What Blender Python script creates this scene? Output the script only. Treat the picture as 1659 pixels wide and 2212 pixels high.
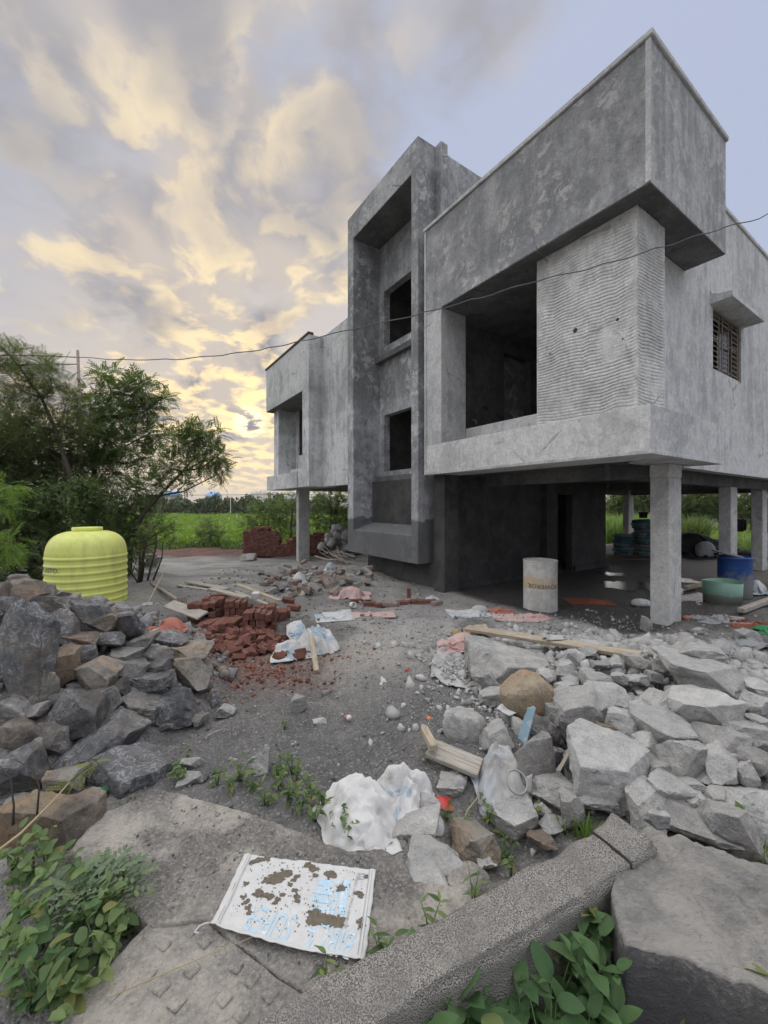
import bpy, math, random
import numpy as np
from mathutils import Vector, Matrix, noise as mnoise

for o in list(bpy.data.objects):
    bpy.data.objects.remove(o)
scn = bpy.context.scene
COL = scn.collection
rad = math.radians

# ------------------------------------------------------------------ camera
FPX, CX, HY, EYE, IMW = 875.0, 829.5, 1092.0, 1.8, 1659.0   # focal length, centre, horizon, eye height
cam = bpy.data.cameras.new('camera')
cam.sensor_fit = 'HORIZONTAL'
cam.sensor_width = 36.0
cam.lens = FPX / IMW * 36.0
cam.shift_y = -(1106.0 - HY) / IMW
cam.clip_start = 0.05
cam.clip_end = 8000
camo = bpy.data.objects.new('camera', cam)
COL.objects.link(camo)
camo.location = (0, 0, EYE)
camo.rotation_euler = (rad(90), 0, 0)
scn.camera = camo

# ------------------------------------------------------------------ colour management
scn.render.engine = 'CYCLES'
scn.view_settings.view_transform = 'Standard'
scn.view_settings.look = 'None'
scn.view_settings.gamma = 1.0
scn.view_settings.use_curve_mapping = False
scn.view_settings.exposure = 1.2
scn.cycles.use_denoising = True
scn.cycles.use_adaptive_sampling = True
scn.cycles.adaptive_threshold = 0.02
scn.cycles.max_bounces = 6
scn.cycles.diffuse_bounces = 3
scn.cycles.glossy_bounces = 3
scn.cycles.transmission_bounces = 4
scn.cycles.transparent_max_bounces = 8
scn.cycles.caustics_reflective = False
scn.cycles.caustics_refractive = False

# ------------------------------------------------------------------ node helpers
class NT:
    def __init__(self, tree):
        self.t = tree
    def n(self, kind, **kw):
        nd = self.t.nodes.new(kind)
        for k, v in kw.items():
            setattr(nd, k, v)
        return nd
    def put(self, sock, v):
        if isinstance(v, bpy.types.NodeSocket):
            self.t.links.new(v, sock)
        elif v is not None:
            if hasattr(sock.default_value, '__len__') and not hasattr(v, '__len__'):
                v = (v,) * len(sock.default_value)
            if hasattr(sock.default_value, '__len__') and len(sock.default_value) == 4 and len(v) == 3:
                v = tuple(v) + (1,)
            sock.default_value = v
    def m(self, op, a, b=None, c=None, clamp=False):
        nd = self.n('ShaderNodeMath', operation=op, use_clamp=clamp)
        for i, v in enumerate((a, b, c)):
            if v is not None:
                self.put(nd.inputs[i], v)
        return nd.outputs[0]
    def step(self, x, lo, hi, a=0.0, b=1.0):
        nd = self.n('ShaderNodeMapRange', interpolation_type='SMOOTHSTEP')
        for i, v in enumerate((x, lo, hi, a, b)):
            self.put(nd.inputs[i], v)
        return nd.outputs[0]
    def lin(self, x, lo, hi, a=0.0, b=1.0):
        nd = self.n('ShaderNodeMapRange')
        for i, v in enumerate((x, lo, hi, a, b)):
            self.put(nd.inputs[i], v)
        return nd.outputs[0]
    def mix(self, f, a, b, blend='MIX'):
        nd = self.n('ShaderNodeMix', data_type='RGBA', blend_type=blend)
        self.put(nd.inputs['Factor'], f)
        self.put(nd.inputs[6], a)
        self.put(nd.inputs[7], b)
        return nd.outputs[2]
    def vec(self, x, y, z):
        nd = self.n('ShaderNodeCombineXYZ')
        for i, v in enumerate((x, y, z)):
            self.put(nd.inputs[i], v)
        return nd.outputs[0]
    def sep(self, v):
        nd = self.n('ShaderNodeSeparateXYZ')
        self.put(nd.inputs[0], v)
        return nd.outputs
    def mapv(self, v, scale=(1, 1, 1), loc=(0, 0, 0)):
        nd = self.n('ShaderNodeMapping')
        self.put(nd.inputs[0], v)
        self.put(nd.inputs['Location'], loc)
        self.put(nd.inputs['Scale'], scale)
        return nd.outputs[0]
    def noise(self, v, scale=1.0, detail=4.0, rough=0.55, dist=0.0, col=False):
        nd = self.n('ShaderNodeTexNoise')
        self.put(nd.inputs['Vector'], v)
        nd.inputs['Scale'].default_value = scale
        nd.inputs['Detail'].default_value = detail
        nd.inputs['Roughness'].default_value = rough
        nd.inputs['Distortion'].default_value = dist
        return nd.outputs[1 if col else 0]
    def voro(self, v, scale=1.0, feature='F1', out=0, rnd=1.0):
        nd = self.n('ShaderNodeTexVoronoi', feature=feature)
        self.put(nd.inputs['Vector'], v)
        nd.inputs['Scale'].default_value = scale
        nd.inputs['Randomness'].default_value = rnd
        return nd.outputs[out]
    def bump(self, h, strength=0.3, dist=0.01, normal=None):
        nd = self.n('ShaderNodeBump')
        nd.inputs['Strength'].default_value = strength
        nd.inputs['Distance'].default_value = dist
        self.put(nd.inputs['Height'], h)
        if normal is not None:
            self.put(nd.inputs['Normal'], normal)
        return nd.outputs[0]

# ------------------------------------------------------------------ sky and sun
SUN_AZ = math.atan2((540 - CX) / FPX, 1.0)          # seen behind the clouds, left of the house
SUN_EL = rad(11.0)
SUN_DIR = Vector((math.sin(SUN_AZ) * math.cos(SUN_EL), math.cos(SUN_AZ) * math.cos(SUN_EL), math.sin(SUN_EL)))
LIGHT_EL = rad(72.0)                                 # diffused by the clouds: soft light from high up
LIGHT_DIR = Vector((math.sin(SUN_AZ) * math.cos(LIGHT_EL), math.cos(SUN_AZ) * math.cos(LIGHT_EL), math.sin(LIGHT_EL)))
world = bpy.data.worlds.new('World')
scn.world = world
world.use_nodes = True
world.cycles.sampling_method = 'MANUAL'
world.cycles.sample_map_resolution = 512
wt = world.node_tree
wt.nodes.clear()
w = NT(wt)
SKY_STRENGTH = 0.50
def build_sky():
    tc = w.n('ShaderNodeTexCoord')
    nrm = w.n('ShaderNodeVectorMath', operation='NORMALIZE')
    w.put(nrm.inputs[0], tc.outputs['Generated'])
    d = nrm.outputs[0]
    x, y, z = w.sep(d)
    up = w.m('MAXIMUM', z, 0.0)
    zc = w.m('ADD', up, 0.17)
    sx, sy = math.sin(SUN_AZ), math.cos(SUN_AZ)
    ac = w.m('ADD', w.m('MULTIPLY', x, sy), w.m('MULTIPLY', y, -sx))     # across the sun's bearing
    al = w.m('ADD', w.m('MULTIPLY', x, sx), w.m('MULTIPLY', y, sy))      # along it
    a = w.m('DIVIDE', ac, zc)
    b = w.m('DIVIDE', al, zc)
    dot = w.n('ShaderNodeVectorMath', operation='DOT_PRODUCT')
    w.put(dot.inputs[0], d)
    dot.inputs[1].default_value = SUN_DIR
    ds = dot.outputs['Value']
    # clear sky: Nishita plus the evening haze near the horizon
    sky = w.n('ShaderNodeTexSky', sky_type='NISHITA')
    sky.sun_disc = False
    sky.sun_elevation = LIGHT_EL
    sky.sun_rotation = SUN_AZ
    sky.air_density = 1.0
    sky.dust_density = 1.5
    nish = w.mix(1.0, sky.outputs[0], (0.085, 0.085, 0.085), 'MULTIPLY')
    lav = w.mix(w.step(ac, -0.35, 0.55), (0.41, 0.44, 0.53), (0.455, 0.505, 0.65))
    clear = w.mix(0.16, lav, nish)
    hz = w.mix(w.step(ds, 0.2, 0.98), (0.54, 0.53, 0.565), (0.66, 0.545, 0.44))
    clear = w.mix(w.step(up, 0.02, 0.38, 1.0, 0.0), clear, hz)
    clear = w.mix(w.m('MULTIPLY', w.step(ds, 0.80, 0.98), 0.55), clear, (0.74, 0.62, 0.47))
    # clouds in one layer, drawn out along the sun's bearing
    P = w.vec(w.m('MULTIPLY', a, 1.0), w.m('MULTIPLY', b, 0.85), 0.0)
    wob = w.noise(P, 1.9, 3, 0.6, 0, True)
    wv = w.n('ShaderNodeVectorMath', operation='MULTIPLY_ADD')
    w.put(wv.inputs[0], wob)
    wv.inputs[1].default_value = (0.30, 0.30, 0)
    w.put(wv.inputs[2], P)
    PW = wv.outputs[0]
    n1 = w.noise(w.mapv(PW, loc=(3.1, 1.75, 0)), 3.0, 6, 0.54)
    n2 = w.noise(w.mapv(PW, loc=(7.9, 2.4, 0)), 6.5, 5, 0.55)
    n3 = w.noise(w.mapv(PW, (1, 0.5, 1), (2.2, 5.3, 0)), 3.4, 3, 0.5)
    nl = w.noise(w.mapv(P, loc=(1.3, 9.2, 4.0)), 1.1, 2, 0.5)
    nn = w.m('ADD', w.m('MULTIPLY', n1, 0.66), w.m('MULTIPLY', n2, 0.34))
    aw = w.m('ADD', a, w.m('MULTIPLY', w.m('SUBTRACT', nl, 0.5), 1.1))
    right = w.step(aw, 0.10, 0.55, 1.0, 0.0)
    left = w.step(aw, -0.95, -0.15, 0.32, 1.0)
    back = w.step(b, -0.6, 0.55, 0.25, 1.0)
    cover = w.m('MULTIPLY', w.m('MULTIPLY', right, left), back)
    low = w.step(up, 0.16, 0.50, 1.0, 0.0)
    cover = w.m('MAXIMUM', cover, w.m('MULTIPLY', low, w.step(aw, 0.9, 2.6, 0.95, 0.10)))
    cover = w.m('MULTIPLY', cover, w.step(up, 0.03, 0.20, 0.0, 1.0))
    thr = w.lin(cover, 0.0, 1.0, 0.74, 0.385)
    dens = w.m('SUBTRACT', nn, thr)
    alpha = w.step(dens, -0.05, 0.14)
    glow = w.step(ds, 0.62, 0.94)
    gold = w.mix(glow, (0.58, 0.555, 0.55), (1.06, 0.85, 0.50))
    midc = w.mix(glow, (0.445, 0.445, 0.48), (0.58, 0.51, 0.45))
    deep = w.mix(w.step(up, 0.18, 0.55), (0.27, 0.27, 0.31), (0.35, 0.345, 0.375))
    body = w.mix(w.step(n3, 0.40, 0.60), deep, midc)
    # sunlit rims: thin cloud and the crests of the puffs, strongest round the sun
    rim = w.m('MULTIPLY', w.step(n2, 0.45, 0.60), w.step(dens, 0.0, 0.28, 1.0, 0.15))
    rim = w.m('MULTIPLY', rim, w.lin(glow, 0.0, 1.0, 0.28, 1.0))
    rim = w.m('MULTIPLY', rim, w.step(n3, 0.36, 0.56, 0.25, 1.0))
    cl = w.mix(rim, body, gold)
    out = w.mix(alpha, clear, cl)
    # the low sun behind the bank
    halo = w.step(ds, 0.955, 1.0)
    halo = w.m('MULTIPLY', w.m('MULTIPLY', halo, halo), w.step(n2, 0.42, 0.60, 0.0, 1.0))
    out = w.mix(halo, out, (1.2, 0.9, 0.48))
    spot = w.m('MULTIPLY', w.step(ds, 0.9990, 0.99995), w.step(n2, 0.40, 0.55))
    out = w.mix(spot, out, (1.5, 1.25, 0.8))
    out = w.mix(w.step(z, -0.08, 0.0, 1.0, 0.0), out, (0.25, 0.24, 0.23))
    bg = w.n('ShaderNodeBackground')
    w.put(bg.inputs[0], out)
    bg.inputs[1].default_value = SKY_STRENGTH
    wo = w.n('ShaderNodeOutputWorld')
    wt.links.new(bg.outputs[0], wo.inputs[0])
build_sky()

sun = bpy.data.lights.new('sun', 'SUN')
sun.energy = 1.5
sun.angle = rad(140)          # overcast: the light comes through the whole cloud deck
sun.color = (1.0, 0.97, 0.92)
suno = bpy.data.objects.new('sun', sun)
COL.objects.link(suno)
suno.rotation_euler = (-LIGHT_DIR).to_track_quat('-Z', 'Y').to_euler()

# ------------------------------------------------------------------ geometry helpers
def hash3(ix, iy, iz, seed):
    h = (ix * 374761393 + iy * 668265263 + iz * 2147483647 + seed * 1274126177) & 0xFFFFFFFF
    h = ((h ^ (h >> 13)) * 1274126177) & 0xFFFFFFFF
    return ((h ^ (h >> 16)) & 0xFFFF) / 65535.0
def vnoise(p, seed=0):
    p = np.asarray(p, dtype=np.float64)
    i = np.floor(p).astype(np.int64)
    f = p - i
    f = f * f * (3 - 2 * f)
    r = 0
    for dx in (0, 1):
        for dy in (0, 1):
            for dz in (0, 1):
                wgt = (f[..., 0] if dx else 1 - f[..., 0]) * (f[..., 1] if dy else 1 - f[..., 1]) * (f[..., 2] if dz else 1 - f[..., 2])
                r = r + wgt * hash3(i[..., 0] + dx, i[..., 1] + dy, i[..., 2] + dz, seed)
    return r
def fbm(p, octaves=4, seed=0, gain=0.5):
    p = np.asarray(p, dtype=np.float64)
    s, a, t = 0.0, 1.0, 0.0
    for o in range(octaves):
        s = s + a * (vnoise(p, seed + o * 17) - 0.5)
        t += a
        a *= gain
        p = p * 2.03 + 11.7
    return s / t * 2.0
def sst(lo, hi, x):
    t = np.clip((np.asarray(x, dtype=float) - lo) / (hi - lo), 0, 1)
    return t * t * (3 - 2 * t)

def mesh(name, V, F, mat=None, smooth=False, uv=None):
    me = bpy.data.meshes.new(name)
    V = np.ascontiguousarray(V, dtype=np.float32)
    if isinstance(F, np.ndarray):
        k = F.shape[1]
        me.vertices.add(len(V))
        me.vertices.foreach_set('co', V.ravel())
        me.loops.add(F.size)
        me.loops.foreach_set('vertex_index', np.ascontiguousarray(F, dtype=np.int32).ravel())
        me.polygons.add(len(F))
        me.polygons.foreach_set('loop_start', np.arange(0, F.size, k, dtype=np.int32))
        me.polygons.foreach_set('loop_total', np.full(len(F), k, dtype=np.int32))
        me.update(calc_edges=True)
    else:
        me.from_pydata([tuple(v) for v in V.tolist()], [], [tuple(f) for f in F])
        me.update()
    if smooth:
        me.polygons.foreach_set('use_smooth', np.ones(len(me.polygons), dtype=bool))
    if mat is not None:
        me.materials.append(M[mat] if isinstance(mat, str) else mat)
    return me
def link(name, data, parent=None, loc=None, rot=None, scale=None):
    o = bpy.data.objects.new(name, data)
    COL.objects.link(o)
    if parent is not None:
        o.parent = parent
    if loc is not None:
        o.location = loc
    if rot is not None:
        o.rotation_euler = rot
    if scale is not None:
        o.scale = scale
    return o
def obj(name, V, F, mat, parent=None, smooth=False, loc=None, rot=None):
    return link(name, mesh(name, V, F, mat, smooth), parent, loc, rot)
def tag(o, label, cat, group=None):
    o['label'] = label
    o['category'] = cat
    if group:
        o['group'] = group
    return o
def thing(name, label, cat, loc=(0, 0, 0), rotz=0.0, group=None, rot=None):
    o = link(name, None, None, loc, rot or (0, 0, rotz))
    o.empty_display_size = 0.1
    return tag(o, label, cat, group)
def struct(o, kind='structure', label=None):
    o['kind'] = kind
    if label:
        o['label'] = label
    return o

class MB:
    """collects shapes of one part into one mesh"""
    def __init__(self):
        self.V, self.F, self.n = [], [], 0
    def add(self, V, F):
        V = np.asarray(V, dtype=float)
        self.V.append(V)
        self.F += [tuple(int(i) + self.n for i in f) for f in F]
        self.n += len(V)
        return self
    def box(self, x0, x1, y0, y1, z0, z1, bev=0.0):
        return self.add(*boxvf(x0, x1, y0, y1, z0, z1, bev))
    def tube(self, pts, r, sides=6, cap=True):
        return self.add(*tubevf(pts, r, sides, cap))
    def build(self, name, mat, parent=None, smooth=False, loc=None, rot=None):
        return obj(name, np.concatenate(self.V), self.F, mat, parent, smooth, loc, rot)

def boxvf(x0, x1, y0, y1, z0, z1, b=0.0):
    if b <= 0:
        V = [(x, y, z) for z in (z0, z1) for y in (y0, y1) for x in (x0, x1)]
        return V, [(0, 2, 3, 1), (4, 5, 7, 6), (0, 1, 5, 4), (2, 6, 7, 3), (0, 4, 6, 2), (1, 3, 7, 5)]
    # chamfered box: each corner gives three vertices, each pulled in along two axes
    V, idx = [], {}
    X, Y, Z = (x0, x1), (y0, y1), (z0, z1)
    for i in (0, 1):
        for j in (0, 1):
            for k in (0, 1):
                px, py, pz = X[i], Y[j], Z[k]
                ix, iy, iz = px + (b if i == 0 else -b), py + (b if j == 0 else -b), pz + (b if k == 0 else -b)
                idx[i, j, k, 0] = len(V); V.append((px, iy, iz))
                idx[i, j, k, 1] = len(V); V.append((ix, py, iz))
                idx[i, j, k, 2] = len(V); V.append((ix, iy, pz))
    F = []
    for s in (0, 1):
        q = [idx[s, j, k, 0] for j, k in ((0, 0), (1, 0), (1, 1), (0, 1))]
        F.append(q if s else q[::-1])
        q = [idx[i, s, k, 1] for i, k in ((0, 0), (1, 0), (1, 1), (0, 1))]
        F.append(q[::-1] if s else q)
        q = [idx[i, j, s, 2] for i, j in ((0, 0), (1, 0), (1, 1), (0, 1))]
        F.append(q if s else q[::-1])
    for a in (0, 1):
        for c in (0, 1):
            q = [idx[a, c, 0, 0], idx[a, c, 1, 0], idx[a, c, 1, 1], idx[a, c, 0, 1]]
            F.append(q if (a + c) % 2 == 1 else q[::-1])
            q = [idx[a, 0, c, 0], idx[a, 1, c, 0], idx[a, 1, c, 2], idx[a, 0, c, 2]]
            F.append(q if (a + c) % 2 == 0 else q[::-1])
            q = [idx[0, a, c, 1], idx[1, a, c, 1], idx[1, a, c, 2], idx[0, a, c, 2]]
            F.append(q if (a + c) % 2 == 1 else q[::-1])
    for i in (0, 1):
        for j in (0, 1):
            for k in (0, 1):
                q = [idx[i, j, k, 0], idx[i, j, k, 1], idx[i, j, k, 2]]
                F.append(q if (i + j + k) % 2 == 1 else q[::-1])
    return V, F
def prism(poly, z0, z1):
    n = len(poly)
    V = [(p[0], p[1], z0) for p in poly] + [(p[0], p[1], z1) for p in poly]
    F = [tuple(range(n - 1, -1, -1)), tuple(range(n, 2 * n))]
    F += [(i, (i + 1) % n, n + (i + 1) % n, n + i) for i in range(n)]
    return V, F
def tubevf(pts, r, sides=6, cap=True):
    P = np.asarray(pts, dtype=float)
    n = len(P)
    R = np.full(n, r) if np.isscalar(r) else np.asarray(r, dtype=float)
    V = []
    ref = np.array((0.13, 0.31, 0.94))
    for i in range(n):
        t = P[min(i + 1, n - 1)] - P[max(i - 1, 0)]
        t = t / (np.linalg.norm(t) + 1e-9)
        a = np.cross(t, ref)
        if np.linalg.norm(a) < 0.1:
            a = np.cross(t, (1, 0, 0))
        a /= np.linalg.norm(a)
        b = np.cross(t, a)
        for k in range(sides):
            an = 2 * math.pi * k / sides
            V.append(P[i] + R[i] * (math.cos(an) * a + math.sin(an) * b))
    F = []
    for i in range(n - 1):
        for k in range(sides):
            k2 = (k + 1) % sides
            F.append((i * sides + k, i * sides + k2, (i + 1) * sides + k2, (i + 1) * sides + k))
    if cap:
        F.append(tuple(range(sides - 1, -1, -1)))
        F.append(tuple((n - 1) * sides + k for k in range(sides)))
    return V, F
def lathe(prof, segs=32, closed_top=True):
    V, F = [], []
    for r, z in prof:
        for k in range(segs):
            a = 2 * math.pi * k / segs
            V.append((r * math.cos(a), r * math.sin(a), z))
    for i in range(len(prof) - 1):
        for k in range(segs):
            k2 = (k + 1) % segs
            F.append((i * segs + k, i * segs + k2, (i + 1) * segs + k2, (i + 1) * segs + k))
    if closed_top:
        F.append(tuple((len(prof) - 1) * segs + k for k in range(segs)))
    F.append(tuple(range(segs - 1, -1, -1)))
    return V, F
def gridvf(nu, nv):
    i, j = np.meshgrid(np.arange(nu - 1), np.arange(nv - 1), indexing='ij')
    a = (i * nv + j).ravel()
    return np.stack([a, a + nv, a + nv + 1, a + 1], 1)
def text_vf(body, size, extrude=0.0):
    cu = bpy.data.curves.new('print', 'FONT')
    cu.body = body
    cu.size = size
    cu.align_x = 'CENTER'
    cu.align_y = 'CENTER'
    cu.resolution_u = 3
    o = bpy.data.objects.new('print', cu)
    COL.objects.link(o)
    dg = bpy.context.evaluated_depsgraph_get()
    me = o.evaluated_get(dg).to_mesh()
    V = np.array([v.co[:] for v in me.vertices])
    F = [tuple(p.vertices) for p in me.polygons]
    o.evaluated_get(dg).to_mesh_clear()
    bpy.data.objects.remove(o)
    bpy.data.curves.remove(cu)
    return V, F

# ------------------------------------------------------------------ materials
M = {}
def newmat(name, rough=0.9, spec=0.25):
    m = bpy.data.materials.new(name)
    m.use_nodes = True
    nt = m.node_tree
    bs = nt.nodes['Principled BSDF']
    bs.inputs['Roughness'].default_value = rough
    bs.inputs['Specular IOR Level'].default_value = spec
    M[name] = m
    return NT(nt), bs
def pos(t):
    return t.n('ShaderNodeNewGeometry').outputs['Position']
def objc(t, per=True):
    c = t.n('ShaderNodeTexCoord').outputs['Object']
    if not per:
        return c, None
    r = t.n('ShaderNodeObjectInfo').outputs['Random']
    ad = t.n('ShaderNodeVectorMath', operation='ADD')
    t.put(ad.inputs[0], c)
    t.put(ad.inputs[1], t.vec(t.m('MULTIPLY', r, 37.0), t.m('MULTIPLY', r, 71.0), t.m('MULTIPLY', r, 13.0)))
    return ad.outputs[0], r
def plaster(name, dark, light, patch=0.5, scale=1.0, pale=(0.50, 0.50, 0.48), pale_amt=0.35, streak=0.5, wet=None, off=0.0, rough=0.92, bands=()):
    t, bs = newmat(name, rough, 0.2)
    p = t.mapv(pos(t), loc=(off, off * 1.7, off * 0.6))
    big = t.noise(p, 0.55 * scale, 5, 0.62, 0.3)
    mid = t.noise(p, 2.6 * scale, 6, 0.65, 0.4)
    fine = t.noise(p, 30, 4, 0.7)
    st = t.noise(t.mapv(p, (5.0, 5.0, 0.5)), 1.3, 5, 0.6)
    f = t.m('ADD', t.m('MULTIPLY', big, 0.55), t.m('MULTIPLY', mid, 0.45))
    f = t.m('ADD', f, t.m('MULTIPLY', t.m('SUBTRACT', st, 0.5), streak * 0.55))
    f = t.step(f, patch - 0.10, patch + 0.11)
    c = t.mix(f, dark, light)
    blot = t.noise(t.mapv(p, loc=(9, 4, 2)), 4.2 * scale, 8, 0.72, 0.5)
    pm = t.m('MULTIPLY', t.step(blot, 0.50, 0.60), t.step(t.noise(t.mapv(p, (3, 3, 0.9), (4, 8, 1)), 0.7, 3), 0.42, 0.58))
    c = t.mix(t.m('MULTIPLY', pm, pale_amt), c, pale)
    c = t.mix(t.m('MULTIPLY', t.step(st, 0.56, 0.75), 0.30 * streak), c, tuple(x * 0.55 for x in dark))
    c = t.mix(1.0, c, t.mix(fine, (0.55, 0.55, 0.55), (1.45, 1.45, 1.45)), 'MULTIPLY')
    ck = t.voro(p, 0.85, 'DISTANCE_TO_EDGE', 0)
    ckm = t.m('MULTIPLY', t.step(t.m('ADD', ck, t.m('MULTIPLY', t.m('SUBTRACT', mid, 0.5), 0.10)), 0.010, 0.0), t.step(big, 0.52, 0.60))
    c = t.mix(t.m('MULTIPLY', ckm, 0.55), c, tuple(x * 0.45 for x in dark))
    mot = t.noise(t.mapv(p, (1, 1, 0.6)), 13, 5, 0.72, 0.4)
    c = t.mix(1.0, c, t.mix(mot, (0.58, 0.58, 0.58), (1.42, 1.42, 1.42)), 'MULTIPLY')
    for (zb_, wd_, gain) in bands:
        zz_ = t.m('ADD', t.sep(pos(t))[2], t.m('MULTIPLY', t.m('SUBTRACT', mid, 0.5), 0.35))
        c = t.mix(t.step(zz_, zb_ - wd_, zb_ + wd_, 1.0, 0.0), c, t.mix(1.0, c, (gain, gain, gain * 1.01), 'MULTIPLY'))
    if wet:
        z = t.sep(pos(t))[2]
        zj = t.m('ADD', z, t.m('MULTIPLY', t.m('SUBTRACT', t.noise(pos(t), 3.2, 6, 0.7), 0.5), 0.5))
        c = t.mix(t.m('MULTIPLY', t.m('MULTIPLY', t.step(zj, wet - 0.02, wet + 0.03), t.step(zj, wet + 0.04, wet + 0.22, 1.0, 0.0)), 0.65), c, (0.42, 0.43, 0.44))
        c = t.mix(t.m('MULTIPLY', t.step(zj, wet - 0.05, wet + 0.02, 1.0, 0.0), 0.85), c, (0.115, 0.118, 0.122))
    t.put(bs.inputs['Base Color'], c)
    h = t.m('ADD', t.m('MULTIPLY', fine, 0.5), t.m('ADD', t.m('MULTIPLY', mid, 1.0), t.noise(p, 90, 2, 0.6)))
    t.put(bs.inputs['Normal'], t.bump(t.m('ADD', h, t.m('MULTIPLY', mot, 0.8)), 0.5, 0.016))
    return M[name]
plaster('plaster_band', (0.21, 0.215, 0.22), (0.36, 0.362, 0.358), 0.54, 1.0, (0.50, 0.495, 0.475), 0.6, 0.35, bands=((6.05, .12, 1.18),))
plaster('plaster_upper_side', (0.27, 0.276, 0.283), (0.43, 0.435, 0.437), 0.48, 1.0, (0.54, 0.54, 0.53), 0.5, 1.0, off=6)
plaster('plaster_side', (0.38, 0.388, 0.395), (0.56, 0.565, 0.565), 0.46, 1.0, (0.62, 0.62, 0.61), 0.5, 0.9, off=5)
plaster('plaster_ledge', (0.42, 0.423, 0.42), (0.60, 0.60, 0.585), 0.47, 1.3, (0.64, 0.64, 0.62), 0.7, 0.3, off=9)
plaster('plaster_pier', (0.36, 0.365, 0.365), (0.52, 0.52, 0.515), 0.48, 1.2, (0.58, 0.58, 0.56), 0.6, 0.5, off=13)
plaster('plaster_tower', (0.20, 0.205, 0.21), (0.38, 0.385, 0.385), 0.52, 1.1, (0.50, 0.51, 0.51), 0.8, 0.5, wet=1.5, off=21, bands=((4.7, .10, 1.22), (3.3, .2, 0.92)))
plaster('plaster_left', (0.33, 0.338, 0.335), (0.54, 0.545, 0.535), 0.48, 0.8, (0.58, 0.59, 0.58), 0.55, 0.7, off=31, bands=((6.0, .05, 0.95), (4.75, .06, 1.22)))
plaster('plaster_comb', (0.44, 0.44, 0.43), (0.60, 0.60, 0.585), 0.48, 1.6, (0.66, 0.66, 0.64), 0.5, 0.2, off=3)
plaster('plaster_damp_shade', (0.045, 0.045, 0.044), (0.085, 0.084, 0.082), 0.5, 1.0, (0.10, 0.10, 0.097), 0.3, 0.2, off=17)  # damp plaster, darkened further: shade under the house put into the colour
plaster('plaster_soffit', (0.09, 0.091, 0.091), (0.155, 0.156, 0.155), 0.5, 1.0, (0.18, 0.18, 0.175), 0.4, 0.0, off=7)  # shade of the undersides is put into this darker base
plaster('plaster_column', (0.38, 0.38, 0.37), (0.52, 0.52, 0.505), 0.46, 1.8, (0.55, 0.55, 0.53), 0.5, 0.3, off=23)
plaster('plaster_room', (0.075, 0.075, 0.073), (0.13, 0.13, 0.127), 0.5, 1.0, (0.1, 0.1, 0.098), 0.3, 0.2, off=27)  # shade inside the rooms is put into this dark base colour

def rockmat(name, c0, c1, stain=None, stain_amt=0.5, vein=0.35, vein_c=(0.36, 0.36, 0.37), dust=0.0, edge=0.5):
    t, bs = newmat(name, 0.88, 0.3)
    p, r = objc(t)
    P = t.mapv(p, (1, 1, 1))
    big = t.noise(P, 3.2, 5, 0.6, 0.3)
    mid = t.noise(P, 14, 6, 0.7, 0.3)
    fine = t.noise(P, 95, 4, 0.7)
    c = t.mix(t.step(t.m('ADD', t.m('MULTIPLY', big, 0.6), t.m('MULTIPLY', mid, 0.4)), 0.36, 0.62), c0, c1)
    if stain:
        sm = t.step(t.noise(t.mapv(P, loc=(5, 3, 8)), 2.4, 4, 0.6, 0.4), 0.44, 0.60)
        c = t.mix(t.m('MULTIPLY', sm, stain_amt), c, stain)
    ridge = t.m('ABSOLUTE', t.m('SUBTRACT', t.noise(P, 9, 5, 0.62, 0.9), 0.5))
    vm = t.m('MULTIPLY', t.step(ridge, 0.0, 0.035, 1.0, 0.0), t.step(big, 0.40, 0.60))
    c = t.mix(t.m('MULTIPLY', vm, vein), c, vein_c)
    pt = t.n('ShaderNodeNewGeometry').outputs['Pointiness']
    c = t.mix(t.m('MULTIPLY', t.step(pt, 0.515, 0.58), edge), c, tuple(min(0.6, x * 1.7 + 0.05) for x in c1))
    if dust:
        nz = t.sep(t.n('ShaderNodeNewGeometry').outputs['Normal'])[2]
        c = t.mix(t.m('MULTIPLY', t.step(t.m('ADD', nz, t.m('MULTIPLY', t.m('SUBTRACT', mid, 0.5), 0.9)), 0.15, 0.8), dust), c, (0.43, 0.42, 0.40))
    c = t.mix(1.0, c, t.mix(t.m('ADD', t.m('MULTIPLY', fine, 0.6), t.m('MULTIPLY', mid, 0.4)), (0.25, 0.25, 0.25), (1.75, 1.75, 1.75)), 'MULTIPLY')
    hv = t.n('ShaderNodeHueSaturation')
    t.put(hv.inputs['Color'], c)
    t.put(hv.inputs['Value'], t.lin(r, 0, 1, 0.8, 1.2))
    t.put(bs.inputs['Base Color'], hv.outputs[0])
    h = t.m('ADD', t.m('MULTIPLY', mid, 1.0), t.m('MULTIPLY', fine, 0.35))
    t.put(bs.inputs['Normal'], t.bump(h, 0.8, 0.04))
    return M[name]
rockmat('rock_dark', (0.068, 0.071, 0.077), (0.175, 0.179, 0.187), (0.25, 0.21, 0.165), 0.4, 0.65, (0.46, 0.46, 0.46))
rockmat('rock_grey', (0.14, 0.14, 0.136), (0.27, 0.266, 0.255), (0.26, 0.22, 0.17), 0.35, 0.35)
rockmat('rock_brown', (0.11, 0.098, 0.085), (0.215, 0.185, 0.155), (0.30, 0.21, 0.13), 0.5, 0.25)
rockmat('rock_tan', (0.15, 0.143, 0.13), (0.28, 0.26, 0.225), (0.36, 0.25, 0.15), 0.55, 0.25)
rockmat('rock_ochre', (0.20, 0.165, 0.12), (0.31, 0.255, 0.18), (0.33, 0.21, 0.125), 0.6, 0.15, edge=0.2)
rockmat('rock_pale', (0.32, 0.32, 0.312), (0.48, 0.475, 0.46), (0.34, 0.31, 0.27), 0.25, 0.25, (0.5, 0.5, 0.49), 0.55, 0.3)
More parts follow.
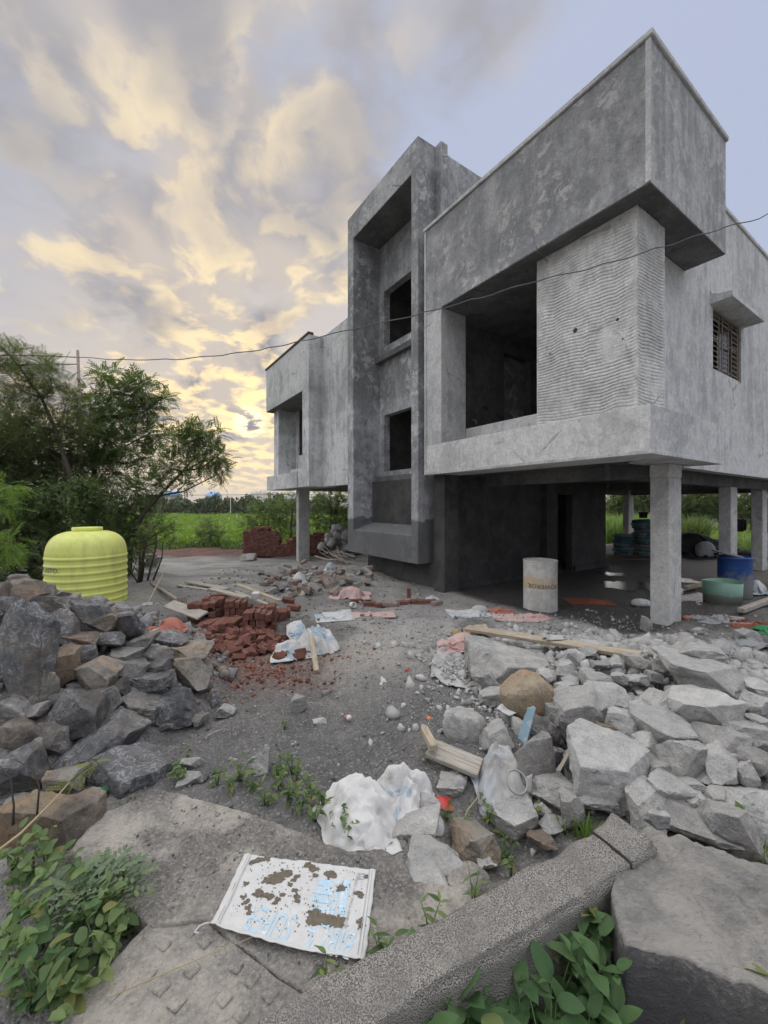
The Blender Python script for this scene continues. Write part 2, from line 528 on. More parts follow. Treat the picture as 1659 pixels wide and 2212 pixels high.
rockmat('rock_mid', (0.23, 0.23, 0.227), (0.40, 0.395, 0.38), (0.29, 0.25, 0.2), 0.3, 0.3, (0.45, 0.45, 0.44), 0.3, 0.35)
rockmat('rock_white', (0.52, 0.51, 0.49), (0.68, 0.67, 0.64), None, 0, 0.1)

# ------------------------------------------------------------------ where things stand
def at(px, py, Y):
    return Vector(((px - CX) / FPX * Y, Y, EYE + (HY - py) / FPX * Y))
def heap_left(x, y):
    dx = (x + 3.85) / 2.35
    dy = y - 3.75
    dy = np.where(dy < 0, dy / 1.55, dy / 2.0)
    d = np.sqrt(dx * dx + dy * dy)
    return 1.38 * np.clip(1 - d ** 1.35, 0, None)
def heap_right(x, y):
    d = np.sqrt(((x - 2.75) / 2.2) ** 2 + ((y - 3.65) / 1.95) ** 2)
    return 0.42 * np.clip(1 - d ** 1.8, 0, None)
def H(x, y):
    x = np.asarray(x, dtype=float)
    y = np.asarray(y, dtype=float)
    h = -0.30 * sst(9.5, 15.0, y) * sst(0.5, -3.0, x) - 0.12 * sst(17, 22, y)
    h = h + heap_left(x, y) + heap_right(x, y)
    h = h + 0.22 * np.exp(-(((x - 0.15) / 0.65) ** 2 + ((y - 4.25) / 0.6) ** 2))
    h = h + 0.07 * np.exp(-(((x + 0.9) / 0.6) ** 2 + ((y - 5.0) / 0.6) ** 2))
    h = h - 0.36 * np.exp(-(((x - 0.78) / 0.42) ** 4 + ((y - 1.33) / 0.30) ** 4))
    h = h - 0.14 * np.exp(-(((x - 0.55) / 0.40) ** 2 + ((y - 2.25) / 0.25) ** 2))
    h = h + 0.05 * np.exp(-((y - 12.8) / 0.5) ** 2) * sst(0, -2, x)
    return h
_YS = np.concatenate([np.arange(0.7, 8, 0.01), np.arange(8, 40, 0.05), np.arange(40, 300, 0.5)])
def g(px, py, dz=0.0):
    """the point of the ground seen at a place of the photograph"""
    X = (px - CX) / FPX * _YS
    Z = EYE + (HY - py) / FPX * _YS
    below = Z <= H(X, _YS) + dz
    k = int(np.argmax(below)) if below.any() else len(_YS) - 1
    return Vector((X[k], _YS[k], float(H(X[k], _YS[k]))))
def hz(x, y):
    return float(H(x, y))

# ------------------------------------------------------------------ ground
def spaced(a, b, d0, centre_lo, centre_hi, grow):
    """fine steps d0 between centre_lo and centre_hi, growing outwards"""
    v = list(np.arange(centre_lo, centre_hi, d0))
    s, x = d0, centre_hi
    while x < b:
        v.append(x); s *= grow; x += s
    v.append(b)
    s, x = d0, centre_lo - d0
    lo = []
    while x > a:
        lo.append(x); s *= grow; x -= s
    lo.append(a)
    return np.array(lo[::-1] + v)
gx = spaced(-2500, 2500, 0.026, -3.2, 4.2, 1.045)
gy = spaced(-60, 4000, 0.026, 1.0, 6.2, 1.035)
GX, GY = np.meshgrid(gx, gy, indexing='ij')
P3 = np.stack([GX, GY, np.zeros_like(GX)], -1)
near = sst(60, 12, GY)
Z = H(GX, GY) - 0.22 * heap_left(GX, GY) - 0.10 * sst(0.02, 0.15, heap_right(GX, GY))
Zb = Z.copy()
lump = fbm(P3 * 1.3, 5, 3)
Z = Z + near * 0.11 * lump + 0.05 * np.exp(-(((GX - 0.1) / 1.3) ** 2 + ((GY - 4.3) / 1.2) ** 2)) * fbm(P3 * 3.4, 4, 15) + 0.06 * sst(6.5, 8.5, GY) * sst(18, 16, GY) * fbm(P3 * np.array([0.7, 2.0, 1.0]), 4, 61)
Z = Z + sst(12, 4, GY) * (0.042 * fbm(P3 * 6.0, 4, 9) + 0.016 * fbm(P3 * 24.0, 2, 5))
# the floor under the house has been levelled
u_ = -(GX - 3.27) * 0.5587 + (GY - 4.97) * 0.8294
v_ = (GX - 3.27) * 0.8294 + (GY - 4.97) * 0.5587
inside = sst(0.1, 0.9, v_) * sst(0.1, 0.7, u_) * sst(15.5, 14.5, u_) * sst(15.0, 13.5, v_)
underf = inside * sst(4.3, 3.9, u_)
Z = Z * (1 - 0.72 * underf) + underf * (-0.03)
# ruts of turned soil beyond the yard
Z = Z + 0.16 * sst(16.2, 16.8, GY) * sst(21, 20, GY) * fbm(P3 * np.array([0.8, 3.0, 1]), 3, 21)
GV = np.stack([GX.ravel(), GY.ravel(), Z.ravel()], 1)
# soil colours: what the ground is made of, plus gap shade in the right heap
n1 = fbm(P3 * 0.9, 5, 41) * 0.5 + 0.5
n2 = fbm(P3 * 3.2, 4, 77) * 0.5 + 0.5
colr = np.zeros(GX.shape + (4,))
def paint(mask, c):
    for k in range(3):
        colr[..., k] = colr[..., k] * (1 - mask) + c[k] * mask
paint(np.ones_like(GX), (0.19, 0.183, 0.175))
paint(sst(0.45, 0.7, n1) * 0.7, (0.34, 0.32, 0.29))
paint(sst(0.5, 0.75, n2) * 0.4, (0.14, 0.136, 0.132))
mound = np.exp(-(((GX - 0.25) / 1.1) ** 2 + ((GY - 4.7) / 1.0) ** 2))
paint(np.clip(mound * (0.35 + 0.9 * n2), 0, 1), (0.40, 0.38, 0.34))
dust = np.exp(-(((GX - 2.3) / 1.3) ** 2 + ((GY - 4.9) / 1.0) ** 2)) + 0.5 * np.exp(-(((GX - 0.6) / 1.2) ** 2 + ((GY - 6.3) / 0.9) ** 2))
paint(np.clip(dust * (0.5 + 0.9 * n2), 0, 0.95), (0.48, 0.47, 0.455))
paint(sst(7.5, 9.5, GY) * sst(16, 14.5, GY) * sst(0.5, -1.0, GX) * 0.75, (0.36, 0.355, 0.34))
damp_ = sst(3.0, 4.0, GY) * sst(7.5, 6.0, GY) * sst(0.52, 0.66, fbm(P3 * 1.5, 4, 91) * 0.5 + 0.5)
paint(damp_ * 0.65, (0.11, 0.106, 0.102))
gravel_d = np.exp(-(((GX + 0.1) / 1.5) ** 4 + ((GY - 3.0) / 0.85) ** 4))
paint(np.clip(gravel_d * (0.55 + 0.6 * n2), 0, 0.95), (0.105, 0.104, 0.104))
yard = sst(6.5, 8.5, GY) * sst(16.5, 15, GY) * sst(1.0, -0.5, GX)
ns_ = fbm(P3 * np.array([0.5, 2.6, 1.0]), 5, 51) * 0.5 + 0.5
paint(yard * sst(0.5, 0.66, ns_) * 0.75, (0.15, 0.147, 0.143))
paint(yard * sst(0.46, 0.30, n2) * 0.5, (0.20, 0.192, 0.18))
brickd = np.exp(-(((GX + 1.35) / 0.75) ** 2 + ((GY - 4.55) / 0.55) ** 2))
paint(np.clip(brickd * (0.3 + 1.0 * n2), 0, 0.8), (0.17, 0.082, 0.062))
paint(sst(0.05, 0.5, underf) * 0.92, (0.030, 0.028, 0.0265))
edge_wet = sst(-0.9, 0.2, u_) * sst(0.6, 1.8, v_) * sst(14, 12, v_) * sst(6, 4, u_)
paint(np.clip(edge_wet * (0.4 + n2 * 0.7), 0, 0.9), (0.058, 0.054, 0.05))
back = sst(5.5, 7.5, v_) * sst(0.2, 0.8, u_) * sst(6.0, 4.5, u_)
paint(back * 0.6, (0.13, 0.105, 0.085))
paint(sst(16.3, 16.9, GY) * sst(-1.0, -3.0, GX) * sst(21.0, 20.2, GY + 1.2 * (n1 - 0.5)), (0.135, 0.066, 0.046))
paint(sst(16.3, 16.9, GY) * sst(-1.0, -3.0, GX) * sst(21.0, 20.2, GY) * sst(0.40, 0.55, n2) * 0.8, (0.075, 0.042, 0.033))
paint(sst(20.2, 21.5, GY + 1.2 * (n1 - 0.5)), (0.075, 0.105, 0.028))
paint(sst(95, 140, GY), (0.055, 0.075, 0.03))
far_r = sst(13.5, 15, v_) * sst(-4, 4, GX)
paint(far_r * 0.95, (0.09, 0.105, 0.04))
paint(far_r * sst(0.42, 0.6, n1) * 0.6, (0.12, 0.09, 0.06))
paint(np.exp(-(((GX - 0.75) / 0.5) ** 2 + ((GY - 1.35) / 0.4) ** 2)), (0.06, 0.052, 0.04))
paint(sst(0.12, 0.3, heap_right(GX, GY)) * sst(4.5, 4.0, GY) * 0.85, (0.075, 0.073, 0.07))  # dark gaps between the rocks: shade put into the soil colour
paint(sst(0.1, 0.6, heap_left(GX, GY)) * 0.8, (0.07, 0.067, 0.065))
colr[..., 3] = 1
wet = np.clip(underf * 0.75, 0, 1)

t, bs = newmat('soil', 0.95, 0.2)
at_ = t.n('ShaderNodeAttribute', attribute_name='soil')
p = pos(t)
grit = t.voro(p, 75, 'F1', 0)
gcol = grit.node.outputs[1]
fine = t.noise(p, 140, 3, 0.7)
mid = t.noise(p, 11, 6, 0.7)
c = t.mix(1.0, at_.outputs['Color'], t.mix(t.m('ADD', t.m('MULTIPLY', mid, 0.55), t.m('MULTIPLY', fine, 0.45)), (0.25, 0.25, 0.25), (1.75, 1.75, 1.75)), 'MULTIPLY')
gv = t.sep(gcol)[0]
c = t.mix(t.m('MULTIPLY', t.step(gv, 0.72, 0.98), 0.5), c, t.mix(0.55, at_.outputs['Color'], (0.42, 0.41, 0.39)))
c = t.mix(t.m('MULTIPLY', t.step(gv, 0.25, 0.0), 0.45), c, (0.045, 0.044, 0.044))
t.put(bs.inputs['Base Color'], c)
t.put(bs.inputs['Roughness'], t.lin(t.m('ADD', at_.outputs['Alpha'], t.m('MULTIPLY', t.m('SUBTRACT', mid, 0.5), 0.5)), 0.0, 1.0, 0.42, 0.96))
hgt = t.m('ADD', t.m('MULTIPLY', grit, -0.7), t.m('ADD', t.m('MULTIPLY', fine, 0.25), t.m('MULTIPLY', mid, 1.6)))
t.put(bs.inputs['Normal'], t.bump(hgt, 0.75, 0.018))
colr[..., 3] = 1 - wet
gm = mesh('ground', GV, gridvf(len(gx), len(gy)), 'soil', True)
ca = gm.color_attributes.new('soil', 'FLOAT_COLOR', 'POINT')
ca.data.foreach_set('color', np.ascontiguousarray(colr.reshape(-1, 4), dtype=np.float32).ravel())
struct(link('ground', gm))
# bilinear lookup of the finished surface
def gz(x, y):
    i = int(np.clip(np.searchsorted(gx, x) - 1, 0, len(gx) - 2))
    j = int(np.clip(np.searchsorted(gy, y) - 1, 0, len(gy) - 2))
    a = (x - gx[i]) / (gx[i + 1] - gx[i])
    b = (y - gy[j]) / (gy[j + 1] - gy[j])
    return float(Z[i, j] * (1 - a) * (1 - b) + Z[i + 1, j] * a * (1 - b) + Z[i, j + 1] * (1 - a) * b + Z[i + 1, j + 1] * a * b)
def gzv(x, y):
    i = np.clip(np.searchsorted(gx, x) - 1, 0, len(gx) - 2)
    j = np.clip(np.searchsorted(gy, y) - 1, 0, len(gy) - 2)
    a = (x - gx[i]) / (gx[i + 1] - gx[i])
    b = (y - gy[j]) / (gy[j + 1] - gy[j])
    return Z[i, j] * (1 - a) * (1 - b) + Z[i + 1, j] * a * (1 - b) + Z[i, j + 1] * (1 - a) * b + Z[i + 1, j + 1] * a * b

# water standing on the mud floor
t, bs = newmat('water', 0.04, 0.5)
bs.inputs['Base Color'].default_value = (0.02, 0.019, 0.017, 1)
t.put(bs.inputs['Normal'], t.bump(t.noise(t.mapv(pos(t), (1, 2.2, 1)), 7, 4, 0.6), 0.25, 0.03))
def puddle(px, py, rx, ry, seed):
    c = g(px, py)
    n = 64
    ang = np.linspace(0, 2 * math.pi, n, endpoint=False)
    rr = 1 + 0.95 * fbm(np.stack([np.cos(ang) * 2.6, np.sin(ang) * 2.6, np.full(n, seed * 3.7)], 1), 4, seed)
    X = c.x + rr * rx * np.cos(ang)
    Y = c.y + rr * ry * np.sin(ang)
    zz = float(np.median(gzv(X, Y))) + 0.006
    V = [(c.x, c.y, zz)] + [(a, b, zz) for a, b in zip(X, Y)]
    F = [(0, 1 + i, 1 + (i + 1) % n) for i in range(n)]
    struct(obj('puddle', V, F, 'water'))
puddle(1500, 1290, 0.62, 0.85, 1)
puddle(1360, 1262, 0.75, 0.55, 2)
puddle(1322, 1238, 0.35, 0.30, 3)
puddle(1440, 1250, 0.5, 0.4, 4)

# ------------------------------------------------------------------ the house: u runs along the left front away from the corner, v into the house
house = thing('unfinished_house', 'unfinished two-storey house of bare grey cement plaster raised on concrete columns', 'house', (3.27, 4.97, 0), math.atan2(-0.8294, 0.5587))
def UV(u, v, z=0.0):
    return Vector((3.27 - 0.5587 * u + 0.8294 * v, 4.97 + 0.8294 * u + 0.5587 * v, z))
def hb(name, u0, u1, v0, v1, z0, z1, mat, bev=0.007, parent=None):
    m = MB().box(-u1, -u0, v0, v1, z0, z1, bev)
    return m.build(name, mat, parent or house)
# --- right-hand block with the big window
def corner_band(name, z0, z1, v1, front, side):
    hb(name, 0.0, 4.306, 0, 0.02, z0, z1, front, 0.005)
    hb(name, 0.02, 4.306, 0.02, 0.69, z0, z1, front, 0)
    hb(name, 0.0, 0.02, 0.02, v1, z0, z1, side, 0)
    hb(name, 0.02, 0.55, 0.69, v1, z0, z1, side, 0)
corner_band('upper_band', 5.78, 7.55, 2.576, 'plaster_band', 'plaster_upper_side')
hb('coping', -0.035, 4.33, -0.035, 0.18, 7.55, 7.63, 'plaster_pier', 0.012)
hb('coping', -0.035, 0.16, 0.18, 2.60, 7.55, 7.63, 'plaster_pier', 0.012)
corner_band('ledge', 2.44, 3.05, 2.376, 'plaster_ledge', 'plaster_side')
hb('pier', 3.80, 4.306, 0, 0.69, 3.05, 5.78, 'plaster_pier')
hb('border', 4.262, 4.318, -0.014, 0.0, 2.44, 7.55, 'plaster_pier', 0.004)
hb('border', 0.0, 4.262, -0.012, 0.0, 2.44, 2.488, 'plaster_pier', 0.004)
hb('border', -0.012, 0.0, -0.012, 2.376, 2.44, 2.488, 'plaster_side', 0.004)
hb('border', -0.010, 0.055, -0.010, 0.0, 5.79, 7.55, 'plaster_ledge', 0.004)
hb('sill', 1.79, 3.80, 0.69, 0.86, 2.60, 3.41, 'plaster_pier')
hb('comb_wall', 0.285, 1.79, 0.288, 1.08, 3.05, 5.78, 'plaster_pier', 0)
def comb(name, u0, u1, v0, v1, seed):
    """plaster scored with a comb: wavy horizontal grooves as relief"""
    L = abs(u1 - u0) + abs(v1 - v0)
    nc, nr = int(L / 0.03), 420
    s = np.linspace(0, 1, nc)
    zz = np.linspace(3.05, 5.78, nr)
    S, ZZ = np.meshgrid(s, zz, indexing='ij')
    q = np.stack([S * L * 1.3, ZZ * 0.5, np.full_like(S, seed)], -1)
    wavy = 0.085 * fbm(q, 3, seed) + 0.020 * fbm(q * np.array([5.0, 2.0, 1]), 2, seed + 4)
    ph = (ZZ + wavy) / 0.047
    gr = np.abs(ph - np.floor(ph) - 0.5) * 2
    dep = 0.017 * (0.55 + 0.8 * vnoise(q * np.array([1.5, 6, 1]), seed + 5)) * np.clip((0.42 - gr) / 0.42, 0, 1) * sst(0.0, 0.05, S * L) * sst(0.0, 0.10, (1 - S) * L)
    dep = dep * sst(0.36, 0.62, fbm(q * np.array([2.5, 5, 1]), 3, seed + 8) * 0.5 + 0.62)
    dep = dep + 0.004 * fbm(q * np.array([9, 18, 1]), 3, seed + 2)
    uu = u0 + (u1 - u0) * S + (dep if v0 != v1 else 0)
    vv = v0 + (v1 - v0) * S + (dep if u0 != u1 else 0)
    V = np.stack([-uu.ravel(), vv.ravel(), ZZ.ravel()], 1)
    F = gridvf(nc, nr)
    obj(name, V, F, 'plaster_comb', house, True)
comb('combed_plaster', 1.79, 0.267, 0.268, 0.268, 3)
comb('combed_plaster', 0.267, 0.267, 0.268, 1.08, 6)
for (uu, zz, r) in ((1.13, 4.42, 0.035), (0.52, 4.35, 0.022), (1.55, 4.20, 0.014), (0.45, 4.06, 0.012)):
    V, F = lathe([(r, 0), (r * 0.6, 0.006)], 10)
    V = np.array(V)
    V = np.stack([-uu + V[:, 0], 0.262 - V[:, 2], zz + V[:, 1]], 1)
    obj('tie_hole', V, [f[::-1] for f in F], 'plaster_damp_shade', house)
hb('soffit_shade', 0.012, 3.80, 0.012, 0.69, 5.768, 5.778, 'plaster_soffit', 0)  # thin dark panels added; underside shade is put into their colour
hb('soffit_shade', 0.012, 0.55, 0.69, 2.565, 5.768, 5.778, 'plaster_soffit', 0)
hb('soffit_shade', 10.92, 14.84, 0.012, 1.02, 5.768, 5.778, 'plaster_soffit', 0)
hb('soffit_shade', 4.78, 7.36, 0.012, 0.86, 9.098, 9.108, 'plaster_soffit', 0)
# --- right wall with barred window
hb('side_wall', 0.55, 0.75, 1.08, 3.85, 2.44, 7.55, 'plaster_side')
hb('side_wall', 0.55, 0.75, 3.85, 5.415, 2.44, 4.36, 'plaster_side', 0)
hb('side_wall', 0.55, 0.75, 3.85, 5.415, 5.53, 7.55, 'plaster_side', 0)
hb('side_wall', 0.55, 0.75, 5.415, 13.4, 2.44, 7.55, 'plaster_side', 0)
hb('coping', 0.52, 0.79, 2.60, 13.4, 7.55, 7.63, 'plaster_pier', 0.01)
t, bs = newmat('bar_paint', 0.55, 0.4)
t.put(bs.inputs['Base Color'], t.mix(t.noise(pos(t), 14, 4), (0.24, 0.20, 0.14), (0.16, 0.125, 0.085)))
t, bs = newmat('bar_dark', 0.6, 0.4)
t.put(bs.inputs['Base Color'], t.mix(t.noise(pos(t), 9, 4), (0.045, 0.032, 0.028), (0.10, 0.06, 0.045)))
t, bs = newmat('dark_glass', 0.15, 0.5)
bs.inputs['Base Color'].default_value = (0.02, 0.02, 0.022, 1)
def window(name, u0, u1, v0, v1, z0, z1, bars, barmat, fixed='u', inset=0.03):
    """steel window: frame, mullions, grille, pane; fixed = axis the wall's plane is normal to"""
    def bx(m, a0, a1, d0, d1, c0, c1):
        if fixed == 'u':
            m.box(-(u0 + d1), -(u0 + d0), a0, a1, c0, c1)
        else:
            m.box(-a1, -a0, v0 + d0, v0 + d1, c0, c1)
    a0, a1 = (v0, v1) if fixed == 'u' else (u0, u1)
    fr = MB()
    th = 0.035
    bx(fr, a0, a0 + th, inset, inset + 0.05, z0, z1)
    bx(fr, a1 - th, a1, inset, inset + 0.05, z0, z1)
    bx(fr, a0 + th, a1 - th, inset, inset + 0.05, z0, z0 + th)
    bx(fr, a0 + th, a1 - th, inset, inset + 0.05, z1 - th, z1)
    wf = fr.build(name, barmat, house)
    n = bars
    wpan = (a1 - a0) / n
    gr = MB()
    for k in range(n):
        s0, s1 = a0 + wpan * (k + 0.17), a0 + wpan * (k + 0.83)
        for s in (s0, s1):
            bx(gr, s - 0.011, s + 0.011, inset + 0.006, inset + 0.022, z0 + th, z1 - th)
        nr = 12
        for j in range(1, nr):
            zz = z0 + (z1 - z0) * j / nr
            bx(gr, s0 + 0.011, s1 - 0.011, inset + 0.010, inset + 0.020, zz - 0.006, zz + 0.006)
    for fz in (0.09, 0.55, 0.86):
        zz = z0 + (z1 - z0) * fz
        bx(gr, a0 + th, a1 - th, inset + 0.0215, inset + 0.032, zz - 0.010, zz + 0.010)
    gr.build('grille', barmat, wf)
    pn = MB()
    bx(pn, a0 + wpan + 0.06, a1 - th, inset + 0.085, inset + 0.091, z0 + th, z1 - th)
    pn.build('pane', 'dark_glass', wf)
window('window', 0.55, 0.75, 3.85, 5.415, 4.36, 5.53, 3, 'bar_paint')
sh = MB()
sec = [(0.0, 5.53), (-0.33, 5.545), (-0.33, 5.62), (-0.30, 5.655), (-0.20, 5.66), (-0.10, 5.68), (-0.03, 5.725), (0.0, 5.80)]
ns = len(sec)
V = [(-(0.55 + a), 3.70, z) for a, z in sec] + [(-(0.55 + a), 5.56, z) for a, z in sec]
sh.add(V, [tuple(range(ns)), tuple(range(2 * ns - 1, ns - 1, -1))] + [(i, ns + i, ns + (i + 1) % ns, (i + 1) % ns) for i in range(ns - 1)])
sh.build('window_shade', 'plaster_side', house)
# --- inside the big opening
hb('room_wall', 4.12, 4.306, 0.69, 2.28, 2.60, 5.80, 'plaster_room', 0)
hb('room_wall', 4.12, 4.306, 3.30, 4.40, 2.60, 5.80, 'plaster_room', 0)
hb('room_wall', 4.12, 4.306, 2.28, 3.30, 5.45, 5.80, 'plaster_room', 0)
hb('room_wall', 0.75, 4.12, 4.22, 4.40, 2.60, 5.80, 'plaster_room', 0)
hb('switch_box', 4.095, 4.12, 1.55, 1.72, 3.98, 4.08, 'bar_dark', 0)
MB().tube([(-4.11, 1.22, 3.72), (-4.05, 1.24, 3.70), (-4.03, 1.25, 3.62)], 0.012, 6).build('conduit_stub', 'plaster_ledge', house, True)
# --- slabs
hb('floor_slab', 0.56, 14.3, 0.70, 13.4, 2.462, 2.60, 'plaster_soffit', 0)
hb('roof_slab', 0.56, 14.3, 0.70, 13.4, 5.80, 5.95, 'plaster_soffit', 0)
for (u0, u1, v0, v1) in ((1.09, 1.33, 1.93, 13.2), (1.33, 4.1, 7.05, 7.28), (1.33, 6.4, 13.0, 13.23), (0.62, 4.1, 1.6, 1.83), (6.2, 6.43, 7.3, 13.0)):
    hb('beam', u0, u1, v0, v1, 2.24, 2.462, 'plaster_soffit', 0)
hb('back_wall', 0.56, 14.3, 13.4, 13.6, 2.44, 7.55, 'plaster_side', 0)
hb('end_wall', 14.3, 14.5, 1.2, 13.4, 2.44, 7.55, 'plaster_left', 0)
# --- columns
def column(u, v, du, dv, z0, z1=2.44, mat='plaster_column'):
    m = MB()
    m.box(-(u + du), -u, v, v + dv, z0, 2.225, 0.010)
    m.box(-(u + du + 0.005), -u + 0.005, v - 0.005, v + dv + 0.005, 2.235, z1, 0.006)
    m.box(-(u + du - 0.012), -u - 0.012, v + 0.012, v + dv - 0.012, 2.222, 2.238)
    return m.build('column', mat, house)
column(0.367, 1.477, 0.258, 0.45, -0.35, 2.438)
column(1.09, 6.76, 0.24, 0.44, -0.2, 2.236 + 0.004)
column(1.20, 9.70, 0.25, 0.45, -0.2)
column(6.20, 12.8, 0.24, 0.44, -0.3)
column(12.24, 0.40, 0.23, 0.45, -0.6, 2.438)
column(12.24, 9.0, 0.23, 0.45, -0.6)
hb('pier', 3.92, 4.25, 0.19, 0.60, -0.3, 2.438, 'plaster_damp_shade')
MB().tube([UV(1.09, 1.12, 2.20) - house.location, UV(1.09, 1.12, 2.47) - house.location], 0.05, 12).build('drain_stub', 'plaster_soffit', None)
_p = bpy.data.objects['drain_stub']
_p.data.transform(Matrix.Rotation(-house.rotation_euler.z, 4, 'Z'))
_p.parent = house
# --- ground-floor wall with doorway
hb('lower_wall', 4.12, 4.30, 0.60, 4.31, -0.2, 2.462, 'plaster_damp_shade', 0)
hb('lower_wall', 4.12, 4.30, 5.13, 6.92, -0.2, 2.462, 'plaster_damp_shade', 0)
hb('lower_wall', 4.12, 4.30, 4.31, 5.13, 2.10, 2.462, 'plaster_damp_shade', 0)
hb('lower_wall', 4.30, 7.60, 6.74, 6.92, -0.2, 2.462, 'plaster_damp_shade', 0)
hb('lower_wall', 7.42, 7.60, 0.80, 6.74, -0.2, 2.462, 'plaster_damp_shade', 0)
hb('lower_wall', 4.30, 7.60, 0.62, 0.80, -0.4, 2.462, 'plaster_damp_shade', 0)
hb('lower_pilaster', 3.95, 4.12, 3.74, 4.20, -0.2, 2.462, 'plaster_damp_shade')
hb('skirting', 4.05, 4.12, 0.60, 3.74, -0.2, 0.10, 'plaster_damp_shade', 0.012)
hb('skirting', 4.05, 4.12, 5.18, 6.95, -0.2, 0.12, 'plaster_damp_shade', 0.012)
hb('plinth', 4.25, 7.0, 0.36, 0.62, -0.4, 0.53, 'plaster_damp_shade')
# --- stair tower with its deep frame
TZ0, TZ1 = 0.53, 9.78
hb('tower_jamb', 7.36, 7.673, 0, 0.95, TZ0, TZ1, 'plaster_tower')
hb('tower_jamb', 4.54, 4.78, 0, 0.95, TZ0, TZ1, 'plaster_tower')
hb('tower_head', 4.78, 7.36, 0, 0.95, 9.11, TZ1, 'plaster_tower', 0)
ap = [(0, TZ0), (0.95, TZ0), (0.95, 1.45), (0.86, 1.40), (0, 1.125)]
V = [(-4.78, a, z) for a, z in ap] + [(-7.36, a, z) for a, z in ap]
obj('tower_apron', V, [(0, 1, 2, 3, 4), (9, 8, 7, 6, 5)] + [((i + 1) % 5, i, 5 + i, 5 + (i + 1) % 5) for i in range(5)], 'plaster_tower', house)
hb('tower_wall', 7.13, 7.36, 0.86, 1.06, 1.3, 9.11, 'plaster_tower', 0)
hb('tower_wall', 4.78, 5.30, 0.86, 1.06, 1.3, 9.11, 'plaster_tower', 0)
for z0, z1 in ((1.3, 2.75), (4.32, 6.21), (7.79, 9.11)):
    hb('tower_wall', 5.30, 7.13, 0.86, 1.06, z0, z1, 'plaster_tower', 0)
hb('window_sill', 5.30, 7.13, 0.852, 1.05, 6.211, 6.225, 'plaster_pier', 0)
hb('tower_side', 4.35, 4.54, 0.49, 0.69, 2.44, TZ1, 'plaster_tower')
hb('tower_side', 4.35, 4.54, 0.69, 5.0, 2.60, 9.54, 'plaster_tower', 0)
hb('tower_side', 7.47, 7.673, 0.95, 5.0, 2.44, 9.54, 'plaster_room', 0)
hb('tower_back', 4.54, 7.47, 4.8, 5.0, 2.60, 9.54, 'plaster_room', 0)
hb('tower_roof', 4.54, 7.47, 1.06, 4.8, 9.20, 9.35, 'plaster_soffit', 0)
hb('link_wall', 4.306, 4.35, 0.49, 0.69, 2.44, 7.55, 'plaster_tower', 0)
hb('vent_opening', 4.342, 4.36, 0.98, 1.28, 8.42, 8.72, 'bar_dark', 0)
hb('shade_lining', 4.54, 4.56, 1.06, 4.8, 2.6, 9.2, 'plaster_room', 0)  # dark sheet added so the stair well reads black: shade as colour
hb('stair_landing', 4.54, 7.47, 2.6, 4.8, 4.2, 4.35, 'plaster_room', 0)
# --- wall between tower and far block
hb('link_wall', 7.673, 10.36, 0.50, 0.70, 2.44, 7.55, 'plaster_left')
for (uu, zz) in ((9.3, 4.42), (8.75, 3.95), (8.2, 3.9), (8.0, 3.7), (9.0, 3.62), (8.35, 3.55)):
    V, F = lathe([(0.018, 0), (0.012, 0.005)], 8)
    V = np.array(V)
    obj('tie_hole', np.stack([-uu + V[:, 0], 0.496 - V[:, 2], zz + V[:, 1]], 1), [f[::-1] for f in F], 'plaster_damp_shade', house)
# --- far block, the mirror of the near one
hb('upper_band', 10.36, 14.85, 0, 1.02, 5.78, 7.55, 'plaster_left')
hb('coping', 10.34, 14.90, -0.035, 0.17, 7.55, 7.63, 'plaster_damp_shade', 0.01)
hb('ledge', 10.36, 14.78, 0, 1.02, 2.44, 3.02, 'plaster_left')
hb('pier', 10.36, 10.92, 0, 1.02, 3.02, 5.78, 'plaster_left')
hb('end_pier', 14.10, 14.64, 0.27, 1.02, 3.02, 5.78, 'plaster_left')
hb('recess_wall', 10.92, 12.60, 1.02, 1.20, 3.02, 5.80, 'plaster_left', 0)
hb('recess_wall', 13.78, 14.64, 1.02, 1.20, 3.02, 5.80, 'plaster_left', 0)
hb('recess_wall', 12.60, 13.78, 1.02, 1.20, 3.02, 3.88, 'plaster_left', 0)
hb('recess_step', 12.20, 14.10, 0.75, 1.02, 3.02, 3.30, 'plaster_left')
window('window', 12.60, 13.78, 1.02, 1.20, 3.88, 5.78, 3, 'bar_dark', 'v', 0.05)
MB().tube([(-11.3, -0.01, 3.35), (-11.33, -0.02, 3.0), (-11.36, -0.015, 2.5), (-11.34, -0.02, 2.2)], 0.008, 5).build('hanging_cable', 'bar_paint', house, True)
MB().tube([(-1.62, -0.002, 5.85), (-1.55, -0.05, 5.72), (-1.50, 0.02, 5.62), (-1.47, 0.1, 5.56)], 0.006, 5).build('binding_wire', 'bar_dark', house, True)

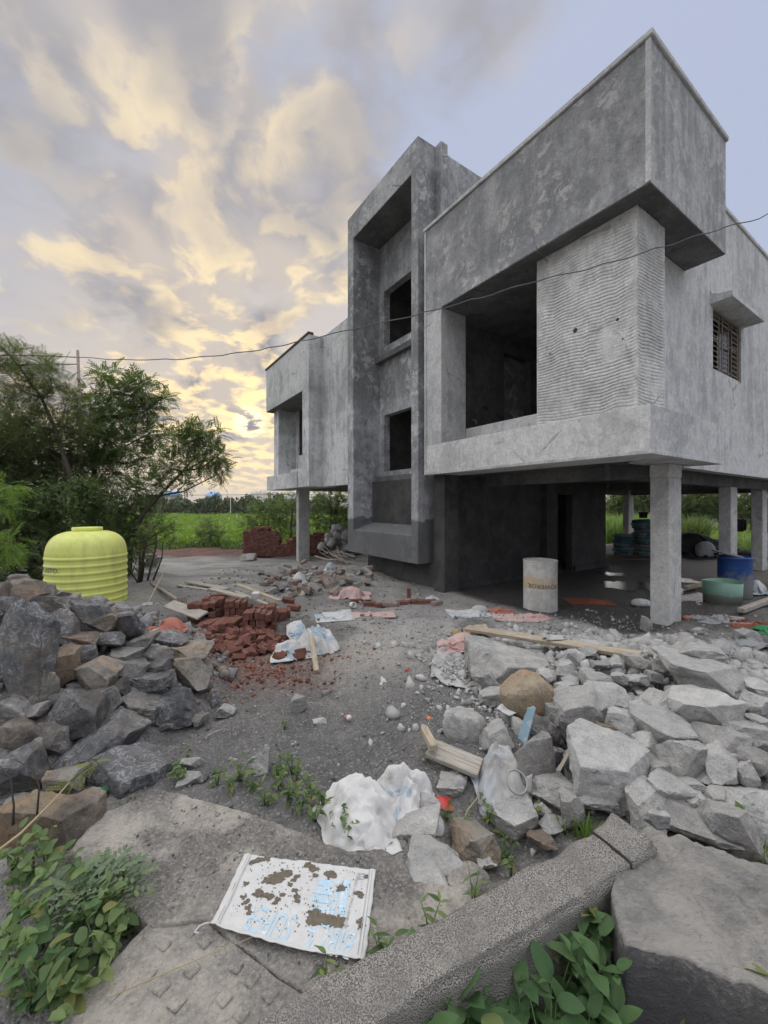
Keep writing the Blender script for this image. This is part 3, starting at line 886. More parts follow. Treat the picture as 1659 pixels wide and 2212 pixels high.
# ------------------------------------------------------------------ rocks
_ico = {}
def ico(sub):
    if sub not in _ico:
        import bmesh
        bm = bmesh.new()
        bmesh.ops.create_icosphere(bm, subdivisions=sub, radius=1.0)
        bm.verts.ensure_lookup_table()
        V = np.array([v.co[:] for v in bm.verts])
        F = np.array([[v.index for v in f.verts] for f in bm.faces])
        bm.free()
        V /= np.linalg.norm(V, axis=1)[:, None]
        _ico[sub] = (V, F)
    return _ico[sub]
def rock_vf(seed, sub=4, planes=11, round_=0.0, rough=0.03, flat=None):
    """a broken stone: a ball cut by random planes, then roughened; fits the unit box"""
    rs = np.random.RandomState(seed)
    D, F = ico(sub)
    n = rs.normal(size=(planes, 3))
    n /= np.linalg.norm(n, axis=1)[:, None]
    d = rs.uniform(0.40, 0.74, planes)
    if flat is not None:
        n = np.concatenate([n, [[0.08, 0.05, 1.0], [-0.05, 0.08, -1.0]]])
        n /= np.linalg.norm(n, axis=1)[:, None]
        d = np.concatenate([d, [flat, flat]])
    dots = D @ n.T
    r = np.where(dots > 0.05, d[None] / np.maximum(dots, 0.05), 9.0)
    r = np.minimum(r.min(1), 1.0)
    if round_:
        r = r * (1 - round_) + round_ * 0.8
    V = D * r[:, None]
    # chipped planes: step-like relief along a bedding direction
    bed = rs.normal(size=3); bed /= np.linalg.norm(bed)
    V = V + D * (rough * 1.2 * fbm(V * 2.2 + seed % 97, 3, seed % 31))[:, None]
    V = V + D * (rough * 1.5 * fbm(V * 8.0 + seed % 53, 3, seed % 29))[:, None]
    lay = np.abs(((V @ bed) * 5.0 + fbm(V * 1.5, 2, 5)) % 1.0 - 0.5)
    V = V - D * (rough * 0.45 * (lay < 0.10))[:, None]
    lo, hi = V.min(0), V.max(0)
    V = (V - (lo + hi) / 2) / (hi - lo)
    return V, F
def cut_vf(seed, planes=11, flat=None, rough=0.042, cuts=2):
    """a freshly broken stone: a block cut by planes, its arrises knocked off, its faces roughened"""
    import bmesh
    rs = np.random.RandomState(seed)
    bm = bmesh.new()
    bmesh.ops.create_cube(bm, size=1.5)
    nn = rs.normal(size=(planes, 3))
    nn /= np.linalg.norm(nn, axis=1)[:, None]
    dd = rs.uniform(0.42, 0.78, planes)
    if flat is not None:
        nn = np.concatenate([nn, [[0.08, 0.05, 1.0], [-0.05, 0.08, -1.0]]])
        dd = np.concatenate([dd, [flat * .8, flat * .8]])
    for n_, d_ in zip(nn, dd):
        n_ = n_ / np.linalg.norm(n_)
        geom = bm.verts[:] + bm.edges[:] + bm.faces[:]
        r_ = bmesh.ops.bisect_plane(bm, geom=geom, plane_co=Vector(n_ * d_), plane_no=Vector(n_), clear_outer=True)
        ed = [e for e in r_['geom_cut'] if isinstance(e, bmesh.types.BMEdge)]
        if ed:
            bmesh.ops.contextual_create(bm, geom=ed)
    bmesh.ops.remove_doubles(bm, verts=bm.verts[:], dist=0.03)
    bmesh.ops.bevel(bm, geom=bm.edges[:], offset=0.015, offset_type='OFFSET', segments=1, affect='EDGES', clamp_overlap=True)
    bmesh.ops.remove_doubles(bm, verts=bm.verts[:], dist=0.004)
    bmesh.ops.triangulate(bm, faces=bm.faces[:])
    for k in range(4):
        long_ = [e for e in bm.edges if e.calc_length() > 0.13]
        if not long_ or len(bm.faces) > 3200:
            break
        bmesh.ops.subdivide_edges(bm, edges=long_, cuts=1)
        bmesh.ops.triangulate(bm, faces=bm.faces[:])
    bmesh.ops.recalc_face_normals(bm, faces=bm.faces[:])
    bm.verts.ensure_lookup_table(); bm.verts.index_update()
    V = np.array([v.co[:] for v in bm.verts])
    N = np.array([v.normal[:] for v in bm.verts])
    F = np.array([[v.index for v in f.verts] for f in bm.faces])
    bm.free()
    V = V + N * (rough * 1.3 * fbm(V * 2.4 + seed % 97, 3, seed % 31))[:, None]
    V = V + N * (rough * 1.1 * fbm(V * 9.0 + seed % 53, 3, seed % 29))[:, None]
    lo, hi = V.min(0), V.max(0)
    V = (V - (lo + hi) / 2) / (hi - lo)
    return V, F
def rock_at(box, mat, label, seed, group=None, planes=11, round_=0.0, flat=None, name='rock', sink=0.22, dep=0.8, tilt=0.15, sub=4, lift=0.0, hmax=1.3, big=1.12):
    x0, y0, x1, y1 = box
    pc, w_, h_ = (x0 + x1) / 2, x1 - x0, y1 - y0
    q = g(pc, min(y1, 2300), lift)
    Y = q.y
    wd = w_ * Y / FPX
    tn = max(0.0, (y1 - HY) / FPX)
    dp = wd * dep
    S = h_ * Y / FPX
    hh = min(max(1.08 * (S - 0.50 * dp * tn), 0.38 * wd), hmax * wd)
    Yc = Y + dp * 0.42
    c = at(pc, y1, Y)
    rs = np.random.RandomState(seed + 5)
    if round_ > 0.2:
        V, F = rock_vf(seed, sub, planes, round_, 0.03, flat)
    else:
        V, F = cut_vf(seed, planes, flat)
    V = V * np.array([wd * big, dp * big * 1.05, hh * (big * .95 + sink)])
    X = (pc - CX) / FPX * Y
    zb = q.z + lift
    o = obj(name, V, F, mat, None, False,
            (X + (X / Y) * dp * 0.3, Yc, zb + hh * (0.5 - sink * 0.5)), (rs.uniform(-tilt, tilt), rs.uniform(-tilt, tilt), rs.uniform(-0.25, 0.25)))
    try:
        o.data.set_sharp_from_angle(angle=rad(24))
    except Exception:
        pass
    o.data.polygons.foreach_set('use_smooth', np.ones(len(o.data.polygons), dtype=bool))
    if label:
        tag(o, label, 'rock', group)
    return o

def LZ(b):      # the left heap was read off an enlargement
    return (b[0] * 0.26455, 1206.9 + b[1] * 0.26455, b[2] * 0.26455, 1206.9 + b[3] * 0.26455)
def LB(b):
    return (b[0] * 0.2808, 1591 + b[1] * 0.2808, b[2] * 0.2808, 1591 + b[3] * 0.2808)
def RZ(b):
    return (877.8 + b[0] * 0.4709, 1316.7 + b[1] * 0.4709, 877.8 + b[2] * 0.4709, 1316.7 + b[3] * 0.4709)
LEFT = [
 ((0, 60, 105, 325), 'rock_brown', 'grey-brown stone at the very top left corner of the left heap', 11, {}),
 ((70, 135, 225, 210), 'rock_dark', 'small dark flat stone behind the brown stone atop the left heap', 12, dict(flat=.4)),
 ((60, 155, 350, 360), 'rock_brown', 'wedge-shaped brown stone on the crest of the left heap', 13, {}),
 ((320, 220, 450, 325), 'rock_tan', 'small tan stone on the left heap just before the yellow tank', 14, {}),
 ((0, 320, 165, 440), 'rock_dark', 'dark blue-grey slab lying over the big standing slab', 15, dict(flat=.4)),
 ((130, 360, 310, 480), 'rock_tan', 'tan layered stone wedged above the big standing slab', 16, {}),
 ((265, 305, 560, 530), 'rock_dark', 'large dark stone on the crest of the left heap below the tank', 17, {}),
 ((365, 430, 580, 700), 'rock_dark', 'tall dark pointed stone right of the big standing slab', 18, {}),
 ((445, 270, 560, 320), 'rock_dark', 'tiny black stone on the left heap against the tank', 19, {}),
 ((480, 305, 620, 370), 'rock_grey', 'small grey stone on the crest beside the tiny black stone', 20, {}),
 ((560, 330, 900, 590), 'rock_dark', 'dark slanting slab on the crest overlapping the tank foot', 21, dict(flat=.55)),
 ((640, 420, 950, 640), 'rock_brown', 'triangular rust-brown stone under the dark slanting slab', 22, {}),
 ((0, 415, 385, 1140), 'rock_dark', 'biggest dark slab standing upright at the left edge', 23, dict(flat=.6, dep=.45, hmax=2.2)),
 ((470, 600, 760, 745), 'rock_brown', 'flat grey-brown stone in the middle of the left heap', 24, dict(flat=.5)),
 ((750, 590, 1020, 735), 'rock_dark', 'dark layered blue-grey stone in the middle of the left heap', 25, {}),
 ((930, 440, 1165, 680), 'rock_dark', 'dark peaked stone right of the rust-brown stone', 26, {}),
 ((1020, 640, 1255, 790), 'rock_grey', 'grey block below the dark peaked stone', 27, {}),
 ((1290, 600, 1535, 745), 'rock_dark', 'dark stone of the left heap nearest the salmon sack', 28, {}),
 ((1545, 620, 1680, 740), 'rock_grey', 'grey shard leaning against the brick heap', 29, {}),
 ((1140, 735, 1385, 840), 'rock_grey', 'flat grey stone lying on a rounder grey stone', 30, dict(flat=.5)),
 ((1165, 825, 1360, 960), 'rock_grey', 'rounder grey stone carrying the flat grey stone', 31, {}),
 ((1380, 700, 1680, 870), 'rock_tan', 'grey block with a tan top before the brick heap', 32, {}),
 ((1395, 815, 1690, 1055), 'rock_tan', 'tilted grey stone with a tan foot at the right end of the left heap', 33, dict(tilt=.5)),
 ((560, 700, 770, 870), 'rock_dark', 'dark jagged stone above the orange-stained stone', 34, {}),
 ((865, 735, 1100, 860), 'rock_grey', 'greenish grey stone stacked above the wide grey stone', 35, {}),
 ((790, 835, 1150, 1000), 'rock_grey', 'wide grey stone in the right half of the left heap', 36, dict(flat=.5)),
 ((560, 815, 945, 1120), 'rock_tan', 'large orange-stained stone in the middle of the left heap', 37, {}),
 ((320, 735, 590, 1050), 'rock_brown', 'upright grey-brown block beside the biggest dark slab', 38, {}),
 ((230, 945, 440, 1200), 'rock_tan', 'tan stone under the right corner of the biggest slab', 39, {}),
 ((0, 1140, 230, 1330), 'rock_grey', 'smooth olive-grey stone beneath the biggest slab', 40, dict(round_=.3)),
 ((150, 1195, 355, 1340), 'rock_grey', 'small olive-grey stone right of the smooth olive-grey one', 41, dict(round_=.3)),
 ((0, 1300, 320, 1560), 'rock_brown', 'big rounded brown stone at the left edge', 42, dict(round_=.3)),
 ((365, 1060, 820, 1490), 'rock_dark', 'large dark blue-grey stone low in the left heap', 43, {}),
 ((690, 1060, 945, 1320), 'rock_grey', 'grey stone with slanting bands low in the left heap', 44, {}),
 ((835, 995, 1030, 1165), 'rock_dark', 'dark angular stone right of the orange-stained one', 45, {}),
 ((1020, 925, 1395, 1100), 'rock_dark', 'dark pointed stone with an ochre patch', 46, {}),
 ((920, 1085, 1280, 1290), 'rock_grey', 'pale mottled stone left of the big square block', 47, {}),
 ((1145, 1090, 1610, 1350), 'rock_dark', 'big square dark block at the front of the left heap', 48, dict(planes=7, flat=.6)),
 ((485, 1300, 1115, 1760), 'rock_dark', 'largest dome-shaped dark boulder with white veins at the front', 49, dict(round_=.15)),
 ((300, 1330, 545, 1600), 'rock_dark', 'black stone in the gap left of the dome-shaped boulder', 50, {}),
 ((985, 1260, 1100, 1360), 'rock_grey', 'small grey stone under the big square block', 51, {}),
 ((1520, 1275, 1690, 1355), 'rock_grey', 'flat pale stone right of the big square block', 52, dict(flat=.4)),
 ((1290, 1335, 1410, 1400), 'rock_dark', 'small half-buried stone before the big square block', 53, {}),
 ((850, 1260, 950, 1330), 'rock_grey', 'small grey chip behind the dome-shaped boulder', 54, {}),
 ((1690, 1080, 1800, 1200), 'rock_dark', 'lone blue-grey stone on the gravel right of the left heap', 55, {}),
]
for b, mt, lb, sd, kw in LEFT:
    rock_at(LZ(b), mt, lb, 1000 + sd * 7, **kw)
LOW = [
 ((0, 80, 320, 480), 'rock_dark', 'dark blue-grey boulder at the left edge above the orange block', 61, {}),
 ((725, 215, 1220, 445), 'rock_dark', 'flat-topped brown-sided stone before the dome-shaped boulder', 62, dict(flat=.5)),
 ((0, 495, 395, 875), 'rock_ochre', 'large orange-tan block at the lower left edge', 63, dict(planes=7, flat=.55)),
 ((335, 475, 695, 895), 'rock_brown', 'grey-brown faceted stone right of the orange-tan block', 64, {}),
 ((400, 220, 640, 440), 'rock_tan', 'tan stone behind the yellow-green sprig', 65, {}),
 ((80, 450, 245, 555), 'rock_grey', 'small grey stone between the blue-grey boulder and the orange block', 66, {}),
 ((1395, 170, 1530, 270), 'rock_mid', 'small grey stone among weeds behind the concrete slab', 67, {}),
 ((1370, 305, 1525, 405), 'rock_mid', 'flat grey stone among weeds at the slab edge', 68, {}),
 ((1505, 290, 1600, 365), 'rock_dark', 'small dark wedge stone among weeds at the slab edge', 69, {}),
]
for b, mt, lb, sd, kw in LOW:
    rock_at(LB(b), mt, lb, 1000 + sd * 7, **kw)
LONE = [
 ((532, 1622, 580, 1692), 'rock_mid', 'upright pointed grey stone among the weeds left of the plastic bag', 71, dict(hmax=2.0)),
 ((630, 1501, 660, 1535), 'rock_mid', 'upright grey shard alone on the dark gravel', 72, dict(hmax=1.6)),
 ((808, 1468, 848, 1500), 'rock_white', 'white stone alone on the gravel mound', 73, {}),
 ((468, 1523, 506, 1548), 'rock_mid', 'low jagged grey stone on the gravel right of the left heap', 74, {}),
 ((676, 1552, 704, 1570), 'rock_mid', 'small flat half-buried stone left of the red cup', 75, {}),
 ((516, 1198, 552, 1214), 'rock_grey', 'low grey boulder before the far brick stack', 76, dict(sub=3, dep=.8, sink=.4)),
]
for b, mt, lb, sd, kw in LONE:
    rock_at(b, mt, lb, 1000 + sd * 7, **kw)
RIGHT = [
 ((300, 200, 610, 330), 'rock_mid', 'broad flat slab at the back of the right heap below the long plank', 1, dict(flat=.45)),
 ((320, 282, 445, 375), 'rock_mid', 'grey stone lying on another right of the rubble sack', 2, {}),
 ((345, 360, 475, 450), 'rock_mid', 'grey stone beneath another, left of the ochre boulder', 3, {}),
 ((450, 295, 668, 510), 'rock_ochre', 'large rounded ochre-brown boulder', 4, dict(round_=.35, planes=8)),
 ((655, 365, 915, 530), 'rock_pale', 'long pale slab right of the ochre boulder', 5, dict(flat=.45, tilt=.3)),
 ((178, 460, 362, 640), 'rock_mid', 'rounded grey boulder at the left tip of the right heap', 6, dict(round_=.4)),
 ((348, 530, 495, 700), 'rock_mid', 'speckled grey stone right of the rounded grey boulder', 7, {}),
 ((505, 585, 668, 820), 'rock_mid', 'tall upright grey block in front of the blue scrap', 8, dict(planes=8, hmax=1.8)),
 ((590, 500, 710, 645), 'rock_dark', 'dark triangular stone in the hollow below the long pale slab', 9, {}),
 ((715, 510, 845, 625), 'rock_dark', 'dark stone deep in the hollow right of the dark triangular one', 10, {}),
 ((850, 345, 1040, 470), 'rock_pale', 'pale square stone in the middle row of the right heap', 11, {}),
 ((845, 525, 950, 625), 'rock_brown', 'small brown square stone above the biggest pale stone', 12, {}),
 ((915, 458, 1062, 590), 'rock_pale', 'pale stone behind the tip of the biggest pale stone', 13, {}),
 ((762, 555, 1090, 875), 'rock_pale', 'biggest pale triangular stone of the right heap', 14, dict(planes=7)),
 ((1085, 380, 1250, 490), 'rock_pale', 'pale chipped stone left of the dusty slab', 15, {}),
 ((1190, 375, 1480, 560), 'rock_pale', 'large dust-covered pale slab of the right heap', 16, dict(planes=7, flat=.55)),
 ((1070, 470, 1340, 640), 'rock_pale', 'long leaning pale slab below the dusty slab', 17, dict(flat=.5, tilt=.4)),
 ((1050, 562, 1172, 665), 'rock_pale', 'rounded pale stone right of the biggest stone', 18, dict(round_=.3)),
 ((1165, 590, 1335, 790), 'rock_mid', 'upright stone with a dark lichen patch', 19, dict(hmax=1.6)),
 ((1075, 662, 1235, 785), 'rock_mid', 'grey stone under the rounded pale stone', 20, {}),
 ((1345, 530, 1565, 690), 'rock_pale', 'pale stone with a shadowed front at the right of the heap', 21, {}),
 ((1360, 635, 1565, 810), 'rock_mid', 'grey faceted block in the right half of the heap', 22, {}),
 ((1095, 745, 1275, 915), 'rock_pale', 'egg-shaped pale stone in the middle of the heap', 23, dict(round_=.25, tilt=.5)),
 ((1015, 805, 1215, 990), 'rock_mid', 'grey stone with the white flake on it', 24, {}),
 ((1215, 940, 1470, 1110), 'rock_mid', 'mottled dark boulder just behind the big flat rock', 25, {}),
 ((1395, 900, 1620, 1145), 'rock_mid', 'large slanting grey stone at the lower right of the heap', 26, dict(tilt=.4)),
 ((1480, 820, 1720, 980), 'rock_pale', 'wide cracked pale stone at the right edge', 27, {}),
 ((565, 770, 755, 910), 'rock_mid', 'faceted grey stone right of the metal ring', 28, {}),
 ((775, 810, 955, 935), 'rock_mid', 'grey stone below the biggest pale stone', 29, {}),
 ((720, 840, 815, 1000), 'rock_mid', 'upright stone behind the grass tuft', 30, dict(hmax=1.6)),
 ((420, 880, 580, 1060), 'rock_mid', 'pointed grey stone in front of the metal ring', 31, {}),
 ((620, 965, 735, 1045), 'rock_mid', 'small grey stone behind the end of the rough concrete kerb', 32, {}),
 ((590, 895, 665, 965), 'rock_mid', 'small stone left of the upright stone behind the grass tuft', 33, {}),
 ((215, 1000, 420, 1160), 'rock_tan', 'stone with a tan split face left of the concrete kerb', 34, {}),
 ((565, 1045, 680, 1110), 'rock_brown', 'small brown stone touching the concrete kerb', 35, {}),
 ((1225, 780, 1365, 860), 'rock_mid', 'flat stone right of the egg-shaped pale stone', 36, {}),
 ((1275, 840, 1395, 930), 'rock_mid', 'stone just below right of the egg-shaped pale stone', 37, {}),
 ((1370, 815, 1480, 900), 'rock_mid', 'stone left of the wide cracked pale stone', 38, {}),
 ((1535, 640, 1680, 770), 'rock_mid', 'rounded stone with a small green plant at the right edge', 39, dict(round_=.3)),
 ((1565, 480, 1690, 570), 'rock_pale', 'uppermost pale stone at the right edge of the heap', 40, {}),
 ((1225, 305, 1570, 400), 'rock_pale', 'longest pale slab across the back right of the heap', 41, dict(flat=.5)),
 ((1590, 590, 1680, 660), 'rock_pale', 'small stone at the right edge above the rounded plant-bearing stone', 42, {}),
 ((1480, 510, 1690, 640), 'rock_pale', 'sloping pale slab below the uppermost stone at the right edge', 43, dict(flat=.45)),
 ((1215, 185, 1500, 300), 'rock_mid', 'half-buried boulder at the back of the right heap beside the column', 44, dict(round_=.2)),
 ((650, 440, 770, 545), 'rock_mid', 'stone wedged under the long pale slab', 45, {}), ((1030, 410, 1130, 480), 'rock_pale', 'stone between the pale square stone and the pale chipped stone', 46, {}),
 ((825, 795, 940, 860), 'rock_mid', 'flat stone tucked under the biggest pale stone', 47, {}), ((640, 640, 715, 715), 'rock_dark', 'small dark stone right of the tall upright block', 48, {}),
 ((720, 620, 850, 760), 'rock_mid', 'stone behind the left flank of the biggest pale stone', 49, {}), ((10, 1060, 115, 1125), 'rock_mid', 'small stone left of the jagged grey stone in the gap', 50, {}),
 ((45, 1090, 240, 1220), 'rock_mid', 'jagged grey stone left of the tan split stone', 51, {}),
 ((150, 770, 280, 850), 'rock_mid', 'stone below the short plank among the weeds', 53, {}), ((40, 885, 150, 1030), 'rock_mid', 'grey stone under the crumpled printed sack', 54, dict(hmax=1.5)),
 ((300, 275, 360, 330), 'rock_mid', 'small stone right beside the open rubble sack', 55, {}), ((1105, 285, 1180, 330), 'rock_mid', 'small stone behind the pale chipped stone', 56, {}),
 ((940, 290, 1030, 340), 'rock_pale', 'pale flat stone behind the pale square stone', 57, {}), ((820, 300, 940, 355), 'rock_pale', 'pale stone behind the right end of the long pale slab', 58, {}),
 ((690, 330, 780, 380), 'rock_mid', 'small stone just right of the ochre boulder top', 59, {}), ((1100, 925, 1215, 1005), 'rock_pale', 'narrow white flake lying on a grey stone', 60, dict(flat=.4, lift=.16, dep=.5)),
 ((1060, 980, 1180, 1060), 'rock_mid', 'stone below the grey stone with the white flake', 61, {}), ((1550, 320, 1680, 400), 'rock_pale', 'upper of two pale stones at the right edge above the heap', 63, {}),
 ((1560, 390, 1680, 480), 'rock_pale', 'lower of two pale stones at the right edge above the heap', 64, {}), ((1335, 755, 1450, 815), 'rock_mid', 'small stone under the grey faceted block', 65, {}),
 ((1590, 980, 1690, 1100), 'rock_mid', 'stone at the right edge below the wide cracked stone', 67, {}), ((345, 180, 395, 225), 'rock_mid', 'small stone lying on the broad flat slab', 68, dict(lift=.10)),
 ((1430, 640, 1560, 720), 'rock_mid', 'stone half hidden behind the grey faceted block', 69, {}), ((950, 860, 1040, 960), 'rock_dark', 'dark stone in the hole below the biggest stone', 70, dict(lift=-0.12)),
 ((470, 180, 575, 245), 'rock_mid', 'thin stone leaning behind the broad flat slab', 72, {}), ((1440, 260, 1520, 320), 'rock_pale', 'stone at the foot of the half-buried boulder', 73, {}), ((1500, 700, 1600, 800), 'rock_mid', 'stone right of the grey faceted block', 74, {}),
 ((205, 735, 265, 790), 'rock_pale', 'small pale stone below the short plank', 75, {}),
 ((1430, 190, 1480, 225), 'rock_mid', 'small pointed stone beside the half-buried boulder', 76, {}), ((1020, 300, 1110, 350), 'rock_pale', 'pale flake behind the pale chipped stone', 77, {}),
]
for b, mt, lb, sd, kw in RIGHT:
    rock_at(RZ(b), mt, lb, 3000 + sd * 11, None, **kw)

rs = np.random.RandomState(91)
for k in range(26):
    px, py = rs.uniform(1080, 1560), rs.uniform(1412, 1475)
    if py < 1412 + (px - 1080) * 0.02:
        continue
    w_ = rs.uniform(16, 44)
    rock_at((px - w_ / 2, py - w_ * rs.uniform(.5, .8), px + w_ / 2, py), 'rock_pale' if rs.rand() < .7 else 'rock_mid', 'small pale stone in the loose rubble between long plank and right heap', 6100 + k, 'stones of the loose rubble', sink=.3)

# loose chippings: broken stone too small to count
def shard_vf(seed, planes=7):
    """a low-poly angular splinter of stone"""
    import bmesh
    rs = np.random.RandomState(seed)
    bm = bmesh.new()
    bmesh.ops.create_cube(bm, size=1.4)
    for k in range(planes):
        n_ = rs.normal(size=3); n_ /= np.linalg.norm(n_)
        r_ = bmesh.ops.bisect_plane(bm, geom=bm.verts[:] + bm.edges[:] + bm.faces[:], plane_co=Vector(n_ * rs.uniform(.38, .68)), plane_no=Vector(n_), clear_outer=True)
        ed = [e for e in r_['geom_cut'] if isinstance(e, bmesh.types.BMEdge)]
        if ed:
            bmesh.ops.contextual_create(bm, geom=ed)
    bmesh.ops.remove_doubles(bm, verts=bm.verts[:], dist=0.06)
    bmesh.ops.triangulate(bm, faces=bm.faces[:])
    bmesh.ops.recalc_face_normals(bm, faces=bm.faces[:])
    bm.verts.index_update()
    V = np.array([v.co[:] for v in bm.verts])
    F = np.array([[v.index for v in f.verts] for f in bm.faces])
    bm.free()
    lo, hi = V.min(0), V.max(0)
    return (V - (lo + hi) / 2) / (hi - lo).max(), F
_shards = [shard_vf(40 + k) for k in range(10)]
def chips(name, n, sampler, size, mats_, seed, label, tint=None, keep=None, zfix=None):
    rs = np.random.RandomState(seed)
    xy = sampler(rs, n)
    if keep is not None:
        xy = xy[keep(xy)]
    n = len(xy)
    z = gzv(xy[:, 0], xy[:, 1]) if zfix is None else np.full(n, zfix)
    sz = size[0] * (size[1] / size[0]) ** (rs.rand(n) ** 2.0)
    which = rs.randint(0, len(_shards), n)
    VV, FF, off = [], [], 0
    for k, (B, F) in enumerate(_shards):
        m_ = which == k
        c = int(m_.sum())
        if not c:
            continue
        S_ = B[None] * (rs.uniform(0.6, 1.15, (c, 3)) * sz[m_][:, None])[:, None, :]
        ang = rs.rand(c) * 6.28
        til = rs.uniform(-.6, .6, c)
        ct, st_ = np.cos(til)[:, None], np.sin(til)[:, None]
        Y1, Z1 = S_[..., 1] * ct - S_[..., 2] * st_, S_[..., 1] * st_ + S_[..., 2] * ct
        ca, sa = np.cos(ang)[:, None], np.sin(ang)[:, None]
        X = S_[..., 0] * ca - Y1 * sa + xy[m_, 0][:, None]
        Y = S_[..., 0] * sa + Y1 * ca + xy[m_, 1][:, None]
        Zc = Z1 + (z[m_] + sz[m_] * 0.16)[:, None]
        VV.append(np.stack([X, Y, Zc], -1).reshape(-1, 3))
        FF.append((F[None] + (off + np.arange(c) * len(B))[:, None, None]).reshape(-1, 3))
        off += c * len(B)
    o = obj(name, np.concatenate(VV), np.concatenate(FF), mats_, None, False)
    return struct(o, 'stuff', label)
t, bs = newmat('chip_grey', 0.92, 0.2)
rr_ = t.n('ShaderNodeNewGeometry').outputs['Random Per Island']
t.put(bs.inputs['Base Color'], t.mix(rr_, (0.10, 0.10, 0.098), (0.36, 0.355, 0.34)))
t, bs = newmat('chip_pale', 0.92, 0.2)
rr_ = t.n('ShaderNodeNewGeometry').outputs['Random Per Island']
t.put(bs.inputs['Base Color'], t.mix(rr_, (0.24, 0.24, 0.235), (0.50, 0.49, 0.475)))
t, bs = newmat('chip_red', 0.95, 0.15)
rr_ = t.n('ShaderNodeNewGeometry').outputs['Random Per Island']
t.put(bs.inputs['Base Color'], t.mix(rr_, (0.10, 0.045, 0.035), (0.27, 0.115, 0.08)))
def samp_box(x0, x1, y0, y1):
    return lambda rs, n: np.stack([rs.uniform(x0, x1, n), rs.uniform(y0, y1, n)], 1)
def samp_gauss(cx, cy, sx, sy):
    return lambda rs, n: np.stack([rs.normal(cx, sx, n), rs.normal(cy, sy, n)], 1)
out_house = lambda q: ~((-(q[:, 0] - 3.27) * .5587 + (q[:, 1] - 4.97) * .8294 > 0.2) & ((q[:, 0] - 3.27) * .8294 + (q[:, 1] - 4.97) * .5587 > 0.3))
chips('gravel', 5200, samp_box(-2.6, 2.6, 1.6, 6.5), (0.006, 0.028), 'chip_grey', 1, 'loose dark gravel over the yard')
chips('gravel', 2600, samp_box(-4.5, 2.5, 5.5, 13), (0.012, 0.06), 'chip_grey', 2, 'loose stones over the yard before the house', keep=out_house)
chips('rubble', 3200, samp_gauss(2.3, 4.8, 0.8, 0.5), (0.012, 0.12), 'chip_pale', 3, 'pale stone chippings round the right heap', keep=out_house)
chips('rubble', 1300, samp_gauss(1.0, 3.6, 0.35, 0.40), (0.010, 0.05), 'chip_pale', 4, 'pale stone chippings spilled at the tip of the right heap')
chips('rubble', 900, samp_gauss(2.4, 3.5, 0.9, 0.75), (0.03, 0.15), 'chip_pale', 5, 'small broken stone between the rocks of the right heap')
chips('brick_crumbs', 520, samp_gauss(-1.25, 4.35, 0.42, 0.28), (0.008, 0.05), 'chip_red', 6, 'red brick crumbs at the foot of the brick heap')
chips('rubble', 500, samp_gauss(3.8, 6.2, 1.2, 0.5), (0.01, 0.06), 'chip_grey', 7, 'dark rubble round the front column')

inr = lambda q: heap_right(q[:, 0], q[:, 1]) > 0.05
chips('rubble', 520, samp_box(1.0, 4.4, 2.5, 5.2), (0.06, 0.20), 'rock_pale', 12, 'middle-sized pale stones filling the gaps of the right heap', keep=inr)
chips('rubble', 2600, samp_box(0.9, 4.4, 2.4, 5.4), (0.015, 0.06), 'chip_pale', 13, 'fine pale chippings sifted through the right heap', keep=inr)
inl = lambda q: heap_left(q[:, 0], q[:, 1]) > 0.03
chips('rubble', 420, samp_box(-3.4, -1.3, 2.0, 5.2), (0.06, 0.18), 'rock_dark', 14, 'small stones filling the gaps of the left heap', keep=inl)
chips('rubble', 220, samp_box(-3.4, -1.3, 2.0, 5.2), (0.05, 0.15), 'rock_brown', 15, 'small brown stones filling the gaps of the left heap', keep=inl)

# ------------------------------------------------------------------ slabs, kerb and flat rock of the foreground
t, bs = newmat('slab_concrete', 0.95, 0.15)
p = pos(t)
gr = t.voro(p, 85, 'F1', 0)
gv = t.sep(gr.node.outputs[1])[0]
big = t.noise(p, 3.0, 5, 0.65, 0.3)
fine = t.noise(p, 60, 5, 0.75)
soil_ = t.noise(t.mapv(p, loc=(3.3, 1.2, 0)), 1.7, 5, 0.65)
c = t.mix(t.step(big, 0.40, 0.62), (0.25, 0.238, 0.222), (0.45, 0.415, 0.365))
c = t.mix(t.m('MULTIPLY', t.step(soil_, 0.48, 0.62), 0.8), c, (0.125, 0.12, 0.117))
c = t.mix(t.m('MULTIPLY', t.step(fine, 0.45, 0.7), 0.5), c, (0.58, 0.535, 0.47))
c = t.mix(t.m('MULTIPLY', t.step(fine, 0.46, 0.3), 0.55), c, (0.11, 0.105, 0.10))
t.put(bs.inputs['Base Color'], c)
t.put(bs.inputs['Normal'], t.bump(t.m('ADD', t.m('MULTIPLY', fine, 1.6), t.m('MULTIPLY', gr, -0.5)), 0.8, 0.015))
t, bs = newmat('pebbledash', 0.9, 0.2)
p = pos(t)
v1 = t.voro(p, 175, 'F1', 0)
vr = t.sep(v1.node.outputs[1])[0]
c = t.mix(vr, (0.50, 0.465, 0.415), (0.30, 0.285, 0.265))
c = t.mix(t.step(v1, 0.42, 0.66), c, (0.16, 0.153, 0.143))
c = t.mix(t.m('MULTIPLY', t.step(t.noise(p, 5, 5, 0.7), 0.42, 0.66), 0.6), c, (0.21, 0.203, 0.193))
c = t.mix(t.m('MULTIPLY', t.step(t.noise(t.mapv(p, loc=(4, 4, 4)), 11, 5, 0.7), 0.52, 0.68), 0.5), c, (0.42, 0.39, 0.345))
nz = t.sep(t.n('ShaderNodeNewGeometry').outputs['Normal'])[2]
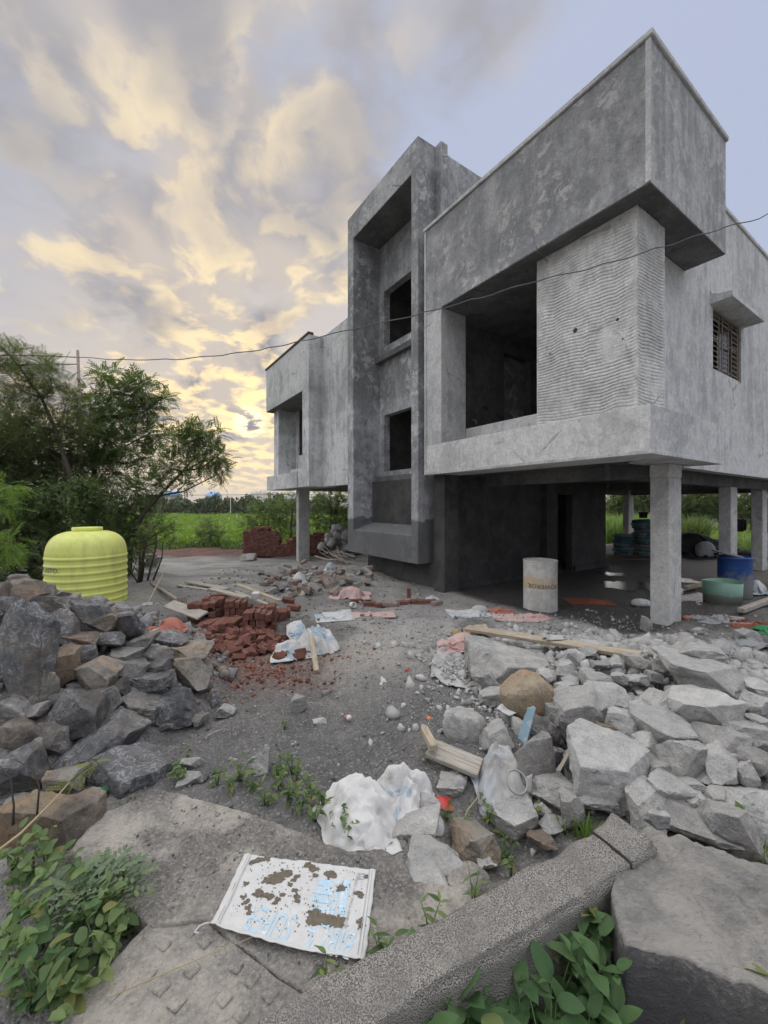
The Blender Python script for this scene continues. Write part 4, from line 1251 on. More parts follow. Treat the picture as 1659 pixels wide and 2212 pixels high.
c = t.mix(t.m('MULTIPLY', t.step(t.m('ADD', nz, t.m('MULTIPLY', t.m('SUBTRACT', t.noise(p, 9, 4), 0.5), 0.8)), 0.55, 0.2), 0.7), c, (0.27, 0.26, 0.235))
t.put(bs.inputs['Base Color'], c)
t.put(bs.inputs['Normal'], t.bump(t.m('MULTIPLY', v1, -1.0), 0.9, 0.012))
t, bs = newmat('flat_rock', 0.92, 0.2)
p = pos(t)
big = t.noise(p, 2.4, 6, 0.7, 0.4)
fine = t.noise(t.mapv(p, (1, 2.2, 1.4)), 32, 6, 0.75)
c = t.mix(t.step(big, 0.38, 0.62), (0.30, 0.292, 0.28), (0.52, 0.49, 0.45))
c = t.mix(t.m('MULTIPLY', t.step(fine, 0.5, 0.7), 0.6), c, (0.60, 0.58, 0.55))
c = t.mix(t.m('MULTIPLY', t.step(fine, 0.45, 0.3), 0.55), c, (0.10, 0.097, 0.094))
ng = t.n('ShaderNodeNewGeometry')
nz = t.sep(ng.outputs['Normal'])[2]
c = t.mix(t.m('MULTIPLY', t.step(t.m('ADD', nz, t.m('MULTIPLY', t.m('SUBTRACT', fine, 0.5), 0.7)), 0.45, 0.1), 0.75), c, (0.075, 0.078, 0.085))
t.put(bs.inputs['Base Color'], c)
t.put(bs.inputs['Normal'], t.bump(fine, 1.0, 0.035))
def onz(px, py, z):
    Y = (EYE - z) * FPX / (py - HY)
    return np.array([(px - CX) / FPX * Y, Y])
def slab(name, pts, ztop, thick, mat, seed, amp=0.008, step=0.013, edge=0.012, dome=0.0, crack=1.0, bulge=0.3):
    """a rough slab: dense top clipped to an outline, dropping to a ragged side"""
    P = np.array([onz(a, b, ztop) for a, b in pts])
    # resample the outline and roughen it
    Q = []
    for i in range(len(P)):
        a, b = P[i], P[(i + 1) % len(P)]
        k = max(2, int(np.linalg.norm(b - a) / step))
        for s in range(k):
            Q.append(a + (b - a) * s / k)
    Q = np.array(Q)
    c = Q.mean(0)
    nn = fbm(np.concatenate([Q * 6, np.full((len(Q), 1), seed)], 1), 4, seed)
    dirn = (Q - c) / np.linalg.norm(Q - c, axis=1)[:, None]
    Q = Q + dirn * (edge * 2.2 * nn)[:, None]
    n = len(Q)
    rings = 64
    V, F = [], []
    for r in range(rings):
        f = 1 - r / rings
        R = c + (Q - c) * (f ** 0.9)
        h = amp * fbm(np.concatenate([R * 9, np.full((n, 1), seed + 0.5)], 1), 5, seed + 3) + amp * 1.5 * fbm(np.concatenate([R * 2.5, np.full((n, 1), seed + 3.5)], 1), 3, seed + 8)
        h = h + amp * 0.55 * fbm(np.concatenate([R * 38, np.full((n, 1), seed + 1.5)], 1), 3, seed + 13) + amp * crack * np.clip(np.abs(fbm(np.concatenate([R * 4.5, np.full((n, 1), seed + 6.5)], 1), 4, seed + 21)) * 3.0, 0, 0.5)
        drop = edge * 0.7 * max(0.0, 1 - r / 1.0) + dome * (f ** 2)
        V.append(np.stack([R[:, 0], R[:, 1], np.full(n, ztop) + h - drop], 1))
    top = np.concatenate(V)
    sides = []
    for k, (o_, dz) in enumerate(((0.002, 0.25), (0.010 * bulge, 0.6), (-0.01, 1.0))):
        h = fbm(np.concatenate([Q * 14, np.full((n, 1), k + 0.2)], 1), 3, seed + k)
        R = Q + dirn * (o_ + 0.014 * h)[:, None]
        sides.append(np.stack([R[:, 0], R[:, 1], top[:n, 2] - thick * dz], 1))
    allV = np.concatenate(sides[::-1] + [top, [[c[0], c[1], ztop - 0.0]]])
    nr = rings + 3
    for r in range(nr - 1):
        for i in range(n):
            j = (i + 1) % n
            F.append((r * n + i, r * n + j, (r + 1) * n + j, (r + 1) * n + i))
    last = (nr - 1) * n
    for i in range(n):
        F.append((last + i, last + (i + 1) % n, len(allV) - 1))
    # outlines were read clockwise or anticlockwise: make the top face up
    a2 = np.sum(Q[:, 0] * np.roll(Q[:, 1], -1) - np.roll(Q[:, 0], -1) * Q[:, 1])
    if a2 < 0:
        F = [f[::-1] for f in F]
    return obj(name, allV, F, mat, None, True)
tag(slab('concrete_slab', [(150, 1835), (215, 1760), (345, 1706), (470, 1738), (640, 1790), (750, 1842), (830, 1836), (868, 1860), (895, 1905), (1000, 1925), (1045, 1950), (930, 2050), (760, 2150), (660, 2140), (560, 2075), (455, 1985), (330, 2000), (230, 1930)], 0.085, 0.20, 'slab_concrete', 5, 0.014), 'rough broken concrete slab carrying the flat printed cement sack', 'slab')
ss = thing('studded_slab', 'concrete cover slab with rows of small square studs at the bottom edge', 'slab', (0, 0, 0))
sl = slab('slab_body', [(330, 1990), (400, 1968), (455, 1992), (560, 2082), (660, 2150), (740, 2165), (640, 2260), (500, 2330), (60, 2330), (170, 2150)], 0.075, 0.12, 'slab_concrete', 8, 0.004)
sl.parent = ss
stud_m = mesh('stud', *boxvf(-0.023, 0.023, -0.023, 0.023, -0.006, 0.009, 0.004), 'slab_concrete')
rs = np.random.RandomState(4)
o0 = onz(412, 2010, 0.075)
e1 = (onz(640, 2215, 0.075) - onz(500, 2100, 0.075)); e1 = e1 / np.linalg.norm(e1) * 0.088
e2 = np.array([-e1[1], e1[0]])
for i in range(-2, 9):
    for j in range(-6, 3):
        q = o0 + e1 * (i + 0.5 * (j % 2)) + e2 * j
        px = CX + q[0] / q[1] * FPX
        py = HY + (EYE - 0.075) * FPX / q[1]
        if not (215 < px < 650 and 1995 < py < 2212):
            continue
        if py < 1985 + (px - 400) * 0.62 + 8 or py < 2150 - (px - 170) * 0.80 + 25 or rs.rand() < 0.16:
            continue
        link('stud', stud_m, ss, (q[0], q[1], 0.076 + rs.uniform(-.003, .002)), (rs.uniform(-.08, .08), rs.uniform(-.08, .08), math.atan2(e1[1], e1[0]) + rs.uniform(-.15, .15)), (rs.uniform(.8, 1.15), rs.uniform(.8, 1.15), rs.uniform(.6, 1.1)))
SLAB_P = np.array([onz(a, b, 0.085) for a, b in [(240, 1780), (345, 1720), (470, 1750), (640, 1805), (750, 1855), (830, 1850), (860, 1872), (885, 1915), (1000, 1940), (900, 2050), (760, 2130), (660, 2125), (560, 2060), (455, 1970), (330, 1980), (260, 1920)]])
def on_slab(q):
    ins = np.zeros(len(q), bool)
    for i in range(len(SLAB_P)):
        (xa, ya), (xb, yb) = SLAB_P[i], SLAB_P[(i + 1) % len(SLAB_P)]
        hit = ((ya > q[:, 1]) != (yb > q[:, 1])) & (q[:, 0] < (xb - xa) * (q[:, 1] - ya) / (yb - ya + 1e-12) + xa)
        ins ^= hit
    return ins
chips('gravel', 2600, samp_box(-1.3, 0.4, 1.5, 2.6), (0.003, 0.014), 'chip_grey', 16, 'fine gravel strewn over the concrete slab', zfix=0.090, keep=on_slab)
# the kerb: a low wall of pebbly concrete running to a square end block
kb = thing('concrete_kerb', 'low wall of rough pebbly concrete running diagonally across the foreground', 'kerb', (0, 0, 0))
KZ = 0.20
k0, k1 = onz(480, 2235, KZ), onz(1272, 1795, KZ)
kd = (k1 - k0) / np.linalg.norm(k1 - k0)
kn = np.array([kd[1], -kd[0]])
def kerbpart(name, s0, s1, wdt, z0, z1, mat, seed, amp=0.014, off=0.0):
    ns_, prof = int((s1 - s0) / 0.012), []
    m_ = 14
    for i in range(m_):
        prof.append((0.0, z0 + (z1 - z0) * i / m_))
    for i in range(m_):
        prof.append((wdt * i / m_, z1))
    for i in range(int(m_ * 1.6) + 1):
        prof.append((wdt, z1 + (z0 - z1) * i / (m_ * 1.6)))
    prof = np.array(prof)
    np_ = len(prof)
    S = np.linspace(s0, s1, ns_)
    SS, PP = np.meshgrid(S, np.arange(np_), indexing='ij')
    a = prof[PP.astype(int), 0]
    zz = prof[PP.astype(int), 1]
    q = np.stack([SS * 8, a * 8, zz * 8], -1)
    d1 = amp * fbm(q, 4, seed)
    corner = 0.016 * np.exp(-((np.minimum(a, wdt - a) / 0.010) ** 2)) * np.exp(-(((z1 - zz) / 0.010) ** 2)) * np.clip(2.2 * vnoise(q * 0.8, seed + 2) - 0.5, 0, 1.5)
    a2 = a + d1 * np.where((a > 0.5 * wdt), 1, -1) * (zz < z1 - 0.001) - corner * np.where(a > wdt / 2, 1, -1)
    wob = 0.028 * fbm(np.stack([SS * 2.0, zz * 0 + 3, a * 0], -1), 3, seed + 9)
    X = k0[0] + kd[0] * SS + kn[0] * (a2 + off + wob)
    Y = k0[1] + kd[1] * SS + kn[1] * (a2 + off + wob)
    Zz = zz + amp * fbm(q + 5.5, 4, seed + 1) * (zz > z1 - 0.001) - corner
    V = np.stack([X, Y, Zz], -1).reshape(-1, 3)
    F = gridvf(ns_, np_)
    F = [tuple(f[::-1]) for f in F.tolist()]
    F += [tuple(range(np_)), tuple((ns_ - 1) * np_ + i for i in range(np_ - 1, -1, -1))]
    return obj(name, V, F, mat, kb, True)
KL = float(np.linalg.norm(k1 - k0))
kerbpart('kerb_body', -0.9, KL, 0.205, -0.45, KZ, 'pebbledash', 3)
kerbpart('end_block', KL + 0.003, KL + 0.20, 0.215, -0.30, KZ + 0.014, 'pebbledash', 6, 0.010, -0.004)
# the big flat rock on the right
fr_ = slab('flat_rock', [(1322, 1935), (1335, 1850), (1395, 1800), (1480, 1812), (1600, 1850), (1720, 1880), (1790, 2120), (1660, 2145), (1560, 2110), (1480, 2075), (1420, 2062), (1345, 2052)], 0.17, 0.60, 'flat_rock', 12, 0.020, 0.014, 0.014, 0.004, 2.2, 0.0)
tag(fr_, 'large flat-topped grey rock with a dark broken front at the lower right edge', 'rock')
rock_at((880, 1880, 965, 1940), 'rock_mid', 'grey stone between the concrete slab and the kerb', 8121, flat=.5)
rock_at((885, 1830, 990, 1905), 'rock_mid', 'faceted stone in the gap between plastic bag and kerb', 8127)
rock_at((970, 1885, 1060, 1945), 'slab_concrete', 'smooth sandy-grey stone against the kerb', 8133, round_=.3)
rock_at((850, 1740, 950, 1830), 'rock_mid', 'grey stone half under the crumpled white sack', 8139)
ORD = ['first', 'second', 'third', 'fourth', 'fifth', 'sixth', 'seventh', 'eighth', 'ninth', 'tenth', 'eleventh', 'twelfth', 'thirteenth', 'fourteenth', 'fifteenth', 'sixteenth', 'seventeenth', 'eighteenth', 'nineteenth', 'twentieth', 'twenty-first', 'twenty-second', 'twenty-third']

# ------------------------------------------------------------------ made things: materials
t, bs = newmat('tank_plastic', 0.45, 0.4)
p = pos(t)
st = t.noise(t.mapv(p, (4, 4, 0.6)), 2.0, 5, 0.6)
c = t.mix(t.step(st, 0.45, 0.72), (0.70, 0.75, 0.20), (0.60, 0.62, 0.19))
c = t.mix(t.m('MULTIPLY', t.step(t.noise(p, 6, 6, 0.7), 0.55, 0.72), 0.4), c, (0.42, 0.40, 0.16))
t.put(bs.inputs['Base Color'], c)
t, bs = newmat('ink_blue', 0.6, 0.3)
bs.inputs['Base Color'].default_value = (0.02, 0.035, 0.16, 1)
t, bs = newmat('drum_paint', 0.75, 0.3)
p = pos(t)
c = t.mix(t.step(t.noise(p, 5, 6, 0.7), 0.42, 0.62), (0.42, 0.405, 0.38), (0.56, 0.55, 0.525))
z = t.sep(p)[2]
c = t.mix(t.m('MULTIPLY', t.m('MULTIPLY', t.step(z, 0.34, 0.40), t.step(z, 0.52, 0.60, 1.0, 0.0)), t.step(t.noise(p, 9, 5, 0.7), 0.40, 0.62, 0.75, 0.2)), c, (0.52, 0.38, 0.16))
c = t.mix(t.m('MULTIPLY', t.step(t.noise(t.mapv(p, (4, 4, 0.8)), 3, 5, 0.7), 0.58, 0.7), 0.5), c, (0.62, 0.61, 0.59))
t.put(bs.inputs['Base Color'], c)
t.put(bs.inputs['Normal'], t.bump(t.noise(p, 25, 4, 0.7), 0.2, 0.01))
t, bs = newmat('ink_black', 0.7, 0.2)
bs.inputs['Base Color'].default_value = (0.10, 0.095, 0.088, 1)
t, bs = newmat('blue_plastic', 0.4, 0.4)
p = pos(t)
z = t.sep(p)[2]
c = t.mix(t.step(t.noise(p, 5, 6, 0.7), 0.45, 0.7), (0.012, 0.055, 0.22), (0.03, 0.09, 0.26))
mud = t.m('ADD', t.m('MULTIPLY', t.m('SUBTRACT', t.noise(p, 4, 5, 0.65), 0.5), 1.4), t.lin(z, 0.1, 0.7, 0.75, -0.15))
c = t.mix(t.step(mud, 0.2, 0.5), c, (0.17, 0.175, 0.17))
t.put(bs.inputs['Base Color'], c)
t, bs = newmat('green_plastic', 0.45, 0.4)
p = pos(t)
z = t.sep(p)[2]
zz = t.m('ADD', z, t.m('MULTIPLY', t.m('SUBTRACT', t.noise(p, 6, 4), 0.5), 0.12))
c = t.mix(t.noise(p, 7, 5, 0.7), (0.10, 0.22, 0.16), (0.20, 0.31, 0.26))
c = t.mix(t.m('MULTIPLY', t.step(zz, 0.14, 0.17, 1.0, 0.0), 0.9), c, (0.14, 0.135, 0.115))
t.put(bs.inputs['Base Color'], c)
def woven(name, base, print_c=None, amt=0.5, scale=4.0, dirt=0.4, dirt_c=(0.30, 0.29, 0.275)):
    t, bs = newmat(name, 0.75, 0.25)
    p = pos(t)
    c = t.mix(t.noise(p, 18, 4, 0.6), tuple(x * 0.82 for x in base), base)
    if print_c:
        m_ = t.m('MULTIPLY', t.step(t.noise(t.mapv(p, loc=(2, 7, 3)), scale, 3, 0.5), 0.54, 0.58), t.step(t.noise(p, 40, 3), 0.35, 0.6, 0.4, 1.0))
        c = t.mix(t.m('MULTIPLY', m_, amt), c, print_c)
    c = t.mix(t.m('MULTIPLY', t.step(t.noise(t.mapv(p, loc=(8, 1, 4)), 7, 7, 0.75), 0.50, 0.68), dirt), c, dirt_c)
    t.put(bs.inputs['Base Color'], c)
    rdg = t.m('ABSOLUTE', t.m('SUBTRACT', t.noise(t.mapv(p, loc=(3, 3, 3)), 13, 4, 0.6, 0.6), 0.5))
    rd2 = t.m('ABSOLUTE', t.m('SUBTRACT', t.noise(t.mapv(p, loc=(6, 1, 2)), 30, 3, 0.6, 0.4), 0.5))
    hh = t.m('ADD', t.m('MULTIPLY', rdg, -1.2), t.m('ADD', t.m('MULTIPLY', rd2, -0.5), t.m('MULTIPLY', t.noise(p, 160, 2, 0.7), 0.12)))
    t.put(bs.inputs['Normal'], t.bump(hh, 0.4, 0.014))
    tr = t.n('ShaderNodeBsdfTranslucent')
    t.put(tr.inputs[0], c)
    mx = t.n('ShaderNodeMixShader')
    mx.inputs[0].default_value = 0.30
    t.t.links.new(bs.outputs[0], mx.inputs[1])
    t.t.links.new(tr.outputs[0], mx.inputs[2])
    t.t.links.new(mx.outputs[0], t.t.nodes['Material Output'].inputs[0])
woven('sack_white', (0.78, 0.775, 0.76), (0.30, 0.47, 0.60), 0.75, 5.0, 0.6)
woven('sack_dusty', (0.62, 0.61, 0.59), (0.40, 0.52, 0.60), 0.4, 4.0, 0.75)
woven('sack_pink', (0.74, 0.56, 0.53), (0.62, 0.30, 0.24), 0.5, 5.0, 0.5, (0.42, 0.38, 0.36))
woven('sack_salmon', (0.58, 0.24, 0.18), None, 0, 4, 0.35, (0.50, 0.30, 0.26))
woven('sack_orange', (0.32, 0.105, 0.06), None, 0, 4, 0.5, (0.16, 0.10, 0.08))
woven('film_white', (0.80, 0.795, 0.785), None, 0, 4, 0.5, (0.44, 0.42, 0.39))
woven('cloth_yellow', (0.62, 0.40, 0.12), None, 0, 4, 0.4)
woven('sack_cream', (0.62, 0.56, 0.45), None, 0, 4, 0.4)
woven('sack_blue', (0.42, 0.60, 0.70), (0.75, 0.75, 0.75), 0.6, 9.0, 0.3)
woven('sack_grime', (0.42, 0.43, 0.44), None, 0, 4, 0.8, (0.14, 0.135, 0.13))
woven('bag_green', (0.06, 0.34, 0.14), None, 0, 4, 0.3)
woven('bag_teal', (0.05, 0.17, 0.20), (0.30, 0.33, 0.33), 0.8, 3.0, 0.3)
woven('bag_grey', (0.26, 0.25, 0.245), (0.07, 0.2, 0.22), 0.8, 2.5, 0.3)
woven('tarp_black', (0.035, 0.036, 0.04), None, 0, 4, 0.3, (0.08, 0.078, 0.075))
woven('cloth_red', (0.20, 0.025, 0.03), None, 0, 4, 0.1)
woven('cloth_black', (0.02, 0.02, 0.023), None, 0, 4, 0.1)
woven('sack_print', (0.80, 0.80, 0.79), None, 0, 4.0, 0.10)
t, bs = newmat('print_blue', 0.75, 0.2)
p = pos(t)
t.put(bs.inputs['Base Color'], t.mix(t.step(t.noise(p, 34, 5, 0.75), 0.50, 0.64), (0.38, 0.55, 0.67), (0.66, 0.67, 0.675)))
t, bs = newmat('print_grey', 0.75, 0.2)
bs.inputs['Base Color'].default_value = (0.36, 0.36, 0.37, 1)
t, bs = newmat('dirt_clod', 0.97, 0.1)
p = pos(t)
t.put(bs.inputs['Base Color'], t.mix(t.noise(p, 60, 5, 0.75), (0.06, 0.053, 0.043), (0.24, 0.20, 0.155)))
def timber(name, a, b):
    t, bs = newmat(name, 0.85, 0.2)
    p, r = objc(t)
    gr = t.noise(t.mapv(p, (2.0, 26, 26)), 2.2, 5, 0.65, 0.3)
    c = t.mix(t.step(gr, 0.35, 0.65), a, b)
    c = t.mix(t.m('MULTIPLY', t.step(t.noise(p, 8, 6, 0.7), 0.52, 0.7), 0.5), c, (0.44, 0.425, 0.40))
    c = t.mix(t.m('MULTIPLY', t.step(t.voro(p, 22, 'F1', 0), 0.2, 0.05), 0.5), c, (0.08, 0.07, 0.06))
    t.put(bs.inputs['Base Color'], c)
    t.put(bs.inputs['Normal'], t.bump(gr, 0.4, 0.008))
timber('wood_grey', (0.25, 0.225, 0.19), (0.40, 0.37, 0.325))
timber('wood_brown', (0.30, 0.25, 0.18), (0.45, 0.39, 0.30))
def brickmat(name, a, b, dust):
    t, bs = newmat(name, 0.95, 0.12)
    p, r = objc(t)
    c = t.mix(r, a, b)
    c = t.mix(t.m('MULTIPLY', t.noise(p, 30, 5, 0.7), 0.6), c, tuple(x * 0.55 for x in a))
    c = t.mix(t.m('MULTIPLY', t.step(t.noise(p, 7, 6, 0.7), 0.5, 0.7), dust), c, (0.40, 0.37, 0.34))
    t.put(bs.inputs['Base Color'], c)
    t.put(bs.inputs['Normal'], t.bump(t.noise(p, 45, 5, 0.75), 0.6, 0.01))
brickmat('brick_red', (0.155, 0.068, 0.052), (0.235, 0.105, 0.082), 0.3)
brickmat('brick_dusty', (0.24, 0.16, 0.13), (0.33, 0.30, 0.27), 0.7)
brickmat('brick_grey', (0.26, 0.25, 0.235), (0.36, 0.35, 0.33), 0.4)
t, bs = newmat('steel_grey', 0.5, 0.5)
bs.inputs['Base Color'].default_value = (0.30, 0.30, 0.29, 1)
bs.inputs['Metallic'].default_value = 0.5
t, bs = newmat('rust', 0.8, 0.3)
t.put(bs.inputs['Base Color'], t.mix(t.noise(pos(t), 20, 4), (0.24, 0.19, 0.15), (0.34, 0.30, 0.26)))
t, bs = newmat('cable_black', 0.6, 0.4)
bs.inputs['Base Color'].default_value = (0.10, 0.103, 0.115, 1)
t, bs = newmat('hose_brown', 0.6, 0.3)
bs.inputs['Base Color'].default_value = (0.22, 0.12, 0.08, 1)
t, bs = newmat('red_gloss', 0.35, 0.5)
bs.inputs['Base Color'].default_value = (0.52, 0.035, 0.03, 1)
t, bs = newmat('foil', 0.3, 0.5)
bs.inputs['Base Color'].default_value = (0.5, 0.5, 0.55, 1)
t, bs = newmat('orange_paper', 0.5, 0.4)
bs.inputs['Base Color'].default_value = (0.75, 0.20, 0.05, 1)
t, bs = newmat('pale_plastic', 0.5, 0.4)
bs.inputs['Base Color'].default_value = (0.66, 0.66, 0.62, 1)

# ------------------------------------------------------------------ yellow water tank
TC = Vector(((189 - CX) / FPX * 7.6, 7.6, 0.0))
TC.z = -0.03
tank = thing('water_tank', 'large yellow ribbed plastic water tank with a round lid standing before the trees', 'water tank', TC, 0.35)
R0 = 0.66
prof = [(R0 - 0.03, 0.0), (R0 - 0.005, 0.03)]
zr = 0.10
for k in range(7):
    zc_ = 0.12 + k * 0.128
    for dz, dr in ((-0.050, 0), (-0.032, 0.0), (-0.020, 0.010), (0.0, 0.013), (0.020, 0.010), (0.028, 0.001), (0.04, 0.0)):
        prof.append((R0 - 0.03 + dr, zc_ + dz))
top = 0.95
prof += [(R0 - 0.03, top), (R0 - 0.035, top + 0.05)]
for a in np.linspace(0.05, 1.0, 12):
    an = a * math.pi / 2
    prof.append((0.10 + (R0 - 0.14) * math.cos(an) ** 0.62 if a < 0.999 else 0.20, top + 0.05 + 0.36 * math.sin(an) ** 1.1))
prof += [(0.195, top + 0.412)]
V, F = lathe(prof, 72)
obj('tank_body', V, F, 'tank_plastic', tank, True)
V, F = lathe([(0.20, top + 0.405), (0.235, top + 0.41), (0.24, top + 0.425), (0.24, top + 0.465), (0.23, top + 0.475), (0.0, top + 0.482)], 40, False)
obj('lid', V, F, 'tank_plastic', tank, True)
for k in range(4):
    an = k * math.pi / 2 - 1.05
    sv, sf = ico(3)
    sv = sv * np.array([0.15, 0.075, 0.10])
    sv = sv @ np.array([[math.cos(an), math.sin(an), 0], [-math.sin(an), math.cos(an), 0], [0, 0, 1]])
    obj('lifting_lug', sv + np.array([0.36 * math.cos(an), 0.36 * math.sin(an), top + 0.275]), sf, 'tank_plastic', tank, True)
def wrap_text(body, size, R_, ang, z0, flip, mat, parent, name='lettering', bold=0.0):
    V, F = text_vf(body, size)
    if flip:
        V = V * np.array([-1, -1, 1])
    a = ang + V[:, 0] / R_
    W = np.stack([R_ * np.cos(a), R_ * np.sin(a), z0 + V[:, 1]], 1)
    return obj(name, W, F, mat, parent)
wrap_text('LASTO.', 0.12, R0 - 0.014, -2.25, 0.70, False, 'ink_blue', tank)

# ------------------------------------------------------------------ oil drum
def drumprof(R, h, ribs=()):
    pr = [(R, 0.0), (R + 0.008, 0.004), (R + 0.008, 0.016), (R, 0.022)]
    for rz in ribs:
        pr += [(R, rz - 0.02), (R + 0.007, rz), (R, rz + 0.02)]
    pr += [(R, h - 0.022), (R + 0.008, h - 0.016), (R + 0.008, h - 0.004), (R, h), (R - 0.012, h), (R - 0.012, h - 0.02)]
    return pr
q = g(1167, 1319)
dr = thing('oil_drum', 'dented grey steel drum with upside-down black lettering standing at the mud floor', 'drum', (q.x * (q.y + .25) / q.y, q.y + 0.25, gz(q.x, q.y + 0.2) - 0.02))
V, F = lathe(drumprof(0.285, 0.88), 56)
V = np.array(V)
V[:, :2] *= (1 + 0.006 * fbm(np.stack([V[:, 0] * 4, V[:, 1] * 4, V[:, 2] * 3], 1), 3, 4))[:, None]
o = obj('drum_body', V, F, 'drum_paint', dr, True)
o.data.set_sharp_from_angle(angle=rad(40))
fa = math.atan2(-(q.y + .2), -q.x)
wrap_text('POWEROIL', 0.11, 0.290, fa + 0.15, 0.455, True, 'ink_black', dr)

# ------------------------------------------------------------------ blue barrel and green tub
q = g(1587, 1292)
bb = thing('blue_barrel', 'tall blue plastic barrel smeared with mud behind the green tub', 'barrel', (q.x * (q.y + .3) / q.y, q.y + 0.30, gz(q.x, q.y + .3) - 0.02))
R = 0.275
V, F = lathe([(R * .93, 0), (R * .97, 0.03), (R, 0.1), (R * 1.01, 0.4), (R, 0.76), (R * 1.03, 0.79), (R * 1.06, 0.80), (R * 1.06, 0.83), (R * 0.98, 0.84), (R * 0.96, 0.80), (R * 0.95, 0.30)], 48, True)
obj('barrel_body', V, F, 'blue_plastic', bb, True)
V, F = lathe([(0.26, 0), (0.27, 0.02), (0.24, 0.035), (0.0, 0.04)], 36, False)
obj('lid', V, F, 'cable_black', bb, True, (-0.10, 0.05, 0.86), (0.12, 0.22, 0))
q = g(1560, 1308)
tb = thing('green_tub', 'half-cut translucent green tub with a muddy lower half', 'tub', (q.x * (q.y + .25) / q.y, q.y + 0.25, gz(q.x, q.y + .2) - 0.015))
R = 0.30
V, F = lathe([(R * .90, 0), (R * .95, 0.015), (R * 1.0, 0.42), (R * .985, 0.42), (R * .93, 0.05)], 48, True)
V = np.array(V)
V[:, 2] += 0.015 * np.sin(np.arctan2(V[:, 1], V[:, 0]) * 2 + 0.6) * (V[:, 2] > 0.3)
obj('tub_wall', V, F, 'green_plastic', tb, True)

# ------------------------------------------------------------------ sheets, sacks and bags
def sheet(name, label, cat, corners, mat, amp=0.03, seed=1, n=34, group=None, lift=0.01, freq=5.0, fold=0.6, ragged=0.03, drape=1.0, thick=0.003):
    """a thrown-down sheet; corners are places of the photograph on the ground"""
    C4 = [g(*c) if len(c) == 2 else g(c[0], c[1], c[2]) for c in corners]
    lifts = [0 if len(c) == 2 else c[2] for c in corners]
    a, b, c_, d = [np.array((p_.x, p_.y)) for p_ in C4]
    S, T = np.meshgrid(np.linspace(0, 1, n), np.linspace(0, 1, n), indexing='ij')
    qn = np.stack([S * 3, T * 3, np.full_like(S, seed * 1.7)], -1)
    S2 = S + ragged * fbm(qn * 2, 3, seed)
    T2 = T + ragged * fbm(qn * 2 + 9, 3, seed + 1)
    X = ((1 - S2) * (1 - T2))[..., None] * a + (S2 * (1 - T2))[..., None] * b + (S2 * T2)[..., None] * c_ + ((1 - S2) * T2)[..., None] * d
    L = (1 - S) * (1 - T) * lifts[0] + S * (1 - T) * lifts[1] + S * T * lifts[2] + (1 - S) * T * lifts[3]
    q3 = np.stack([X[..., 0] * freq, X[..., 1] * freq, np.full_like(S, seed * 2.3)], -1)
    rid = 1 - np.abs(fbm(q3, 3, seed + 4)) * 2.2
    h = amp * (fold * np.clip(rid, 0, 1) ** 2 + (1 - fold) * (fbm(q3 * 1.7, 3, seed + 7) * 0.5 + 0.5))
    gzz = gzv(X[..., 0].ravel(), X[..., 1].ravel()).reshape(S.shape)
    Zz = gzz + lift + L + h
    ctr = np.array((X[..., 0].mean(), X[..., 1].mean(), gzz.mean()))
    V = np.stack([X[..., 0], X[..., 1], Zz], -1).reshape(-1, 3) - ctr
    o = obj(name, V, gridvf(n, n), mat, None, True, tuple(ctr))
    me = o.data
    if V[me.polygons[0].vertices[0]] is not None and me.polygons[0].normal.z < 0:
        me.flip_normals()
    so = o.modifiers.new('thickness', 'SOLIDIFY')
    so.thickness = thick
    return tag(o, label, cat, group) if label else o
def bundle(name, label, cat, box, mat, seed, amp=0.25, hgt=None, dep=0.8, sub=5, lift=0.0, group=None, parent=None, sharp=2.4, rotz=0.0, lean=0.0):
    """a crumpled bag: a ball folded by ridged noise, flat below"""
    x0, y0, x1, y1 = box
    q = g((x0 + x1) / 2, y1, lift)
    Y = q.y
    wd = (x1 - x0) * Y / FPX
    tn = (y1 - HY) / FPX
    dp = wd * dep
    hh = hgt if hgt else max(0.1, (y1 - y0) * Y / FPX - 0.55 * dp * tn)
    D, F = ico(sub)
    q3 = D * sharp * 0.55 + seed * 3.1
    warp = np.stack([fbm(q3 + 5, 2, seed + 1), fbm(q3 + 15, 2, seed + 2), fbm(q3 + 25, 2, seed + 3)], 1)
    q4 = q3 + warp * 0.9
    rl = lambda v, k: np.clip(1 - np.abs(v) * k, 0, 1)
    crease = rl(fbm(q4, 2, seed), 3.2) ** 2
    fine_ = rl(fbm(q4 * 2.6 + warp, 2, seed + 7), 3.5) ** 2
    r = 1 + amp * 0.55 * fbm(D * 1.1 + seed, 2, seed + 11) + amp * 0.30 * crease + amp * 0.09 * fine_
    V = D * r[:, None]
    V = np.sign(V) * np.abs(V) ** 0.9
    r = np.ones(len(D))
    V[:, 2] = np.where(V[:, 2] < -0.45, -0.45 + (V[:, 2] + 0.45) * 0.15, V[:, 2])
    lo, hi = V.min(0), V.max(0)
    V = (V - (lo + hi) / 2) / (hi - lo)
    V[:, 0] += lean * (V[:, 2] + 0.5)
    V = V * np.array([wd, dp, hh]) + np.array([0, 0, hh * 0.5])
    X = ((x0 + x1) / 2 - CX) / FPX * Y
    o = obj(name, V, F, mat, parent, True, (X + (X / Y) * dp * .4, Y + dp * 0.42, q.z + lift - 0.01), (0, 0, rotz))
    return tag(o, label, cat, group) if label else o

